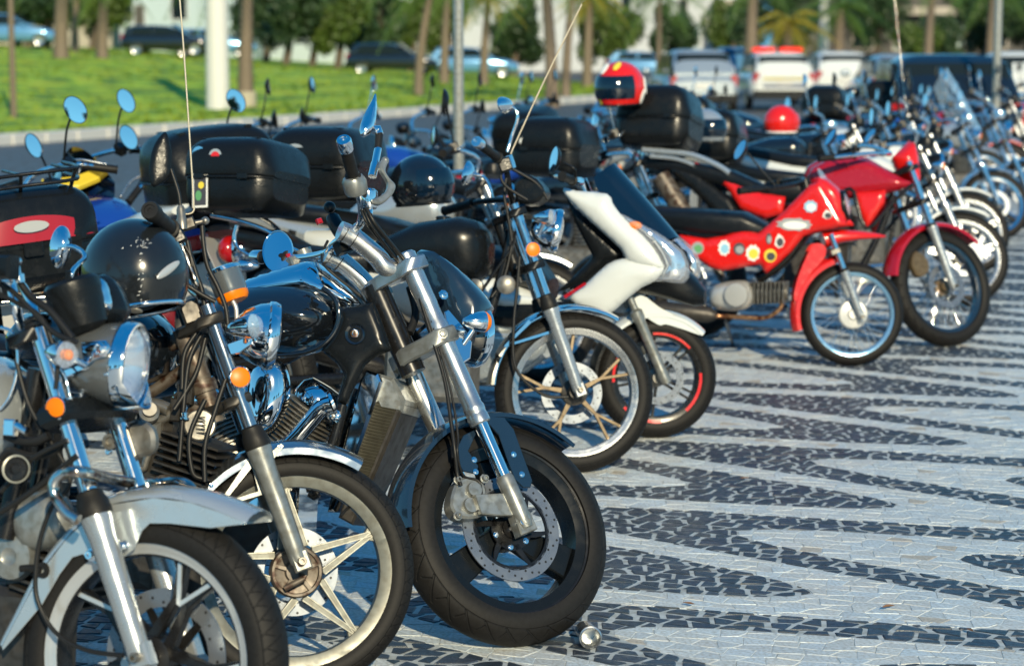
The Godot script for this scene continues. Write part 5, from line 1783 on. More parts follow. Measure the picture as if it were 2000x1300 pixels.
	winker(o, v3([-1.017,.753,.16])[0], Vector3(-1, 0, 0.1), 0.028, 0.075, v3([-1.028,.764,.08])[0], M.clear_lens, M.chrome)
	var bx := top_box(o, Transform3D(Basis(Vector3.UP, -0.15), v3([-1.066,1.086,0])[0]), 0.40, 0.285, 0.385, M.black_plastic)
	bx.set_meta("label", "black luggage box with a picture sticker and a round badge")
	stickers(bx)

func stickers(bx: Node3D) -> void:
	# printed stickers on the box: a framed picture, a round badge and a shield
	for s in [[Vector3(-0.03, 0.085, 0.206), Vector2(0.028, 0.026), M.sticker_silver, 20], [Vector3(-0.03, 0.085, 0.2072), Vector2(0.018, 0.015), M.red_paint, 20], [Vector3(-0.11, 0.09, 0.198), Vector2(0.03, 0.032), M.chrome, 20], [Vector3(-0.09, -0.05, 0.2065), Vector2(0.034, 0.066), M.sticker_white, 4], [Vector3(-0.09, -0.05, 0.2076), Vector2(0.027, 0.058), M.sticker_dark, 4], [Vector3(-0.085, -0.03, 0.2088), Vector2(0.013, 0.014), M.sticker_yellow, 12], [Vector3(-0.095, -0.07, 0.2088), Vector2(0.014, 0.02), M.sticker_green, 12]]:
		var mb := Mb.new()
		var q := ell(Vector2.ZERO, s[1].x, s[1].y, s[3]) if s[3] > 4 else PackedVector2Array([Vector2(-s[1].x, -s[1].y), Vector2(s[1].x, -s[1].y), Vector2(s[1].x, s[1].y), Vector2(-s[1].x, s[1].y)])
		mb.prism(q, 0.0, 0.0008, Transform3D(Basis(Vector3(0, 0, 1), 0.05), s[0]))
		part(bx, "sticker", mb, s[2])

func scooter() -> void:
	var o := thing("scooter", "white scooter with smoked windscreen and red stripes on its black front wheel", "scooter", Transform3D(Basis(Vector3(0.9659,0,0.2588),Vector3(0.0181,0.9976,-0.0674),Vector3(-0.2582,0.0698,0.9636)),Vector3(0.4893,0,-9.1686)), "motorcycles parked in the front row")
	var F := Transform3D(Basis(Vector3(0.8495,0.4138,-0.3274),Vector3(-0.3919,0.9102,0.1336),Vector3(0.3533,0.0148,0.9354)),Vector3(0.0944,0.2542,-0.0315))
	var I := Transform3D.IDENTITY
	var w := node(o, "front_wheel", F)
	tyre(w, I, 0.252, 0.045, 0.188, M.tread_fine, 1.1)
	var mb := Mb.new()
	mb.ring(rim_profile(0.188, 0.036, 0.026), I, 56)
	for k in 5:
		var a := 20.0 + k * 72.0
		limb(mb, pol(0.03, a + 14), pol(0.170, a + 5), 0.006, 0.005, -0.010, 0.012, 0.002)
		limb(mb, pol(0.03, a - 14), pol(0.170, a - 5), 0.006, 0.005, -0.010, 0.012, 0.002)
	part(w, "rim", mb, M.black_metal)
	for k in 4:
		mb = Mb.new()
		mb.ring(v2([0.193, 0.0385, 0.176, 0.036, 0.176, 0.034, 0.193, 0.036]), I, 20, deg_to_rad(18 + k * 90.0), deg_to_rad(72 + k * 90.0))
		part(w, "rim_stripe", mb, M.red_paint)
	hub(w, I, 0.04, 0.06, M.dull_metal)
	disc(w, I, 0.11, 0.08, 0.045, M.disc_steel, 24)
	for s: float in [1.0, -1.0]:
		mb = Mb.new()
		mb.lathe(v2([0.0, -0.03, 0.022, -0.03, 0.026, 0.0, 0.022, 0.03, 0.022, 0.24, 0.027, 0.26, 0.027, 0.29, 0.015, 0.30, 0.015, 0.42, 0.0, 0.42]), mv(0.02, 0, 0.085 * s), 22, false)
		part(o, "fork_leg", mb, M.cast_alloy, F)
	mb = Mb.new()
	mb.prism(smooth2(v2([.021,.312,.071,.342,.12,.264,.179,.188,.236,.087,.18,.135,.117,.188,.084,.202]), 3), 0.052, 0.058, I, 0.002)
	mb.prism(smooth2(v2([.021,.312,.071,.342,.12,.264,.179,.188,.236,.087,.18,.135,.117,.188,.084,.202]), 3), -0.058, -0.052, I, 0.002)
	var fd := part(o, "front_mudguard", mb, M.white_paint, F)
	fender(fd, I, "mudguard_top", 0.262, 0.280, 0.062, 20.0, 112.0, M.white_paint, 0.012)
	fender(fd, I, "mudguard_tail", 0.262, 0.280, 0.060, 112.5, 165.0, M.black_plastic, 0.012)
	# bodywork: both flanks
	for s: float in [1.0, -1.0]:
		var side := Transform3D(Basis.from_scale(Vector3(1, 1, s)), Vector3(0, 0, 0))
		var bow := func(p: Vector3) -> Vector3:
			# the flank narrows to the nose
			var k := clampf((p.x - 0.06) / 0.36, 0.0, 1.0)
			return Vector3(p.x, p.y, p.z - 0.13 * k * k)
		mb = Mb.new()
		mb.puff(smooth2(v2([-.263,1.026,-.214,1.014,-.084,1.004,-.06,.967,-.025,.921,.035,.866,.095,.81,.158,.714,.114,.703,.049,.714,0,.741,-.022,.782,-.119,.865,-.212,.946,-.258,.997]), 2), 0.038, 0.085, mv(0, 0, 0), 0.016, 0.002, func(p: Vector3) -> Vector3: return bow.call(p + Vector3(0, 0, 0.165)))
		part(o, "upper_fairing", mb, M.white_paint, side)
		mb = Mb.new()
		mb.puff(smooth2(v2([-.013,.743,.048,.741,.112,.728,.156,.708,.12,.656,.068,.63,-.001,.572,-.074,.51,-.138,.52,-.239,.575,-.168,.634,-.078,.719]), 2), 0.038, 0.085, mv(0, 0, 0), 0.016, 0.002, func(p: Vector3) -> Vector3: return bow.call(p + Vector3(0, 0, 0.165)))
		part(o, "lower_fairing", mb, M.white_paint, side)
		mb = Mb.new()
		mb.prism(v2([-.249,.587,-.161,.645,-.152,.637,-.24,.577]), 0.196, 0.199, I)
		part(o, "side_stripe", mb, M.crimson_paint, side)
		mb = Mb.new()
		mb.puff(v2([-.232,.573,-.131,.517,-.289,.456,-.494,.45,-.669,.476,-.67,.528,-.463,.555]), 0.02, 0.03, mv(0, 0, 0.17), 0.02)
		part(o, "floor_skirt", mb, M.black_plastic, side)
		mb = Mb.new()
		mb.puff(v2([-.27,.54,-.227,.562,-.464,.587,-.682,.612,-.725,.548,-.495,.534]), 0.02, 0.03, mv(0, 0, 0.175), 0.02)
		part(o, "side_strip", mb, M.white_paint, side)
		mb = Mb.new()
		mb.puff(v2([-.294,.445,-.499,.438,-.685,.453,-.726,.272,-.604,.218,-.495,.239,-.335,.349]), 0.02, 0.03, mv(0, 0, 0.15), 0.02)
		part(o, "belly_panel", mb, M.silver_paint, side)
		mb = Mb.new()
		mb.puff(smooth2(v2([-.038,.929,.039,.895,.122,.855,.177,.819,.232,.775,.257,.698,.235,.65,.16,.656,.109,.657,.152,.716,.093,.811,.029,.868]), 2), 0.02, 0.03, mv(0, 0, 0), 0.016, 0.002, func(p: Vector3) -> Vector3: return bow.call(p + Vector3(0, 0, 0.165)))
		part(o, "headlight_lens", mb, M.clear_lens, side)
		mb = Mb.new()
		mb.puff(smooth2(v2([-.01,.91,.05,.883,.122,.843,.216,.775,.238,.701,.218,.664,.16,.664,.126,.67,.163,.72,.106,.818,.041,.87]), 2), 0.012, 0.03, mv(0, 0, 0), 0.02, 0.002, func(p: Vector3) -> Vector3: return bow.call(p + Vector3(0, 0, 0.155)))
		part(o, "headlight_bowl", mb, M.reflector, side)
		mb = Mb.new()
		mb.ball(v3([.033,.878,.16])[0], Vector3(0.03, 0.018, 0.016), Transform3D.IDENTITY, 12)
		part(o, "signal_bulb", mb, M.amber, side)
		mb = Mb.new()
		mb.puff(v2([-.271,.993,-.233,.946,-.137,.862,-.033,.775,-.011,.746,-.083,.728,-.184,.637,-.306,.594,-.232,.663,-.152,.749,-.223,.873]), 0.02, 0.03, mv(0, 0, 0.10), 0.02)
		part(o, "leg_shield", mb, M.black_plastic, side)
	mb = Mb.new()
	var R := []
	var top: Array = v3([-.122,1.106,0,-.09,1.131,0,-.016,1.09,0,.078,.996,0,.15,.894,0,.184,.834,0])
	for i in 11:
		var row := PackedVector3Array()
		var f := i / 10.0
		for j in 17:
			var a := lerpf(-1.0, 1.0, j / 16.0)
			var p: Vector3 = (top[1] as Vector3).cubic_interpolate(top[5], top[0] + Vector3(0.0, 0.05, 0), top[5] + Vector3(0.05, -0.09, 0), f)
			var wide := lerpf(0.12, 0.19, sqrt(f))
			row.append(p + Vector3(-0.17 * a * a * lerpf(0.35, 1.0, f), -0.06 * a * a * lerpf(1.0, 1.0, f), wide * a))
		R.append(row)
	mb.skin(R, false, false)
	part(o, "windscreen", mb, M.smoke_screen)
	mb = Mb.new()
	mb.loft([[-0.02, 0.74, 0.14, 0.10, 0.14, 2.6], [0.08, 0.72, 0.13, 0.09, 0.13, 2.6], [0.18, 0.66, 0.11, 0.08, 0.09, 2.6], [0.26, 0.61, 0.08, 0.06, 0.06, 2.4], [0.30, 0.59, 0.04, 0.03, 0.03, 2.0]], I, 24)
	part(o, "nose", mb, M.black_plastic)
	mb = Mb.new()
	mb.tube(smooth(v3([-.433,1.085,-.33]) + v3([-.314,1.062,-.12]) + v3([-.231,1.058,0]) + v3([-.213,1.044,.12]) + v3([-.227,1.068,.33]), 5), 0.012, 12)
	mb.tube(v3([-.231,1.058,0,-.163,.894,0]), 0.025, 14)
	part(o, "handlebar", mb, M.chrome)
	grip(o, v3([-.215,1.055,.22])[0], v3([-.229,1.07,.34])[0], I, null, 0.018)
	grip(o, v3([-.361,1.072,-.22])[0], v3([-.436,1.09,-.34])[0], I, null, 0.018)
	mirror(o, v3([-.274,1.137,.3])[0], Vector3(-0.75, 0.15, 0.62), 0.055, 0.04, v3([-.243,1.124,.27,-.196,1.1,.27]) + v3([-.198,1.069,.24]), M.black_plastic)
	mb = Mb.new()
	mb.loft([[-0.34, 0.62, 0.10, 0.03, 0.06, 2.6], [-0.42, 0.70, 0.15, 0.05, 0.1, 2.6], [-0.75, 0.76, 0.16, 0.05, 0.1, 2.6], [-1.05, 0.84, 0.14, 0.05, 0.08, 2.6], [-1.30, 0.88, 0.10, 0.04, 0.06, 2.4]], I, 24)
	part(o, "seat", mb, M.black_vinyl)
	mb = Mb.new()
	mb.loft([[-0.36, 0.50, 0.12, 0.08, 0.18, 2.6], [-0.60, 0.56, 0.19, 0.12, 0.20, 2.6], [-0.95, 0.64, 0.20, 0.13, 0.17, 2.6], [-1.25, 0.74, 0.15, 0.10, 0.10, 2.6], [-1.42, 0.79, 0.06, 0.04, 0.04, 2.2]], I, 28)
	part(o, "rear_body", mb, M.white_paint)
	var rw := node(o, "rear_wheel", mv(-1.12, 0.25, 0))
	tyre(rw, I, 0.25, 0.05, 0.18, M.tread_fine, 1.1)
	mb = Mb.new()
	mb.ring(rim_profile(0.18, 0.04), I, 40)
	for k in 5:
		limb(mb, pol(0.03, k * 72.0), pol(0.168, k * 72.0), 0.02, 0.012, -0.012, 0.012, 0.002)
	part(rw, "rim", mb, M.black_metal)
	mb = Mb.new()
	mb.box(Vector3(-0.85, 0.28, 0.06), Vector3(0.6, 0.16, 0.14), I, 0.03)
	part(o, "engine", mb, M.dull_metal)
	mb = Mb.new()
	mb.tube([Vector3(-0.8, 0.24, 0.2), Vector3(-1.0, 0.27, 0.22), Vector3(-1.02, 0.27, 0.22), Vector3(-1.45, 0.38, 0.24)], [0.02, 0.03, 0.055, 0.06], 18)
	part(o, "silencer", mb, M.black_metal)
	mb = Mb.new()
	mb.tube(v3([-.53,.217,.05]) + [Vector3(-0.55, 0.0, 0.14)], 0.012, 8)
	part(o, "stand", mb, M.black_metal)
	var bx := top_box(o, Transform3D(Basis(Vector3.UP, -0.1), v3([-1.338,1.089,0])[0]), 0.42, 0.30, 0.42, M.black_plastic)
	bx.set_meta("label", "black luggage box with an orange round sticker")
	for s in [[Vector3(-0.03, -0.055, 0.219), Vector2(0.042, 0.036), M.sticker_orange], [Vector3(-0.05, 0.080, 0.216), Vector2(0.038, 0.020), M.sticker_silver], [Vector3(-0.035, -0.055, 0.2205), Vector2(0.022, 0.018), M.sticker_yellow]]:
		mb = Mb.new()
		mb.prism(ell(Vector2.ZERO, s[1].x, s[1].y), 0.0, 0.002, Transform3D(Basis.IDENTITY, s[0]))
		part(bx, "sticker", mb, s[2])

func red_moped() -> void:
	var o := thing("motorcycle", "small bright red step-through bike covered in stickers with a blue-rimmed wire wheel", "motorcycle", Transform3D(Basis(Vector3(0.9563,0,0.2924),Vector3(0.0204,0.9976,-0.0667),Vector3(-0.2917,0.0698,0.954)),Vector3(1.5824,0,-11.3153)), "motorcycles parked in the front row")
	var F := Transform3D(Basis(Vector3(0.8793,0.3699,-0.3),Vector3(-0.3616,0.9284,0.0849),Vector3(0.31,0.0338,0.9501)),Vector3(0.1301,0.2635,-0.0281))
	var I := Transform3D.IDENTITY
	var w := node(o, "front_wheel", F)
	tyre(w, I, 0.262, 0.036, 0.212, M.tread, 1.1)
	var mb := Mb.new()
	mb.ring(rim_profile(0.212, 0.026, 0.02), I, 56)
	part(w, "rim", mb, M.blue_rim)
	wire_spokes(w, I, 0.055, 0.198, 0.028)
	mb = Mb.new()
	mb.lathe(v2([0.0, -0.04, 0.06, -0.04, 0.064, -0.02, 0.064, 0.03, 0.074, 0.034, 0.076, 0.042, 0.068, 0.05, 0.03, 0.054, 0.024, 0.062, 0.0, 0.062]), zy(), 32, false)
	part(w, "drum_hub", mb, M.sticker_silver)
	for s: float in [1.0, -1.0]:
		fork_leg(o, F, 0.027, 0.085 * s, -0.03, 0.22, 0.42, 0.021, 0.0145, M.silver_leg, M.chrome, false)
	mb = Mb.new()
	mb.box(Vector3(0.02, 0.33, 0), Vector3(0.05, 0.03, 0.2), I, 0.006)
	part(o, "fork_yoke", mb, M.dull_metal, F)
	mb = Mb.new()
	for s: float in [1.0, -1.0]:
		mb.prism(smooth2(v2([-.014,.373,-.064,.402,-.119,.357,-.203,.265,-.255,.177,-.222,.162,-.146,.257,-.089,.29,-.032,.324]), 3), 0.048 * s - 0.002, 0.048 * s + 0.002, I, 0.001)
	var fd := part(o, "front_mudguard", mb, M.red_paint, F)
	fender(fd, I, "mudguard_top", 0.29, 0.315, 0.055, 84.0, 176.0, M.red_paint, 0.02)
	mb = Mb.new()
	mb.loft([[-0.02, 0.03, 0.08, 0.04, 0.05, 2.4], [0.06, 0.01, 0.078, 0.04, 0.035, 2.4], [0.15, -0.02, 0.066, 0.032, 0.022, 2.4], [0.24, -0.055, 0.045, 0.02, 0.012, 2.2], [0.285, -0.072, 0.015, 0.006, 0.004, 2.0]], Transform3D(Basis(Vector3.UP, 0.0), v2([.013,.379])[0].x * Vector3(1, 0, 0) + v2([.013,.379])[0].y * Vector3(0, 1, 0)), 20)
	part(o, "beak", mb, M.red_paint, F)
	for s: float in [1.0, -1.0]:
		var side := Transform3D(Basis.from_scale(Vector3(1, 1, s)), Vector3.ZERO)
		mb = Mb.new()
		mb.puff(v2([-.026,.931,.027,.85,.081,.762,.116,.712,.027,.689,-.047,.675,-.106,.65,-.163,.574,-.227,.511,-.29,.457,-.32,.505,-.414,.487,-.514,.466,-.575,.48,-.68,.545,-.742,.645,-.603,.628,-.505,.646,-.417,.676,-.333,.663,-.284,.705,-.208,.776,-.137,.85,-.08,.91]), 0.022, 0.035, mv(0, 0, 0.11), 0.018)
		var pn := part(o, "body_panel", mb, M.red_paint, side)
		if s > 0.0:
			pn.set_meta("label", "sticker-covered red flank")
			for k in [["1363,484", v2([-.638,.58]), 0.036, 0.036, "sticker_silver", "sticker_green"], ["", v2([-.501,.584]), 0.034, 0.044, "sticker_white", "sticker_blue"], ["", v2([-.424,.581]), 0.034, 0.036, "sticker_dark", "sticker_silver"], ["", v2([-.353,.562]), 0.040, 0.046, "sticker_white", "sticker_yellow"], ["", v2([-.264,.551]), 0.036, 0.038, "sticker_yellow", "sticker_dark"], ["", v2([-.274,.636]), 0.018, 0.034, "sticker_dark", "sticker_silver"], ["", v2([-.219,.624]), 0.028, 0.040, "sticker_white", "sticker_dark"], ["", v2([-.147,.711]), 0.10, 0.036, "sticker_silver", "sticker_white"], ["", v2([-.067,.802]), 0.038, 0.034, "sticker_blue", "sticker_white"], ["", v2([.019,.763]), 0.028, 0.026, "sticker_white", "sticker_dark"]]:
				mb = Mb.new()
				var bl := ell(k[1][0], k[2] * 0.88, k[3] * 0.88, 20 if k[2] > 0.033 else 7)
				if k[4] == "sticker_white" or k[4] == "sticker_blue" or k[2] > 0.09:
					for q in bl.size():
						bl[q] = k[1][0] + (bl[q] - k[1][0]) * (1.0 + 0.13 * sin(q * 2.7 + k[2] * 90.0))
				mb.prism(bl, 0.1335, 0.1362, Transform3D.IDENTITY)
				var st := part(pn, "sticker", mb, M[k[4]])
				mb = Mb.new()
				mb.prism(ell(k[1][0] + Vector2(0.003, -0.004), k[2] * 0.62, k[3] * 0.55), 0.136, 0.1372, Transform3D.IDENTITY)
				part(pn, "sticker", mb, M[k[5]])
	mb = Mb.new()
	mb.loft([[-0.04, 0.915, 0.09, 0.04, 0.16, 2.6], [0.0, 0.89, 0.10, 0.05, 0.16, 2.6], [0.05, 0.84, 0.095, 0.06, 0.12, 2.4], [0.09, 0.79, 0.07, 0.05, 0.08, 2.2], [0.105, 0.775, 0.03, 0.03, 0.03, 2.0]], I, 22)
	part(o, "front_cowl", mb, M.red_paint)
	lamp(o, Vector3(0.075, 0.81, 0.0), Vector3(1, 0.25, 0), 0.075, 0.06, M.black_plastic, M.black_plastic)
	mb = Mb.new()
	mb.puff(smooth2(v2([-.06,.991,-.037,.982,.023,.895,.082,.801,.1,.737,.074,.749,.017,.838,-.041,.935]), 3), 0.075, 0.03, I, 0.014)
	part(o, "windscreen", mb, M.clear_screen)
	mb = Mb.new()
	mb.tube(smooth(v3([-.373,.907,-.33]) + v3([-.234,.934,-.15]) + v3([-.129,.939,0]) + v3([-.167,.905,.15]) + v3([-.378,.874,.33]), 6), 0.011, 12)
	mb.tube(v3([-.129,.939,0,-.072,.759,0]), 0.03, 14)
	part(o, "handlebar", mb, M.black_metal)
	grip(o, v3([-.271,.89,.22])[0], v3([-.394,.871,.34])[0], I, null, 0.018)
	grip(o, v3([-.286,.926,-.22])[0], v3([-.38,.907,-.34])[0], I, null, 0.018)
	mirror(o, v3([-.4,1.077,.3])[0], Vector3(-0.55, 0.35, 0.75), 0.055, 0.034, v3([-.364,1.058,.27,-.289,.97,.27,-.223,.903,.27]), M.black_plastic, I, 0.2)
	mb = Mb.new()
	mb.loft([[-0.98, 0.74, 0.08, 0.03, 0.04, 2.6], [-0.90, 0.74, 0.13, 0.05, 0.06, 2.6], [-0.62, 0.73, 0.14, 0.05, 0.10, 2.6], [-0.42, 0.72, 0.13, 0.05, 0.10, 2.6], [-0.30, 0.68, 0.10, 0.03, 0.05, 2.4], [-0.25, 0.655, 0.05, 0.01, 0.02, 2.2]], I, 26)
	part(o, "seat", mb, M.black_vinyl)
	mb = Mb.new()
	mb.lathe(v2([0.0, 0.0, 0.062, 0.0, 0.064, 0.02, 0.058, 0.034, 0.0, 0.038]), aim(v3([-.432,.349,.12])[0], Vector3(0, 0, 1)), 28, false)
	mb.puff(smooth2(v2([-.578,.369,-.521,.405,-.402,.419,-.361,.376,-.364,.298,-.437,.264,-.544,.271,-.582,.304]), 3), 0.05, 0.05, mv(0, 0, 0.075), 0.02)
	part(o, "engine_case", mb, M.sticker_silver)
	mb = Mb.new()
	for i in 9:
		var a := (v3([-.372,.355,.02]) as Array)[0].lerp(v3([-.201,.366,.02])[0], i / 8.0) as Vector3
		mb.box(a, Vector3(0.007, 0.11, 0.15), I, 0.001)
	mb.bar(v3([-.399,.352,.02])[0], v3([-.188,.367,.02])[0], 0.04, 14)
	part(o, "cylinder", mb, M.dull_metal)
	mb = Mb.new()
	mb.tube(smooth(v3([-.206,.328,.06,-.226,.276,.06,-.295,.234,.06,-.401,.231,.06,-.533,.234,.06]) + v3([-.588,.24,.12]), 5), 0.012, 12)
	part(o, "exhaust_pipe", mb, M.copper)
	mb = Mb.new()
	mb.tube(v3([-.538,.239,.13,-.572,.243,.13,-.799,.259,.13,-1.124,.288,.13]), [0.02, 0.04, 0.045, 0.04], 18)
	part(o, "silencer", mb, M.dirty_steel)
	mb = Mb.new()
	mb.tube(v3([-.486,.21,.12]) + v3([1.19,.012,-12.018]) .map(func(p): return Transform3D(Basis(Vector3(0.9563,0,0.2924),Vector3(0.0204,0.9976,-0.0667),Vector3(-0.2917,0.0698,0.954)),Vector3(1.5824,0,-11.3153)).affine_inverse() * p), 0.010, 8)
	part(o, "stand_leg", mb, M.black_metal)
	mb = Mb.new()
	mb.tube(v3([-.22,.288,-.1]) + v3([1.633,.012,-12.995]) .map(func(p): return Transform3D(Basis(Vector3(0.9563,0,0.2924),Vector3(0.0204,0.9976,-0.0667),Vector3(-0.2917,0.0698,0.954)),Vector3(1.5824,0,-11.3153)).affine_inverse() * p), 0.010, 8)
	part(o, "side_stand", mb, M.black_metal)
	mb = Mb.new()
	mb.tube(smooth(v3([-.072,.759,0,-.197,.548,0,-.352,.426,0]), 4), 0.03, 12)
	mb.tube(smooth(v3([-.697,.536,.08,-.653,.38,.08,-.597,.264,.08]), 4), 0.012, 10)
	mb.tube(smooth(v3([-.692,.432,.09,-.627,.29,.09,-.541,.258,.09]), 4), 0.009, 10)
	part(o, "frame_tube", mb, M.black_metal)
	var rw := node(o, "rear_wheel", mv(-1.08, 0.262, 0))
	tyre(rw, I, 0.262, 0.04, 0.212, M.tread, 1.1)
	mb = Mb.new()
	mb.ring(rim_profile(0.212, 0.026, 0.02), I, 40)
	part(rw, "rim", mb, M.blue_rim)
	wire_spokes(rw, I, 0.05, 0.198, 0.028)
	hub(rw, I, 0.06, 0.05, M.dull_metal)
	fender(o, mv(-1.08, 0.262, 0), "rear_mudguard", 0.29, 0.31, 0.07, 40.0, 170.0, M.black_plastic, 0.02)
	var bx := top_box(o, Transform3D(Basis(Vector3.UP, -0.1), v3([-1.439,1.063,0])[0]), 0.40, 0.30, 0.38, M.black_plastic)
	bx.set_meta("label", "black luggage box behind the scooter mirror")
	for s in [[Vector3(-0.10, 0.045, 0.205), Vector2(0.02, 0.02), M.sticker_white], [Vector3(-0.02, 0.06, 0.205), Vector2(0.035, 0.012), M.sticker_silver]]:
		mb = Mb.new()
		mb.prism(ell(Vector2.ZERO, s[1].x, s[1].y), 0.0, 0.002, Transform3D(Basis.IDENTITY, s[0]))
		part(bx, "sticker", mb, s[2])

func red_trail_bike() -> void:
	var o := thing("motorcycle", "crimson trail bike with tall front wheel, black rim and gold brake caliper", "motorcycle", Transform3D(Basis(Vector3(0.9511,0,0.309),Vector3(0.059,0.9816,-0.1815),Vector3(-0.3033,0.1908,0.9336)),Vector3(2.0478,0,-12.0461)), "motorcycles parked in the front row")
	var F := Transform3D(Basis(Vector3(0.6276,0.3507,-0.6951),Vector3(-0.3646,0.9212,0.1356),Vector3(0.6879,0.1684,0.706)),Vector3(0.2376,0.332,-0.0872))
	var I := Transform3D.IDENTITY
	var w := node(o, "front_wheel", F)
	tyre(w, I, 0.322, 0.046, 0.252, M.tread, 1.1)
	var mb := Mb.new()
	mb.ring(rim_profile(0.252, 0.030, 0.024), I, 60)
	part(w, "rim", mb, M.navy_paint)
	wire_spokes(w, I, 0.05, 0.236, 0.032)
	hub(w, I, 0.05, 0.05, M.gold)
	disc(w, I, 0.12, 0.085, 0.05, M.disc_steel, 24)
	mb = Mb.new()
	mb.prism(smooth2(v2([-.131,.231,-.076,.172,-.096,.105,-.174,.097,-.187,.174]), 3), 0.03, 0.075, I, 0.008)
	part(o, "brake_caliper", mb, M.gold, F)
	for s: float in [1.0, -1.0]:
		fork_leg(o, F, 0.002, 0.10 * s, -0.02, 0.33, 0.70, 0.0265, 0.0185, M.silver_leg, M.chrome, false)
	fender(o, F, "front_mudguard", 0.345, 0.365, 0.065, 28.0, 155.0, M.crimson_paint, 0.018)
	yoke(o, F, 0.66, 0.10, M.black_metal)
	yoke(o, F, 0.47, 0.10, M.black_metal)
	mb = Mb.new()
	mb.puff(v2([.145,.814,.14,.72,.099,.583,.064,.557,.013,.558,.006,.689,-.001,.756]), 0.07, 0.05, mv(0, 0, 0.0), 0.02)
	part(o, "headlight_cowl", mb, M.red_paint, F)
	lamp(o, v3([.114,.64,0])[0], Vector3(1, -0.3, 0), 0.055, 0.06, M.black_plastic, M.black_plastic, F)
	mb = Mb.new()
	mb.puff(v2([-.496,.884,-.471,.946,-.392,.992,-.224,1.014,-.143,.99,-.058,.945,.02,.907,.087,.873,.008,.835,-.063,.814,-.155,.796,-.293,.782,-.434,.818]), 0.05, 0.06, mv(0, 0, 0.09), 0.02, 0.002, null, 2.6)
	mb.puff(v2([-.549,.922,-.523,.985,-.443,1.032,-.271,1.055,-.187,1.031,-.101,.984,-.02,.945,.048,.91,-.034,.872,-.105,.851,-.2,.832,-.341,.817,-.485,.854]), 0.05, 0.06, mv(0, 0, -0.09), 0.02, 0.002, null, 1.0)
	part(o, "fuel_tank", mb, M.crimson_paint)
	for s: float in [1.0, -1.0]:
		var side := Transform3D(Basis.from_scale(Vector3(1, 1, s)), Vector3.ZERO)
		mb = Mb.new()
		mb.puff(v2([-.229,.815,-.051,.83,-.056,.758,-.145,.618,-.205,.727]), 0.02, 0.03, mv(0, 0, 0.13), 0.02)
		part(o, "tank_shroud", mb, M.red_paint, side)
		mb = Mb.new()
		mb.puff(v2([-1.129,.975,-1.052,.945,-.928,.888,-.75,.809,-.598,.784,-.61,.691,-.705,.664,-.847,.714,-.931,.831,-1.05,.914]), 0.02, 0.04, mv(0, 0, 0.11), 0.02)
		part(o, "tail_panel", mb, M.red_paint, side)
		mb = Mb.new()
		mb.puff(v2([-1.262,.956,-1.126,.927,-.988,.83,-.908,.775,-.812,.65,-.885,.62,-.974,.674,-1.126,.813,-1.247,.896]), 0.02, 0.03, mv(0, 0, 0.10), 0.02)
		part(o, "side_cover", mb, M.black_plastic, side)
		mb = Mb.new()
		mb.tube(smooth(v3([-1.41,1.028,.14,-1.278,1.019,.14,-1.132,1.004,.14,-.985,.949,.14,-.911,.905,.14]), 5), 0.016, 12)
		mb.tube(smooth(v3([-1.364,.992,.14,-1.217,.979,.14,-1.111,.947,.14]), 5), 0.012, 10)
		part(o, "grab_rail", mb, M.silver_paint, side)
		mb = Mb.new()
		mb.tube(smooth(v3([-.264,.815,.19,-.214,.81,.19,-.138,.613,.19,-.014,.743,.19,.077,.838,.19,.103,.855,.19]), 3), 0.011, 10)
		part(o, "crash_bar", mb, M.black_metal, side)
	mb = Mb.new()
	mb.loft([[-1.42, 1.02, 0.08, 0.03, 0.04, 2.5], [-1.20, 0.99, 0.13, 0.045, 0.07, 2.5], [-0.90, 0.93, 0.14, 0.045, 0.08, 2.5], [-0.72, 0.86, 0.12, 0.04, 0.07, 2.5], [-0.52, 0.88, 0.11, 0.05, 0.08, 2.5], [-0.44, 0.95, 0.07, 0.03, 0.05, 2.2]], mv(0, -0.04, 0), 24)
	part(o, "seat", mb, M.black_vinyl)
	mb = Mb.new()
	mb.tube(smooth(v3([-.4,1.097,-.38]) + v3([-.229,1.116,-.2]) + v3([-.056,1.046,0]) + v3([-.135,1.015,.2]) + v3([-.377,.957,.38]), 6), 0.012, 12)
	part(o, "handlebar", mb, M.chrome)
	grip(o, v3([-.209,.998,.25])[0], v3([-.377,.957,.38])[0], I, null, 0.018)
	grip(o, v3([-.279,1.111,-.25])[0], v3([-.4,1.097,-.38])[0], I, null, 0.018)
	mirror(o, v3([-.331,1.081,.33])[0], Vector3(-0.55, 0.4, 0.7), 0.055, 0.03, v3([-.286,1.067,.3,-.229,1.026,.3,-.206,.994,.3]), M.black_plastic, I, 0.25)
	mirror(o, v3([-.225,1.193,-.33])[0], Vector3(-0.55, 0.4, 0.7), 0.05, 0.035, v3([-.204,1.16,-.3,-.216,1.123,-.3]), M.black_plastic, I, 0.2)
	mb = Mb.new()
	mb.box(Vector3(-0.42, 0.42, 0.0), Vector3(0.34, 0.24, 0.2), I, 0.03)
	for i in 9:
		mb.box(Vector3(-0.30, 0.55 + i * 0.018, 0.0), Vector3(0.16, 0.006, 0.17), I, 0.001)
	mb.box(Vector3(-0.30, 0.62, 0.0), Vector3(0.10, 0.2, 0.11), I, 0.02)
	mb.lathe(v2([0.0, 0.0, 0.07, 0.0, 0.07, 0.02, 0.0, 0.03]), aim(Vector3(-0.42, 0.42, 0.10), Vector3(0, 0, 1)), 24, false)
	part(o, "engine", mb, M.dirty_steel)
	mb = Mb.new()
	mb.tube(smooth(v3([-.028,.82,.02,-.087,.623,.02,-.187,.397,.02]), 4), 0.02, 10)
	part(o, "frame_tube", mb, M.black_metal)
	mb = Mb.new()
	mb.tube(smooth(v3([-.029,.848,.02,-.374,.785,.02,-.708,.664,.02]), 4), 0.02, 10)
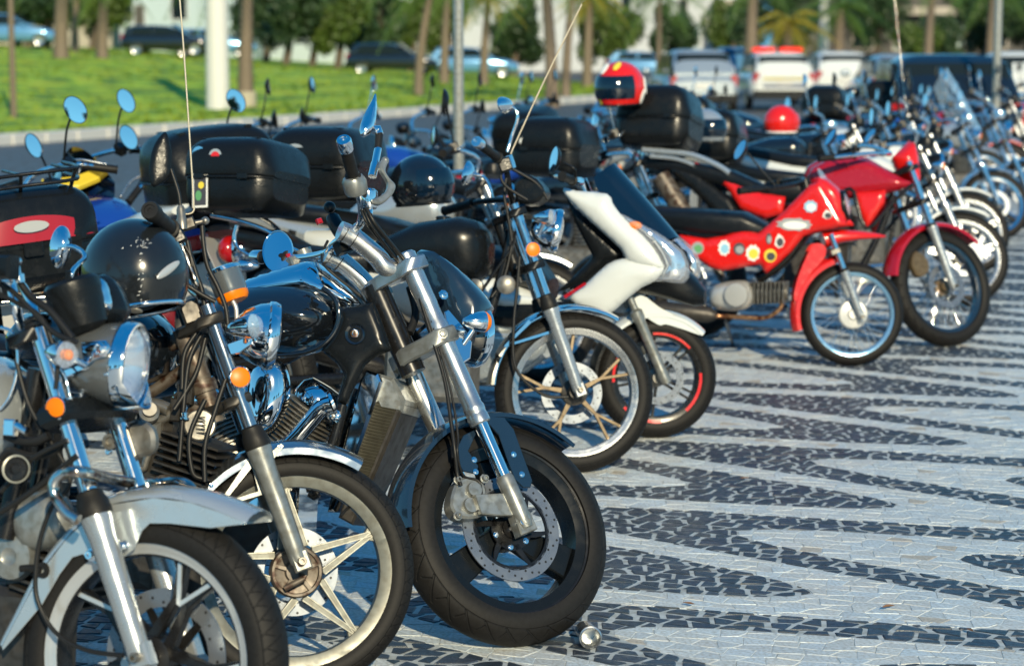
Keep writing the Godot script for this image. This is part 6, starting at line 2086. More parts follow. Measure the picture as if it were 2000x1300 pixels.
	part(o, "frame_tube", mb, M.black_metal)
	var rw := node(o, "rear_wheel", mv(-1.12, 0.31, 0))
	tyre(rw, I, 0.31, 0.055, 0.23, M.tread, 1.1)
	mb = Mb.new()
	mb.ring(rim_profile(0.23, 0.035, 0.02), I, 40)
	part(rw, "rim", mb, M.black_metal)
	wire_spokes(rw, I, 0.05, 0.215, 0.03)
	hub(rw, I, 0.06, 0.06, M.dull_metal)
	fender(o, mv(-1.12, 0.31, 0), "rear_mudguard", 0.40, 0.42, 0.08, 60.0, 160.0, M.black_plastic, 0.02)
	mb = Mb.new()
	mb.tube(v3([-.886,.278,.16,-1.013,.499,.16,-1.043,.527,.16,-1.294,.876,.16]) , [0.02, 0.03, 0.05, 0.055], 16)
	part(o, "silencer", mb, M.rusty_steel)
	var bx := top_box(o, Transform3D(Basis(Vector3.UP, -0.05), v3([-1.352,1.2,0])[0]), 0.42, 0.34, 0.42, M.black_plastic)
	bx.set_meta("label", "tall black luggage box on the tail of the crimson bike")

# ---------- the rest of the parked motorcycles ----------
func street_bike(style: String, tank: Material) -> Node3D:
	# front axle above the origin, forward is +x
	var o := Node3D.new()
	o.name = "motorcycle"
	var I := Transform3D.IDENTITY
	var F := mv(0, 0.30, 0) * Transform3D(Basis(Vector3(0, 0, 1), 0.45), Vector3.ZERO) * Transform3D(Basis(Vector3.UP, 0.42), Vector3.ZERO)
	var rims: Material = {"chrome": M.chrome, "sport": M.black_metal, "plain": M.aluminium}[style]
	var w := node(o, "front_wheel", F)
	tyre(w, I, 0.30, 0.042, 0.240, M.tread_fine, 1.1, 44, 12)
	var mb := Mb.new()
	mb.ring(rim_profile(0.240, 0.032, 0.024), I, 40)
	if style != "chrome":
		for k in 5:
			limb(mb, pol(0.03, k * 72.0 + 10), pol(0.222, k * 72.0 + 4), 0.010, 0.007, -0.01, 0.012, 0.002)
			limb(mb, pol(0.03, k * 72.0 - 10), pol(0.222, k * 72.0 - 4), 0.010, 0.007, -0.01, 0.0121, 0.002)
	part(w, "rim", mb, rims)
	if style == "chrome":
		wire_spokes(w, I, 0.05, 0.222, 0.03, 28)
	hub(w, I, 0.05, 0.06, M.dull_metal)
	disc(w, I, 0.12, 0.085, 0.045, M.disc_steel, 0)
	for s: float in [1.0, -1.0]:
		mb = Mb.new()
		mb.lathe(v2([0.0, -0.02, 0.02, -0.02, 0.024, 0.02, 0.026, 0.30, 0.030, 0.315, 0.030, 0.35, 0.0185, 0.365, 0.0185, 0.74, 0.0, 0.74]), mv(0.01, 0, 0.095 * s), 14, false)
		part(o, "fork_leg", mb, M.aluminium if style == "plain" else M.chrome, F)
	fender(o, F, "front_mudguard", 0.316, 0.332, 0.064, 35.0, 150.0, M.chrome if style == "chrome" else tank, 0.014)
	yoke(o, F, 0.70, 0.095, M.black_metal)
	yoke(o, F, 0.50, 0.095, M.black_metal)
	lamp(o, Vector3(0.10, 0.60, 0), Vector3(0.9, -0.45, 0), 0.082, 0.09, M.chrome if style == "chrome" else M.black_plastic, M.chrome, F)
	for s: float in [1.0, -1.0]:
		winker(o, Vector3(0.05, 0.56, 0.2 * s), Vector3(0.9, -0.45, 0), 0.028, 0.06, Vector3(0.03, 0.56, 0.10 * s), M.amber, M.chrome, F)
	mb = Mb.new()
	var hb := smooth([Vector3(-0.17, 0.84, -0.38), Vector3(-0.10, 0.88, -0.24), Vector3(0.02, 0.82, -0.12), Vector3(0.0, 0.75, 0), Vector3(0.02, 0.82, 0.12), Vector3(-0.10, 0.88, 0.24), Vector3(-0.17, 0.84, 0.38)], 4)
	mb.tube(hb, 0.012, 10)
	part(o, "handlebar", mb, M.chrome, F)
	for s: float in [1.0, -1.0]:
		grip(o, Vector3(-0.115, 0.873, 0.27 * s), Vector3(-0.18, 0.836, 0.40 * s), F, M.chrome if style == "chrome" else null, 0.018)
		mb = Mb.new()
		mb.box(Vector3(-0.09, 0.88, 0.23 * s), Vector3(0.05, 0.05, 0.05), I, 0.008)
		part(o, "switch_pod", mb, M.black_plastic, F)
		lever(o, [Vector3(-0.05, 0.87, 0.22 * s), Vector3(-0.05, 0.86, 0.30 * s), Vector3(-0.10, 0.83, 0.39 * s)], M.aluminium, F, 0.005)
		mirror(o, Vector3(-0.06, 1.10, 0.30 * s), Vector3(-0.90, 0.46, -0.12 * s), 0.062, 0.044, [Vector3(-0.05, 1.08, 0.29 * s), Vector3(-0.06, 1.02, 0.25 * s), Vector3(-0.08, 0.89, 0.21 * s)], M.chrome if style == "chrome" else M.black_plastic, F, 0.3)
	mb = Mb.new()
	mb.lathe(v2([0.0, 0.0, 0.045, 0.0, 0.052, 0.02, 0.052, 0.05, 0.046, 0.058, 0.0, 0.058]), Transform3D(Basis(Vector3(0, 0, 1), -0.5), Vector3(0.07, 0.73, 0.03)), 20, false)
	part(o, "speedometer", mb, M.chrome if style == "chrome" else M.black_plastic, F)
	mb = Mb.new()
	mb.loft([[-0.98, 0.76, 0.05, 0.04, 0.04, 2.2], [-0.90, 0.79, 0.12, 0.07, 0.08, 2.4], [-0.70, 0.82, 0.145, 0.10, 0.12, 2.4], [-0.52, 0.83, 0.14, 0.10, 0.14, 2.4], [-0.45, 0.82, 0.11, 0.07, 0.11, 2.3], [-0.42, 0.81, 0.05, 0.03, 0.05, 2.0]], I, 24)
	part(o, "fuel_tank", mb, tank)
	mb = Mb.new()
	mb.loft([[-0.90, 0.78, 0.07, 0.03, 0.05, 2.6], [-1.0, 0.77, 0.13, 0.045, 0.06, 2.6], [-1.25, 0.79, 0.14, 0.05, 0.06, 2.6], [-1.55, 0.84, 0.11, 0.045, 0.05, 2.6], [-1.65, 0.85, 0.06, 0.03, 0.03, 2.6]], I, 18)
	part(o, "seat", mb, M.black_vinyl)
	mb = Mb.new()
	mb.loft([[-0.92, 0.66, 0.11, 0.07, 0.08, 2.6], [-1.15, 0.68, 0.13, 0.08, 0.10, 2.6], [-1.55, 0.78, 0.10, 0.05, 0.06, 2.6], [-1.76, 0.84, 0.05, 0.02, 0.03, 2.2]], I, 18)
	part(o, "tail_cowl", mb, tank)
	mb = Mb.new()
	mb.box(Vector3(-1.74, 0.80, 0), Vector3(0.05, 0.06, 0.14), I, 0.012)
	part(o, "tail_light", mb, M.red_lens)
	mb = Mb.new()
	mb.box(Vector3(-1.72, 0.62, 0), Vector3(0.006, 0.16, 0.19), I, 0.001)
	part(o, "number_plate", mb, M.sticker_silver)
	for s: float in [1.0, -1.0]:
		winker(o, Vector3(-1.66, 0.74, 0.17 * s), Vector3(-1, 0, 0), 0.026, 0.05, Vector3(-1.62, 0.74, 0.08 * s), M.amber, M.chrome)
	mb = Mb.new()
	mb.box(Vector3(-0.66, 0.36, 0), Vector3(0.38, 0.24, 0.22), I, 0.03)
	mb.lathe(v2([0.0, 0.0, 0.075, 0.0, 0.075, 0.02, 0.0, 0.03]), aim(Vector3(-0.72, 0.37, 0.11), Vector3(0, 0, 1)), 18, false)
	for i in 8:
		mb.box(Vector3(-0.54, 0.49 + i * 0.022, 0.0), Vector3(0.17, 0.007, 0.18), I, 0.001)
	mb.box(Vector3(-0.54, 0.57, 0.0), Vector3(0.11, 0.22, 0.12), I, 0.02)
	part(o, "engine", mb, M.dull_metal)
	mb = Mb.new()
	mb.tube(smooth([Vector3(-0.44, 0.58, 0.05), Vector3(-0.34, 0.50, 0.09), Vector3(-0.36, 0.28, 0.12), Vector3(-0.6, 0.22, 0.14), Vector3(-1.0, 0.25, 0.15)], 4), 0.018, 10)
	mb.tube([Vector3(-1.0, 0.25, 0.15), Vector3(-1.05, 0.26, 0.16), Vector3(-1.6, 0.40, 0.18)], [0.02, 0.042, 0.048], 14)
	part(o, "exhaust", mb, M.chrome if style != "sport" else M.black_metal)
	mb = Mb.new()
	mb.tube([Vector3(-0.40, 0.88, 0), Vector3(-0.42, 0.60, 0), Vector3(-0.46, 0.28, 0), Vector3(-0.85, 0.24, 0)], 0.02, 8)
	mb.tube([Vector3(-0.42, 0.76, 0), Vector3(-0.95, 0.68, 0), Vector3(-1.6, 0.74, 0)], 0.02, 8)
	part(o, "frame_tube", mb, M.black_metal)
	var rw := node(o, "rear_wheel", mv(-1.30, 0.30, 0))
	tyre(rw, I, 0.30, 0.05, 0.23, M.tread_fine, 1.1, 40, 12)
	mb = Mb.new()
	mb.ring(rim_profile(0.23, 0.036, 0.022), I, 36)
	for k in 5:
		limb(mb, pol(0.03, k * 72.0), pol(0.214, k * 72.0), 0.018, 0.01, -0.012, 0.012, 0.002)
	part(rw, "rim", mb, rims)
	hub(rw, I, 0.06, 0.06, M.dull_metal)
	fender(o, mv(-1.30, 0.30, 0), "rear_mudguard", 0.33, 0.35, 0.08, 60.0, 175.0, M.black_plastic, 0.02)
	mb = Mb.new()
	for s: float in [1.0, -1.0]:
		mb.tube([Vector3(-1.22, 0.70, 0.12 * s), Vector3(-1.30, 0.30, 0.12 * s)], 0.022, 10)
		mb.tube([Vector3(-1.30, 0.30, 0.10 * s), Vector3(-0.84, 0.34, 0.08 * s)], 0.018, 8)
	part(o, "swingarm", mb, M.black_metal)
	mb = Mb.new()
	mb.tube([Vector3(-0.85, 0.25, -0.10), Vector3(-0.80, 0.012, -0.27)], 0.011, 8)
	part(o, "side_stand", mb, M.black_metal)
	return o

const ORD := ["first", "second", "third", "fourth", "fifth", "sixth", "seventh", "eighth", "ninth", "tenth", "eleventh", "twelfth", "thirteenth", "fourteenth", "fifteenth", "sixteenth", "seventeenth", "eighteenth", "nineteenth", "twentieth", "twenty-first", "twenty-second", "twenty-third", "twenty-fourth"]
var protos := {}
func place(style: String, tank: String, at: Vector3, deg: float, lean: float, label: String, group: String, extra := "") -> Node3D:
	if not protos.has(style):
		protos[style] = street_bike(style, M.black_paint)
	var o: Node3D = protos[style].duplicate()
	o.name = numbered("motorcycle") if taken.get("motorcycle", -1) >= 0 else "motorcycle"
	taken["motorcycle"] = taken.get("motorcycle", 0)
	o.transform = Transform3D(Basis(Vector3.UP, -deg_to_rad(deg)) * Basis(Vector3.RIGHT, -deg_to_rad(lean)), at)
	add_child(o)
	tagged(o, label, "motorcycle", group)
	for c in o.get_children():
		if c.name.begins_with("fuel_tank") or c.name.begins_with("tail_cowl") or (c.name.begins_with("front_mudguard") and style != "chrome"):
			(c as MeshInstance3D).material_override = M[tank]
	if extra.contains("box"):
		var bx := top_box(o, Transform3D(Basis.IDENTITY, Vector3(-1.62, 1.02, 0)), 0.42, 0.32, 0.40, M.black_plastic)
		var mb := Mb.new()
		mb.box(Vector3(-1.62, 0.88, 0), Vector3(0.3, 0.02, 0.2), Transform3D.IDENTITY, 0.004)
		mb.tube([Vector3(-1.5, 0.88, 0.09), Vector3(-1.45, 0.74, 0.09)], 0.009, 8)
		mb.tube([Vector3(-1.5, 0.88, -0.09), Vector3(-1.45, 0.74, -0.09)], 0.009, 8)
		part(o, "rear_rack", mb, M.black_metal)
		if extra.contains("sticker"):
			mb = Mb.new()
			mb.prism(ell(Vector2.ZERO, 0.035, 0.03), 0.0, 0.002, Transform3D(Basis(Vector3.UP, -PI / 2), Vector3(-0.214, 0.08, -0.06)))
			part(bx, "sticker", mb, M.sticker_silver)
	if extra.contains("screen"):
		var mb := Mb.new()
		var R := []
		for i in 9:
			var row := PackedVector3Array()
			var f := i / 8.0
			for j in 13:
				var a := lerpf(-1.0, 1.0, j / 12.0)
				row.append(Vector3(0.16 - 0.05 * f - 0.12 * a * a, 0.62 + 0.62 * f - 0.10 * a * a * f, a * lerpf(0.20, 0.24, sin(f * PI)) * (1.0 - 0.25 * f * f)))
			R.append(row)
		mb.skin(R, false, false)
		part(o, "windscreen", mb, M.clear_screen, mv(0, 0.30, 0) * Transform3D(Basis(Vector3(0, 0, 1), 0.45), Vector3.ZERO) * Transform3D(Basis(Vector3.UP, 0.42), Vector3.ZERO))
	if extra.contains("antenna"):
		var mb := Mb.new()
		mb.tube([Vector3(-0.42, 1.02, 0.2), Vector3(-0.48, 1.4, 0.2), Vector3(-0.56, 1.95, 0.2)], [0.004, 0.003, 0.002], 6)
		part(o, "antenna", mb, M.worn_chrome)
	return o

func at_px(x: float, depth: float) -> Vector3:
	return Vector3((x - 1000.0) / 4400.0 * depth, 0, -depth)

func row_bikes() -> void:
	taken["motorcycle"] = 7
	protos["chrome"] = street_bike("chrome", M.black_paint)
	protos["sport"] = street_bike("sport", M.black_paint)
	protos["plain"] = street_bike("plain", M.black_paint)
	var front := "motorcycles parked in the front row"
	# front row, beyond the crimson bike
	place("plain", "white_paint", Vector3(3.20, 0, -15.80), 18, 9, "white bike with bright front rim right behind the crimson trail bike's wheel", front, "antenna")
	place("plain", "white_paint", Vector3(2.78, 0, -13.9), 18, 9, "bike with cream mudguard and tall luggage box tucked close behind the crimson trail bike", front, "box")
	place("chrome", "black_paint", Vector3(3.98, 0, -18.6), 18, 9, "chrome bike with tall clear windscreen and amber signals near the right edge", front, "screen")
	place("chrome", "silver_paint", Vector3(4.55, 0, -20.0), 18, 9, "silver-tanked bike cut by the right edge behind the windscreen bike", front)
	place("plain", "silver_paint", Vector3(0.10, 0, -10.7), 16, 9, "bike with silver tank and bright bars seen between the lamp pole and the smoked windscreen", front)
	place("chrome", "black_paint", Vector3(0.95, 0, -12.5), 18, 8, "black bike with tall rods at its bars under the red helmet", front)
	var cols := ["black_paint", "black_paint", "blue_paint", "silver_paint", "black_paint", "crimson_paint", "navy_paint", "black_paint", "white_paint"]
	var words := {"black_paint": "black", "blue_paint": "blue", "silver_paint": "silver", "crimson_paint": "dark red", "navy_paint": "navy", "white_paint": "white"}
	rng.seed = 33
	var styles := ["chrome", "plain", "sport"]
	for i in 15:
		var t := 16.9 + i * 0.95
		var p := rowp(t + rng.randf_range(-0.1, 0.1), -3.0 - rng.randf_range(0.0, 0.35))
		var c: String = cols[(i * 4) % 9]
		place(styles[i % 3], c, p, 18 + rng.randf_range(-4, 4), 9, "%s motorcycle at the far right of the front row, %s beyond the windscreen bike" % [words[c], ORD[i]], "motorcycles crowded at the far right", ["", "box", "", "", ""][i % 5])
	# second row, facing away: riders' side and mirrors towards the camera
	for i in 13:
		var t := 12.9 + i * 0.9
		var p := rowp(t + rng.randf_range(-0.1, 0.1), -6.5 - rng.randf_range(0.0, 0.4))
		var c: String = cols[(i * 5 + 1) % 9]
		place(styles[(i + 1) % 3], c, p, 199 + rng.randf_range(-7, 7), 9, "%s motorcycle facing away in the second row, %s from the left" % [words[c], ORD[i]], "motorcycles of the second row", ["", "", "box", "", ""][i % 5])
	# left end of the second row, seen from behind
	var o := place("plain", "black_paint", Vector3(-2.05, 0.0, -9.70), 257, 6, "black bike seen from behind with red-lidded luggage box and wire rack at left edge", "motorcycles of the second row")
	red_box(o)
	o = place("sport", "black_paint", Vector3(-1.59, 0, -11.3), 256, 6, "black bike seen from behind with the biggest plain black luggage box", "motorcycles of the second row")
	var big := top_box(o, Transform3D(Basis(Vector3.UP, 0.25), Vector3(-1.62, 1.05, 0)), 0.50, 0.38, 0.43, M.black_plastic)
	var mb := Mb.new()
	mb.prism(smooth2(v2([-0.03, 0.05, 0.03, 0.05, 0.035, 0.0, 0.0, -0.05, -0.035, 0.0]), 3), 0.0, 0.004, Transform3D(Basis(Vector3.UP, -PI / 2), Vector3(-0.226, 0.10, 0.14)))
	part(big, "badge", mb, M.chrome)
	mb = Mb.new()
	mb.box(Vector3(-1.62, 0.885, 0), Vector3(0.3, 0.02, 0.2), Transform3D.IDENTITY, 0.004)
	mb.tube([Vector3(-1.5, 0.88, 0.09), Vector3(-1.45, 0.74, 0.09)], 0.009, 8)
	mb.tube([Vector3(-1.5, 0.88, -0.09), Vector3(-1.45, 0.74, -0.09)], 0.009, 8)
	part(o, "rear_rack", mb, M.black_metal)
	o = place("sport", "blue_paint", Vector3(-2.10, 0, -10.95), 240, 9, "blue sport bike with smoked screen, yellow yoke and white-faced mirror", "motorcycles of the second row")
	sport_dress(o)
	# helmets left on the bikes
	var sh := helmet("helmet", "scratched black helmet resting on the worn bike's tank at left", Transform3D(Basis(Vector3.UP, 2.2) * Basis(Vector3(0, 0, 1), -0.25), v3([-.909,1.053,-5.394])[0]), 0.137, M.scuffed_black, M.smoke_screen, M.chrome, "helmets left on the motorcycles")
	for k in [["vent_strip", v3([-.816,1.077,-5.296])[0], Vector3(0.010, 0.004, 0.040), M.sticker_silver, 0.5], ["metal_tag", v3([-.901,1.003,-5.307])[0], Vector3(0.009, 0.004, 0.020), M.dull_metal, 0.1]]:
		var q: Vector3 = sh.transform.affine_inverse() * (k[1] as Vector3)
		var d := q.normalized()
		var m3 := Mb.new()
		var surf := d * Vector3(1.08, 1.02, 0.92) * 0.137
		m3.ball(Vector3.ZERO, k[2], Transform3D(aim(surf, d).basis.rotated(d, k[4]), surf), 16)
		part(sh, k[0], m3, k[3])
	rng.seed = 8
	for k in 46:
		var px := Vector2(272, 470).lerp(Vector2(254, 600), rng.randf()) + Vector2(rng.randf_range(-5, 5), 0)
		if k > 34:
			px = Vector2(rng.randf_range(225, 290), rng.randf_range(455, 500))
		var q := sh.transform.affine_inverse() * (Vector3(0, 1.6, 0) + Vector3((px.x - 1000) / 4400.0, -(px.y - 92) / 4400.0, -1) * 5.3)
		var d := q.normalized()
		var surf := d * Vector3(1.08, 1.02, 0.92) * 0.1371
		var m3 := Mb.new()
		m3.ball(Vector3.ZERO, Vector3(0.0011, 0.0006, rng.randf_range(0.001, 0.005)), Transform3D(aim(surf, d).basis.rotated(d, rng.randf() * 0.8), surf), 6)
		part(sh, "scratch", m3, M.sticker_silver)
	helmet("helmet_001", "glossy black helmet lying on the white scooter's seat beside the lamp pole", Transform3D(Basis(Vector3.UP, -0.5) * Basis(Vector3(0, 0, 1), 0.1), v3([-.38,1.028,-9.403])[0]), 0.128, M.black_paint, M.smoke_screen, M.satin_black, "helmets left on the motorcycles")
	var rh := helmet("helmet_002", "red and white printed full-face helmet perched high on a mirror", Transform3D(Basis(Vector3.UP, -2.15) * Basis(Vector3(0, 0, 1), -0.05), v3([.597,1.376,-12.471])[0]), 0.145, M.red_paint, M.smoke_screen, M.satin_black, "helmets left on the motorcycles")
	for k in [[0.5, 0.85, 0.035, "sticker_white"], [-0.4, 1.0, 0.03, "sticker_yellow"], [0.1, -0.50, 0.03, "sticker_white"], [0.35, -0.42, 0.03, "sticker_yellow"], [1.9, 0.2, 0.05, "crimson_paint"], [-1.9, 0.1, 0.04, "sticker_white"], [-1.7, -0.3, 0.035, "sticker_white"], [1.6, -0.3, 0.04, "sticker_white"]]:
		var d := Vector3(cos(k[0]) * cos(k[1]) * 1.08, sin(k[1]) * 1.02, sin(k[0]) * cos(k[1]) * 0.92)
		var m2 := Mb.new()
		m2.ball(Vector3.ZERO, Vector3(k[2] * 1.3, 0.006, k[2] * 0.6), aim(d * Vector3(1.0, 1.0, 1.0) * 0.147, d), 14)
		part(rh, "printed_patch", m2, M[k[3]])
	helmet("helmet_003", "grey patterned helmet between the two tall black luggage boxes", Transform3D(Basis(Vector3.UP, -0.6), v3([1.2,1.095,-14.048])[0]), 0.125, M.silver_paint, M.smoke_screen, M.satin_black, "helmets left on the motorcycles")
	helmet("helmet_004", "round red helmet with a white rear half among the far bikes", Transform3D(Basis(Vector3.UP, 0.3), v3([1.865,1.086,-15.66])[0]), 0.115, M.red_paint, M.red_paint, M.sticker_white, "helmets left on the motorcycles")
	mk("dry_leaf", lin(0.20, 0.10, 0.045), 0.7)
	dry_leaf("small dry leaf on white stones at lower right", v3([1.08,.008,-6.304])[0], 0.6, 0.05)
	dry_leaf("reddish leaf crumb on the white stones near the bottom right black wave", v3([1.26,.008,-6.041])[0], 1.9, 0.035)
	dry_leaf("curled dry leaf on white stones right of the wide front wheel", v3([.509,.008,-6.34])[0], 2.6, 0.04)
	dry_leaf("tiny leaf on the pale stones below the scooter's front wheel", v3([.866,.008,-8.241])[0], 0.2, 0.04)
	# a chrome pipe end left on the ground behind the wide wheel
	var pp := thing("pipe_piece", "short chrome pipe end lying on the paving behind the wide front wheel", "pipe", Transform3D(Basis.IDENTITY, v3([.209,.032,-5.892])[0]))
	mb = Mb.new()
	mb.lathe(v2([0.024, -0.09, 0.026, -0.09, 0.0265, 0.0, 0.031, 0.004, 0.031, 0.014, 0.027, 0.016, 0.024, 0.010, 0.024, -0.06, 0.0, -0.06]), aim(Vector3.ZERO, Vector3(0.12, 0.06, 1.0)), 28, false)
	part(pp, "pipe", mb, M.aluminium)

func dry_leaf(label: String, at: Vector3, turn: float, size: float) -> void:
	var mb := Mb.new()
	var R := []
	for i in 7:
		var f := i / 6.0
		var w := sin(f * PI) * 0.34 + 0.02
		var row := PackedVector3Array()
		for j in 5:
			var a := lerpf(-1.0, 1.0, j / 4.0)
			row.append(Vector3((f - 0.5) * size, size * (0.10 * a * a * w * 3.0 + 0.12 * (f - 0.5) * (f - 0.5)) + 0.002, a * w * size * 0.5))
		R.append(row)
	mb.skin(R, false, false)
	var o := part(self, "dry_leaf", mb, M.dry_leaf, Transform3D(Basis(Vector3.UP, turn), at))
	if o.name != "dry_leaf":
		o.name = numbered("dry_leaf")
	tagged(o, label, "leaf", "dry leaves on the paving")

func red_box(o: Node3D) -> void:
	var I := Transform3D.IDENTITY
	var bx := top_box(o, Transform3D(Basis(Vector3.UP, 0.2), Vector3(-1.66, 0.90, 0)), 0.50, 0.36, 0.42, M.satin_black)
	var mb := Mb.new()
	var R := []
	for i in 7:
		var row := PackedVector3Array()
		for j in 25:
			var a := lerpf(-1.15, 1.15, j / 24.0)
			var f := i / 6.0
			row.append(Vector3(-0.232 * pow(cos(a), 0.28) + 0.012 * f, lerpf(0.025, 0.115 - 0.05 * a * a, f), 0.268 * sin(a) * (1.0 - 0.08 * f) * 0.98))
		R.append(row)
	mb.skin(R, false, false)
	part(bx, "red_reflector_panel", mb, M.red_lens)
	mb = Mb.new()
	mb.prism(ell(Vector2.ZERO, 0.062, 0.02), 0.0, 0.004, Transform3D(Basis(Vector3.UP, -PI / 2), Vector3(-0.236, 0.08, 0.0)))
	part(bx, "badge", mb, M.sticker_silver)
	mb = Mb.new()
	mb.box(Vector3(-0.214, -0.09, -0.17), Vector3(0.012, 0.11, 0.085), I, 0.004)
	part(bx, "lock_plate", mb, M.grey_paint)
	mb = Mb.new()
	for y: float in [-0.055, -0.08, -0.125]:
		mb.box(Vector3(-0.221, y, -0.17), Vector3(0.008, 0.016, 0.06), I, 0.003)
	part(bx, "lock_button", mb, M.red_lens)
	mb = Mb.new()
	for y: float in [0.25, 0.29]:
		mb.tube(smooth([Vector3(0.12, y - 0.02, -0.22), Vector3(-0.16, y - 0.03, -0.20), Vector3(-0.18, y - 0.03, 0.0), Vector3(-0.16, y - 0.03, 0.20), Vector3(0.12, y - 0.02, 0.22)], 4), 0.007, 8)
	for z: float in [-0.2, 0.0, 0.2]:
		mb.tube([Vector3(-0.16 if absf(z) > 0.1 else -0.18, 0.26, z), Vector3(-0.13, 0.19, z * 0.9)], 0.007, 8)
		mb.tube([Vector3(-0.16, 0.26, z * 0.9), Vector3(0.12, 0.265, z * 0.9)], 0.006, 8)
	part(bx, "lid_rack", mb, M.black_metal)
	mb = Mb.new()
	mb.box(Vector3(-1.62, 0.74, 0), Vector3(0.34, 0.02, 0.24), I, 0.004)
	mb.tube([Vector3(-1.82, 0.72, -0.16), Vector3(-1.82, 0.72, 0.16)], 0.012, 10)
	part(o, "rear_rack", mb, M.worn_chrome)

func sport_dress(o: Node3D) -> void:
	var F := mv(0, 0.30, 0) * Transform3D(Basis(Vector3(0, 0, 1), 0.45), Vector3.ZERO)
	var mb := Mb.new()
	var R := []
	for i in 9:
		var row := PackedVector3Array()
		var f := i / 8.0
		for j in 17:
			var a := lerpf(-1.0, 1.0, j / 16.0)
			row.append(Vector3(0.20 - 0.22 * f - 0.18 * a * a, 0.60 + 0.36 * f - 0.12 * a * a, a * 0.22 * (1.0 - 0.4 * f)))
		R.append(row)
	mb.skin(R, false, false)
	part(o, "windscreen", mb, M.smoke_screen, F)
	mb = Mb.new()
	mb.prism(v2([0.03, -0.14, 0.0, 0.0, 0.03, 0.14, -0.05, 0.12, -0.09, 0.0, -0.05, -0.12]), 0.0, 0.03, F * Transform3D(Basis(Vector3.RIGHT, Vector3(0, 0, 1), Vector3(0, -1, 0)), Vector3(0, 0.79, 0)), 0.005)
	part(o, "yellow_yoke", mb, M.sticker_yellow)
	mb = Mb.new()
	mb.loft([[-0.25, 0.70, 0.20, 0.10, 0.2, 2.4], [0.0, 0.72, 0.17, 0.10, 0.2, 2.4], [0.14, 0.68, 0.08, 0.06, 0.10, 2.2], [0.18, 0.66, 0.02, 0.02, 0.03, 2.0]], Transform3D.IDENTITY, 20)
	part(o, "front_fairing", mb, M.blue_paint)
	mb = Mb.new()
	mb.loft([[-1.70, 0.94, 0.05, 0.02, 0.02, 2.2], [-1.5, 0.90, 0.12, 0.05, 0.06, 2.4], [-1.2, 0.84, 0.12, 0.05, 0.08, 2.4]], Transform3D.IDENTITY, 20)
	part(o, "seat_hump", mb, M.white_paint)

func ground_y(p: Vector3) -> float:
	var q := Vector2(p.x, p.z)
	var t := q.dot(RT)
	var n := q.dot(RN)
	var m := bank_edge(t) - n
	return bank(t, m) if m > 0.0 else 0.0

func spot(x: float, depth: float) -> Vector3:
	var p := at_px(x, depth)
	p.y = ground_y(p)
	return p

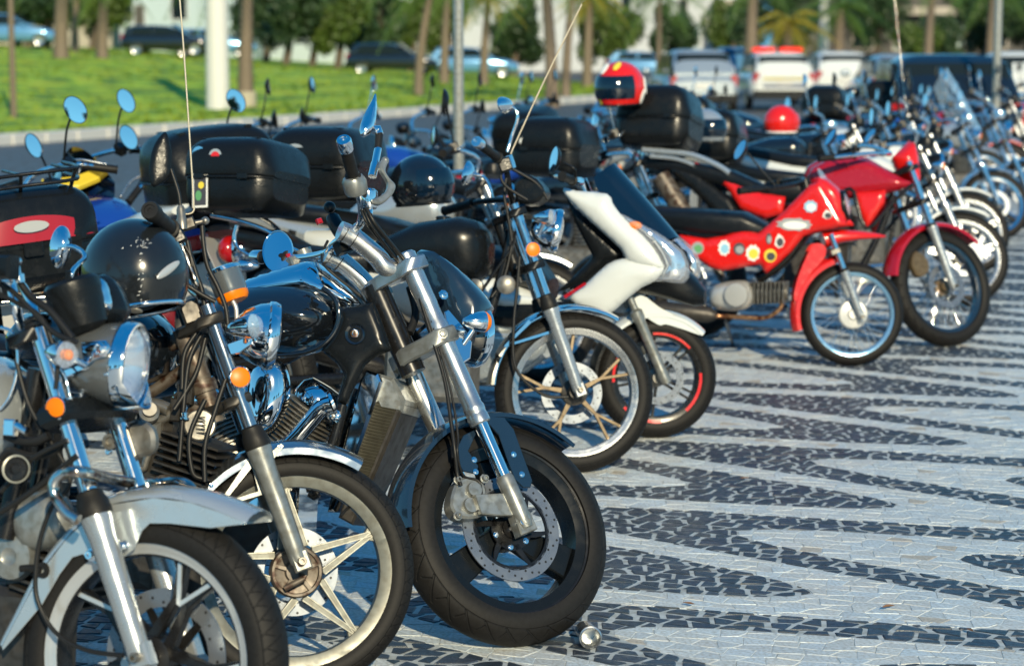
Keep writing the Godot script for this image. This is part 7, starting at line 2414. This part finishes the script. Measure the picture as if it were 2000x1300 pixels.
func car(label: String, at: Vector3, az: float, m: Material, tall: float, group: String, light_bar := false) -> void:
	# forward is +x; az is the compass turn of the nose from straight away
	var o := thing("car", label, "car", Transform3D(Basis(Vector3.UP, PI / 2 - deg_to_rad(az)), at), group)
	var I := Transform3D.IDENTITY
	var L := 4.2
	var W := 0.88
	var mb := Mb.new()
	mb.loft([[-2.1, 0.62, 0.70, 0.20, 0.24, 5.0], [-2.05, 0.62, 0.82, 0.30, 0.30, 5.0], [-1.6, 0.62, W, 0.36, 0.36, 5.0], [0.6, 0.62, W, 0.34, 0.38, 5.0], [1.5, 0.58, W * 0.97, 0.28, 0.34, 4.5], [2.0, 0.52, 0.78, 0.2, 0.26, 4.0], [2.1, 0.50, 0.6, 0.12, 0.18, 4.0]], I, 28)
	part(o, "body", mb, m)
	mb = Mb.new()
	var h := tall
	mb.loft([[-2.0, 0.98, 0.74, 0.02, 0.1, 5.0], [-1.85, 0.98, 0.72, (h - 0.98) * 0.5, 0.1, 5.0], [-1.62, 0.98, 0.68, h - 1.0, 0.1, 5.0], [-0.6, 0.98, 0.68, h - 0.98, 0.1, 5.0], [0.1, 0.98, 0.68, h - 1.03, 0.1, 5.0], [0.95, 0.94, 0.74, 0.04, 0.1, 5.0]], I, 28)
	part(o, "roof", mb, m)
	mb = Mb.new()
	var Tb := Transform3D(Basis(Vector3(0, 0, 1), Vector3(0.36, 0.93, 0).normalized(), Vector3(-0.93, 0.36, 0).normalized()), Vector3(-1.90, 1.0, 0))
	mb.prism(v2([-0.66, 0.02, 0.66, 0.02, 0.60, h - 1.08, -0.60, h - 1.08]), -0.03, 0.03, Tb, 0.01)
	part(o, "rear_window", mb, M.car_glass)
	mb = Mb.new()
	var Tf := Transform3D(Basis(Vector3(0, 0, 1), Vector3(-0.80, 0.6, 0).normalized(), Vector3(0.6, 0.8, 0).normalized()), Vector3(0.86, 0.98, 0))
	mb.prism(v2([-0.70, 0.04, 0.70, 0.04, 0.60, 0.74, -0.60, 0.74]), -0.05, 0.03, Tf, 0.01)
	part(o, "windscreen", mb, M.car_glass)
	for s: float in [1.0, -1.0]:
		for k in [[-1.62, -1.45, -0.62, -0.62], [-0.54, -0.54, 0.05, 0.66]]:
			mb = Mb.new()
			mb.prism(v2([k[0], 1.0, k[3] if k[3] > k[2] else k[2], 1.0, k[2], h - 0.10, k[1], h - 0.10]), 0.66, 0.715, Transform3D(Basis.from_scale(Vector3(1, 1, s)), Vector3.ZERO), 0.006)
			part(o, "side_window", mb, M.car_glass)
		mb = Mb.new()
		mb.box(Vector3(-2.02, 0.82, 0.72 * s), Vector3(0.12, 0.26, 0.16), I, 0.02)
		part(o, "tail_light", mb, M.red_lens)
		mb = Mb.new()
		mb.ball(Vector3(0.72, 1.02, 0.96 * s), Vector3(0.06, 0.08, 0.11))
		part(o, "door_mirror", mb, m)
		for x: float in [-1.35, 1.35]:
			var w := node(o, "wheel", mv(x, 0.32, 0.80 * s))
			tyre(w, I, 0.32, 0.10, 0.22, M.rubber, 0.9, 32, 10)
			mb = Mb.new()
			mb.lathe(v2([0.0, -0.06, 0.22, -0.08, 0.22, 0.08, 0.18, 0.06, 0.05, 0.07, 0.0, 0.07]), zy(), 24, false)
			part(w, "rim", mb, M.aluminium)
	mb = Mb.new()
	mb.box(Vector3(-2.12, 0.42, 0), Vector3(0.12, 0.16, 1.6), I, 0.03)
	part(o, "bumper", mb, M.black_plastic)
	mb = Mb.new()
	mb.box(Vector3(-2.115, 0.70, 0), Vector3(0.03, 0.12, 0.40), I, 0.004)
	part(o, "number_plate", mb, M.sticker_silver)
	if light_bar:
		mb = Mb.new()
		for q: float in [-0.36, 0.36]:
			mb = Mb.new()
			mb.loft([[-0.14, h + 0.03, 0.28, 0.02, 0.05, 4.0], [-0.09, h + 0.04, 0.30, 0.055, 0.06, 4.0], [0.09, h + 0.04, 0.30, 0.055, 0.06, 4.0], [0.14, h + 0.03, 0.28, 0.02, 0.05, 4.0]], mv(-0.9, 0.03, q), 20)
			part(o, "light_bar", mb, M.signal_red)
		mb = Mb.new()
		mb.box(Vector3(-2.085, 0.80, 0), Vector3(0.03, 0.07, 1.1), I, 0.004)
		part(o, "yellow_band", mb, M.sticker_yellow)
		mb = Mb.new()
		mb.box(Vector3(-2.085, 0.62, 0), Vector3(0.03, 0.10, 1.1), I, 0.004)
		part(o, "blue_band", mb, M.blue_paint)

func leaf_cards(mb: Mb, c: Vector3, r: Vector3, n: int, size: float) -> void:
	var V := PackedVector3Array()
	for i in n:
		var d := Vector3(rng.randfn(), rng.randfn(), rng.randfn()).normalized() * pow(rng.randf(), 0.4)
		var p := c + d * r
		var a := Vector3(rng.randfn(), rng.randfn(), rng.randfn()).normalized() * size
		var b := a.cross(Vector3(rng.randfn(), rng.randfn(), rng.randfn())).normalized() * size * 0.45
		mb.st.set_smooth_group(-1)
		for v in [p - a, p + b, p + a, p - a, p + a, p - b]:
			mb.st.set_uv(Vector2.ZERO)
			mb.st.add_vertex(v)

func leafy_tree(label: String, at: Vector3, h: float, r: float, m: Material, group := "") -> void:
	var o := thing("tree", label, "tree", mv(at.x, at.y, at.z), group)
	var mb := Mb.new()
	mb.tube(smooth([Vector3(0, -0.2, 0), Vector3(0.05 * h, h * 0.3, 0), Vector3(0.02 * h, h * 0.6, 0.1)], 4), [0.22, 0.21, 0.20, 0.2, 0.19, 0.18, 0.16, 0.15, 0.12], 10)
	for k in 5:
		var a := k * 1.26
		mb.tube([Vector3(0.03 * h, h * (0.35 + 0.05 * k), 0), Vector3(cos(a) * r * 0.6, h * 0.62, sin(a) * r * 0.6)], [0.09, 0.03], 8)
	part(o, "trunk", mb, M.bark)
	mb = Mb.new()
	for k in 16:
		var d := Vector3(rng.randfn(), rng.randfn() * 0.7, rng.randfn()).normalized() * rng.randf_range(0.45, 1.0)
		leaf_cards(mb, Vector3(0, h * 0.55, 0) + d * Vector3(r, h * 0.5, r) * 0.75, Vector3(r, h * 0.55, r) * 0.34, 330, 0.19)
	part(o, "crown", mb, m)

func palm(label: String, at: Vector3, h: float, lean: Vector2, thick: float, m: Material, pale_base := 0.0, spread := 2.2, group := "palm trees on the lawn") -> void:
	var o := thing("palm_tree", label, "palm tree", mv(at.x, at.y, at.z), group)
	var P := []
	var R := []
	for i in 25:
		var f := i / 24.0
		P.append(Vector3(lean.x * f * f, h * f - 0.2, lean.y * f * f))
		R.append(thick * (1.25 - 0.45 * f + (0.35 * pow(1.0 - f, 8.0))) * (1.0 + 0.07 * (i % 2)))
	var mb := Mb.new()
	mb.tube(P, R, 12)
	part(o, "trunk", mb, M.palm_bark)
	if pale_base > 0.0:
		mb = Mb.new()
		mb.tube([P[0], P[0] + Vector3(0, pale_base + 0.2, 0)], thick * 1.75, 14)
		part(o, "whitewash_band", mb, M.pale_wash)
	var top: Vector3 = P[24]
	for k in 15:
		var a := k * 2.4 + rng.randf_range(-0.2, 0.2)
		var up := lerpf(1.15, -0.25, k / 14.0)
		var fr := Mb.new()
		var q := []
		var l := spread * rng.randf_range(0.85, 1.15)
		for i in 9:
			var f := i / 8.0
			var rad := l * (f * cos(up * (1.0 - 0.3 * f)))
			q.append(top + Vector3(cos(a) * rad, l * (sin(up) * f - 0.75 * f * f), sin(a) * rad))
		fr.tube(q, [0.03, 0.026, 0.023, 0.02, 0.017, 0.014, 0.011, 0.008, 0.004], 5)
		for i in range(1, 23):
			var f := i / 23.0 * 8.0
			var b := mini(int(f), 7)
			var p: Vector3 = q[b].lerp(q[b + 1], f - b)
			var d: Vector3 = (q[b + 1] - q[b]).normalized()
			var side := d.cross(Vector3.UP).normalized()
			var ll := l * 0.30 * sin(clampf(i / 23.0 * 1.1, 0.0, 1.0) * PI * 0.85 + 0.3)
			for s: float in [1.0, -1.0]:
				var tip: Vector3 = p + (side * s * 0.8 + d * 0.55 - Vector3(0, 0.45, 0)) * ll
				fr.st.set_smooth_group(-1)
				for v in [p - d * 0.03, tip, p + d * 0.03]:
					fr.st.set_uv(Vector2.ZERO)
					fr.st.add_vertex(v)
		part(o, "frond", fr, m)

func background() -> void:
	rng.seed = 90
	mk("bark", lin(0.10, 0.075, 0.05), 0.85, 0.0, "rdb")
	mk("palm_bark", lin(0.17, 0.13, 0.09), 0.85, 0.0, "rd")
	mk("pale_wash", lin(0.42, 0.38, 0.30), 0.8, 0.0, "rd")
	for k in [["leaf_dark", 0.022, 0.05, 0.014], ["leaf_mid", 0.06, 0.10, 0.015], ["frond_green", 0.07, 0.13, 0.015], ["frond_yellow", 0.26, 0.22, 0.02]]:
		var lm := mk(k[0], lin(k[1], k[2], k[3]), 0.55)
		lm.backlight_enabled = true
		lm.backlight = Color(k[1] * 2.5, k[2] * 2.5, k[3] * 2)
		lm.cull_mode = BaseMaterial3D.CULL_DISABLED
	mk("post_white", lin(0.66, 0.66, 0.64), 0.6, 0.0, "rd")
	mk("pole_grey", lin(0.34, 0.35, 0.33), 0.45, 0.4, "rd")
	mk("wall_white", lin(0.50, 0.54, 0.58), 0.8, 0.0, "rd")
	mk("wall_blue", lin(0.42, 0.52, 0.58), 0.8, 0.0, "rd")
	mk("wall_dark", lin(0.06, 0.055, 0.05), 0.8, 0.0, "rd")
	mk("slab_beige", lin(0.40, 0.36, 0.30), 0.8, 0.0, "rd")
	mk("pane_pale", lin(0.36, 0.46, 0.42), 0.15)
	mk("car_blue", lin(0.12, 0.30, 0.50), 0.25, 0.3, "r", 0.8)
	mk("car_black", lin(0.008, 0.012, 0.018), 0.2, 0.1, "r", 0.9)
	mk("car_silver", lin(0.36, 0.42, 0.46), 0.28, 0.5, "r", 0.8)
	var sr := mk("signal_red", lin(0.7, 0.03, 0.01), 0.2)
	sr.emission_enabled = true
	sr.emission = Color(1.0, 0.12, 0.03)
	sr.emission_energy_multiplier = 0.7
	# cars
	var g := "cars stopped on the road behind the motorcycles"
	car("black hatchback with dark rear window, nearest of the cars at right", at_px(1822, 28.5), 3, M.car_black, 1.52, g)
	car("white patrol wagon with red light bar on its roof", at_px(1503, 60), -3, M.white_paint, 1.47, g, true)
	car("light blue estate car with large dark rear window left of the patrol wagon", at_px(1345, 55), -5, M.car_silver, 1.55, g)
	car("plain white car right of the patrol wagon", at_px(1622, 64), -2, M.white_paint, 1.48, g)
	car("pale silver car half hidden by the black hatchback", at_px(1742, 50), 0, M.car_silver, 1.45, g)
	car("white-roofed car with dark sides at the right edge", at_px(1965, 52), 2, M.white_paint, 1.5, g)
	car("blue car behind the estate car's roof", at_px(1425, 84), 0, M.car_blue, 1.6, g)
	var g2 := "cars parked beyond the lawn"
	car("light blue car beyond the lawn at the left edge", spot(30, 100), 88, M.car_blue, 1.5, g2)
	car("black car beyond the lawn left of the white post", spot(335, 104), 92, M.car_black, 1.4, g2)
	car("blue car partly behind the white post", spot(420, 108), 86, M.car_blue, 1.4, g2)
	car("dark blue car beyond the lawn near the middle", spot(770, 104), 95, M.car_black, 1.45, g2)
	car("blue car beyond the lawn behind the lamp pole", spot(925, 106), 88, M.car_blue, 1.45, g2)
	car("small blue car at the white building's foot", spot(1265, 112), 90, M.car_blue, 1.4, g2)
	# poles and posts
	var mb := Mb.new()
	mb.lathe(v2([0.0, -0.3, 0.034, -0.3, 0.034, 1.2, 0.030, 3.2, 0.028, 6.5, 0.0, 6.5]), Transform3D.IDENTITY, 20, false)
	mb.bar(Vector3(0, 6.4, 0), Vector3(1.2, 6.7, 0), 0.03)
	mb.ball(Vector3(1.3, 6.7, 0), Vector3(0.35, 0.06, 0.12))
	var o := part(self, "lamp_pole", mb, M.pole_grey, Transform3D(Basis.IDENTITY, at_px(896, 14.2)))
	tagged(o, "tall grey metal pole rising between the parked bikes", "pole")
	mb = Mb.new()
	mb.lathe(v2([0.0, -0.5, 0.30, -0.5, 0.27, 0.3, 0.25, 3.0, 0.22, 8.0, 0.0, 8.0]), Transform3D.IDENTITY, 28, false)
	o = part(self, "concrete_post", mb, M.post_white, Transform3D(Basis.IDENTITY, spot(428, 52)))
	tagged(o, "thick white concrete post on the lawn", "post")
	mb = Mb.new()
	mb.lathe(v2([0.0, -0.3, 0.07, -0.3, 0.055, 3.0, 0.05, 6.0, 0.0, 6.0]), Transform3D.IDENTITY, 14, false)
	o = part(self, "slim_post", mb, M.palm_bark, Transform3D(Basis.IDENTITY, spot(30, 45)))
	tagged(o, "thin brown post on the lawn at the far left", "post")
	mb = Mb.new()
	mb.lathe(v2([0.0, -0.3, 0.05, -0.3, 0.045, 3.0, 0.04, 7.0, 0.0, 7.0]), Transform3D.IDENTITY, 14, false)
	o = part(self, "street_pole", mb, M.pole_grey, Transform3D(Basis.IDENTITY, at_px(1941, 26)))
	tagged(o, "slim grey pole rising near the right edge", "pole")
	mb = Mb.new()
	mb.lathe(v2([0.0, -0.3, 0.22, -0.3, 0.18, 8.0, 0.0, 8.0]), Transform3D.IDENTITY, 18, false)
	o = part(self, "pale_column", mb, M.post_white, Transform3D(Basis.IDENTITY, spot(1604, 95)))
	tagged(o, "pale lamp column behind the plain white car", "post")
	# palms
	palm("stout brown palm trunk in front of the light blue car", spot(125, 78), 4.1, Vector2(0.3, 0.2), 0.20, M.frond_green)
	palm("dark slim palm right beside the stout one", spot(152, 84), 4.6, Vector2(0.5, 0.3), 0.11, M.frond_green)
	palm("short palm with low dark fronds left of the post", spot(205, 80), 3.0, Vector2(0.2, 0.1), 0.16, M.frond_green, 0.0, 1.9)
	palm("palm with a pale painted foot right of the white post", spot(482, 54), 4.2, Vector2(0.15, 0.1), 0.15, M.frond_green, 0.35)
	palm("leaning reddish palm left of the lamp pole", spot(818, 66), 3.6, Vector2(0.5, 0.0), 0.11, M.frond_green)
	palm("thin dark palm close to the lamp pole", spot(868, 80), 3.9, Vector2(0.2, 0.0), 0.13, M.frond_green)
	palm("palm with yellow fronds right of the lamp pole", spot(945, 82), 3.4, Vector2(0.2, 0.0), 0.13, M.frond_yellow, 0.0, 1.7)
	palm("thick palm trunk leaning left before the white building", spot(1078, 62), 4.0, Vector2(-0.25, 0.0), 0.15, M.frond_green)
	palm("second palm trunk just right of the thick leaning one", spot(1104, 66), 4.2, Vector2(0.35, 0.0), 0.11, M.frond_green)
	palm("palm with dry yellow leaves before the white wall", spot(1146, 84), 3.6, Vector2(0.1, 0.0), 0.15, M.frond_yellow, 0.0, 1.6)
	palm("slim dark palm left of the blue estate car", spot(1285, 88), 3.8, Vector2(0.0, 0.0), 0.10, M.frond_green)
	palm("straight palm trunk behind the patrol wagon", spot(1462, 80), 4.4, Vector2(0.1, 0.0), 0.20, M.frond_green)
	palm("low palm with wide green crown behind the white car", spot(1632, 92), 3.3, Vector2(0.1, 0.0), 0.24, M.frond_green, 0.0, 2.4)
	palm("low yellowish palm left of the wide green one", spot(1535, 90), 2.7, Vector2(0.0, 0.0), 0.20, M.frond_yellow, 0.0, 2.0)
	palm("palm trunk above the black hatchback", spot(1806, 88), 4.6, Vector2(0.2, 0.0), 0.16, M.frond_green)
	palm("palm trunk near the right edge", spot(1926, 92), 4.4, Vector2(0.1, 0.0), 0.15, M.frond_green, 0.0, 2.4)
	# dense trees
	var gt := "dense trees beyond the lawn"
	for k in [[40, 118, 6.0, 3.0, "leaf_dark", "dark tree over the light blue car at left"], [185, 122, 5.0, 2.6, "leaf_mid", "green tree behind the short palm"], [520, 120, 6.0, 2.6, "leaf_dark", "dense dark tree right of the pale-footed palm"], [610, 124, 6.5, 3.0, "leaf_dark", "dense dark tree in the middle of the lawn's far side"], [700, 121, 6.0, 2.4, "leaf_dark", "dense dark tree left of the leaning reddish palm"], [560, 110, 5.0, 2.4, "leaf_dark", "dark leafy mass just right of the pale-footed palm"], [735, 116, 5.0, 2.2, "leaf_dark", "dark tree touching the white building's left end"], [95, 112, 5.0, 2.6, "leaf_mid", "green tree behind the stout brown trunk"], [-10, 110, 5.0, 2.8, "leaf_dark", "dark tree cut by the left edge"], [1840, 132, 4.0, 2.2, "leaf_dark", "dark bush between the dark building's windows"], [1990, 135, 6.0, 2.6, "leaf_dark", "dark tree cut by the right edge"], [800, 128, 5.0, 2.0, "leaf_mid", "light green tree at the white building's left corner"], [1000, 126, 4.4, 2.0, "leaf_dark", "dark bushy tree in front of the white wall, right of the yellow palm"], [1180, 130, 5.2, 2.2, "leaf_mid", "green tree before the middle of the white wall"], [1310, 128, 4.2, 1.5, "leaf_dark", "dark tree near the white building's blue door"], [60, 105, 4.0, 2.4, "leaf_dark", "dark low tree behind the light blue car"], [660, 112, 4.0, 1.8, "leaf_mid", "lighter bush in front of the dense dark trees"], [870, 132, 6.0, 2.0, "leaf_mid", "green tree behind the lamp pole"], [1510, 140, 7.0, 3.2, "leaf_dark", "dark tree between the white and the dark building"], [1700, 150, 7.5, 3.4, "leaf_dark", "dark tree before the dark building"], [1905, 140, 7.0, 2.6, "leaf_dark", "dark tree at the dark building's right end"], [1790, 128, 3.2, 1.6, "leaf_mid", "low green shrub before the dark building"], [1420, 150, 6.0, 2.0, "leaf_mid", "green tree at the white building's right corner"]]:
		leafy_tree(k[5], spot(k[0], k[1]), k[2], k[3], M[k[4]], gt)
	buildings()
	# trees and palms across the promenade behind the camera, mirrored in the tanks and covers
	var gb := "trees behind the camera mirrored in the chrome"
	for k in [[-22, 30, 7.0, 3.4], [-12, 36, 8.0, 3.6], [-3, 40, 7.0, 3.2], [20, 38, 7.5, 3.5], [30, 32, 7.0, 3.2], [38, 24, 8.0, 3.6]]:
		leafy_tree("dark tree across the promenade behind the camera, %s from the left in reflections" % ORD[[-22, -12, -3, 20, 30, 38].find(k[0])], Vector3(k[0], 0, k[1]), k[2], k[3], M.leaf_dark, gb)
	for k in [[-8, 30], [4, 34], [26, 30]]:
		palm("palm across the promenade behind the camera, %s of three in reflections" % ORD[int((k[0] + 8) / 12)], Vector3(k[0], 0, k[1]), 5.2, Vector2(0.4, 0.2), 0.16, M.frond_green, 0.0, 2.0, "palms behind the camera mirrored in the chrome")

func house(label: String, called: String, x0: float, x1: float, depth: float, h: float, m: Material, openings: Array, slab := 0.0) -> void:
	var a := at_px(x0, depth)
	var b := at_px(x1, depth)
	var base := 0.0
	var o := thing(called, label, "building", mv((a.x + b.x) / 2, base, a.z))
	var w := b.x - a.x
	var s := 4400.0 / depth
	var mb := Mb.new()
	mb.box(Vector3(0, h / 2, -4.0), Vector3(w, h, 8.0))
	part(o, "wall", mb, m)
	mb = Mb.new()
	mb.box(Vector3(0, h + 0.15, -4.0), Vector3(w + 0.6, 0.3, 8.6), Transform3D.IDENTITY, 0.03)
	part(o, "roof", mb, M.slab_beige)
	if slab > 0.0:
		mb = Mb.new()
		mb.box(Vector3(0, slab, 0.5), Vector3(w, 0.6, 1.2), Transform3D.IDENTITY, 0.03)
		part(o, "canopy_slab", mb, M.slab_beige)
	for k in openings:
		# [px left, px right, px top, px bottom, frame material, pane material, name]
		var xa: float = (k[0] - 1000.0) / s - (a.x + b.x) / 2
		var xb: float = (k[1] - 1000.0) / s - (a.x + b.x) / 2
		var yt: float = 1.6 + (92.0 - k[2]) / s
		var yb: float = 1.6 + (92.0 - k[3]) / s
		mb = Mb.new()
		for q in [[xa, xb, yt - 0.06, yt + 0.06], [xa, xb, yb - 0.06, yb + 0.06], [xa - 0.06, xa + 0.06, yb + 0.06, yt - 0.06], [xb - 0.06, xb + 0.06, yb + 0.06, yt - 0.06]]:
			mb.box(Vector3((q[0] + q[1]) / 2, (q[2] + q[3]) / 2, 0.06), Vector3(q[1] - q[0], q[3] - q[2], 0.12))
		var f := part(o, k[6], mb, k[4])
		mb = Mb.new()
		mb.box(Vector3((xa + xb) / 2, (yt + yb) / 2, 0.02), Vector3(xb - xa - 0.1, yt - yb - 0.1, 0.04))
		part(f, "pane", mb, k[5])

func buildings() -> void:
	house("long white building with dark openings behind the palms", "white_building", 778, 1390, 150, 9.0, M.wall_white, [[1325, 1338, 0, 38, M.wall_dark, M.car_glass, "window"], [1343, 1362, 50, 95, M.wall_blue, M.wall_blue, "door"], [1210, 1232, -20, 30, M.wall_white, M.car_glass, "window"], [1020, 1050, 20, 80, M.wall_blue, M.car_glass, "window"], [850, 880, 0, 60, M.wall_white, M.car_glass, "window"], [985, 1005, 60, 98, M.wall_dark, M.car_glass, "door"]])
	house("low annex with pale green shop window right of the white building", "shop_annex", 1392, 1480, 152, 6.0, M.wall_white, [[1396, 1448, 62, 98, M.slab_beige, M.pane_pale, "shop_window"], [1450, 1474, 10, 40, M.slab_beige, M.car_glass, "window"]], 4.4)
	house("dark building with beige slab and pale ground floor windows", "dark_building", 1560, 2060, 165, 10.0, M.wall_dark, [[1738, 1790, 50, 98, M.slab_beige, M.pane_pale, "window"], [1816, 1880, 50, 92, M.slab_beige, M.pane_pale, "window"], [1660, 1700, 40, 95, M.slab_beige, M.car_glass, "window"], [1900, 1960, 45, 95, M.slab_beige, M.car_glass, "window"]], 4.2)
	house("pale blue building left of the white post", "blue_building", 240, 500, 150, 9.0, M.wall_blue, [[268, 290, 10, 80, M.wall_white, M.wall_dark, "window"], [340, 372, -10, 40, M.wall_white, M.car_glass, "window"], [246, 262, 40, 90, M.wall_white, M.pane_pale, "door"]])
	house("grey green building behind the trees at far left", "left_building", -120, 235, 158, 8.0, M.slab_beige, [[20, 60, -10, 30, M.wall_white, M.car_glass, "window"], [160, 190, -10, 40, M.wall_white, M.car_glass, "window"]])
	house("plain grey building behind the dense dark trees", "grey_building", 505, 752, 160, 8.0, M.wall_blue, [[560, 600, -10, 40, M.wall_white, M.car_glass, "window"], [660, 700, -10, 40, M.wall_white, M.car_glass, "window"]])

func hero_bikes() -> void:
	chopper()
	silver_bike()
	worn_bike()
	gold_wheel_bike()
	scooter()
	red_moped()
	red_trail_bike()
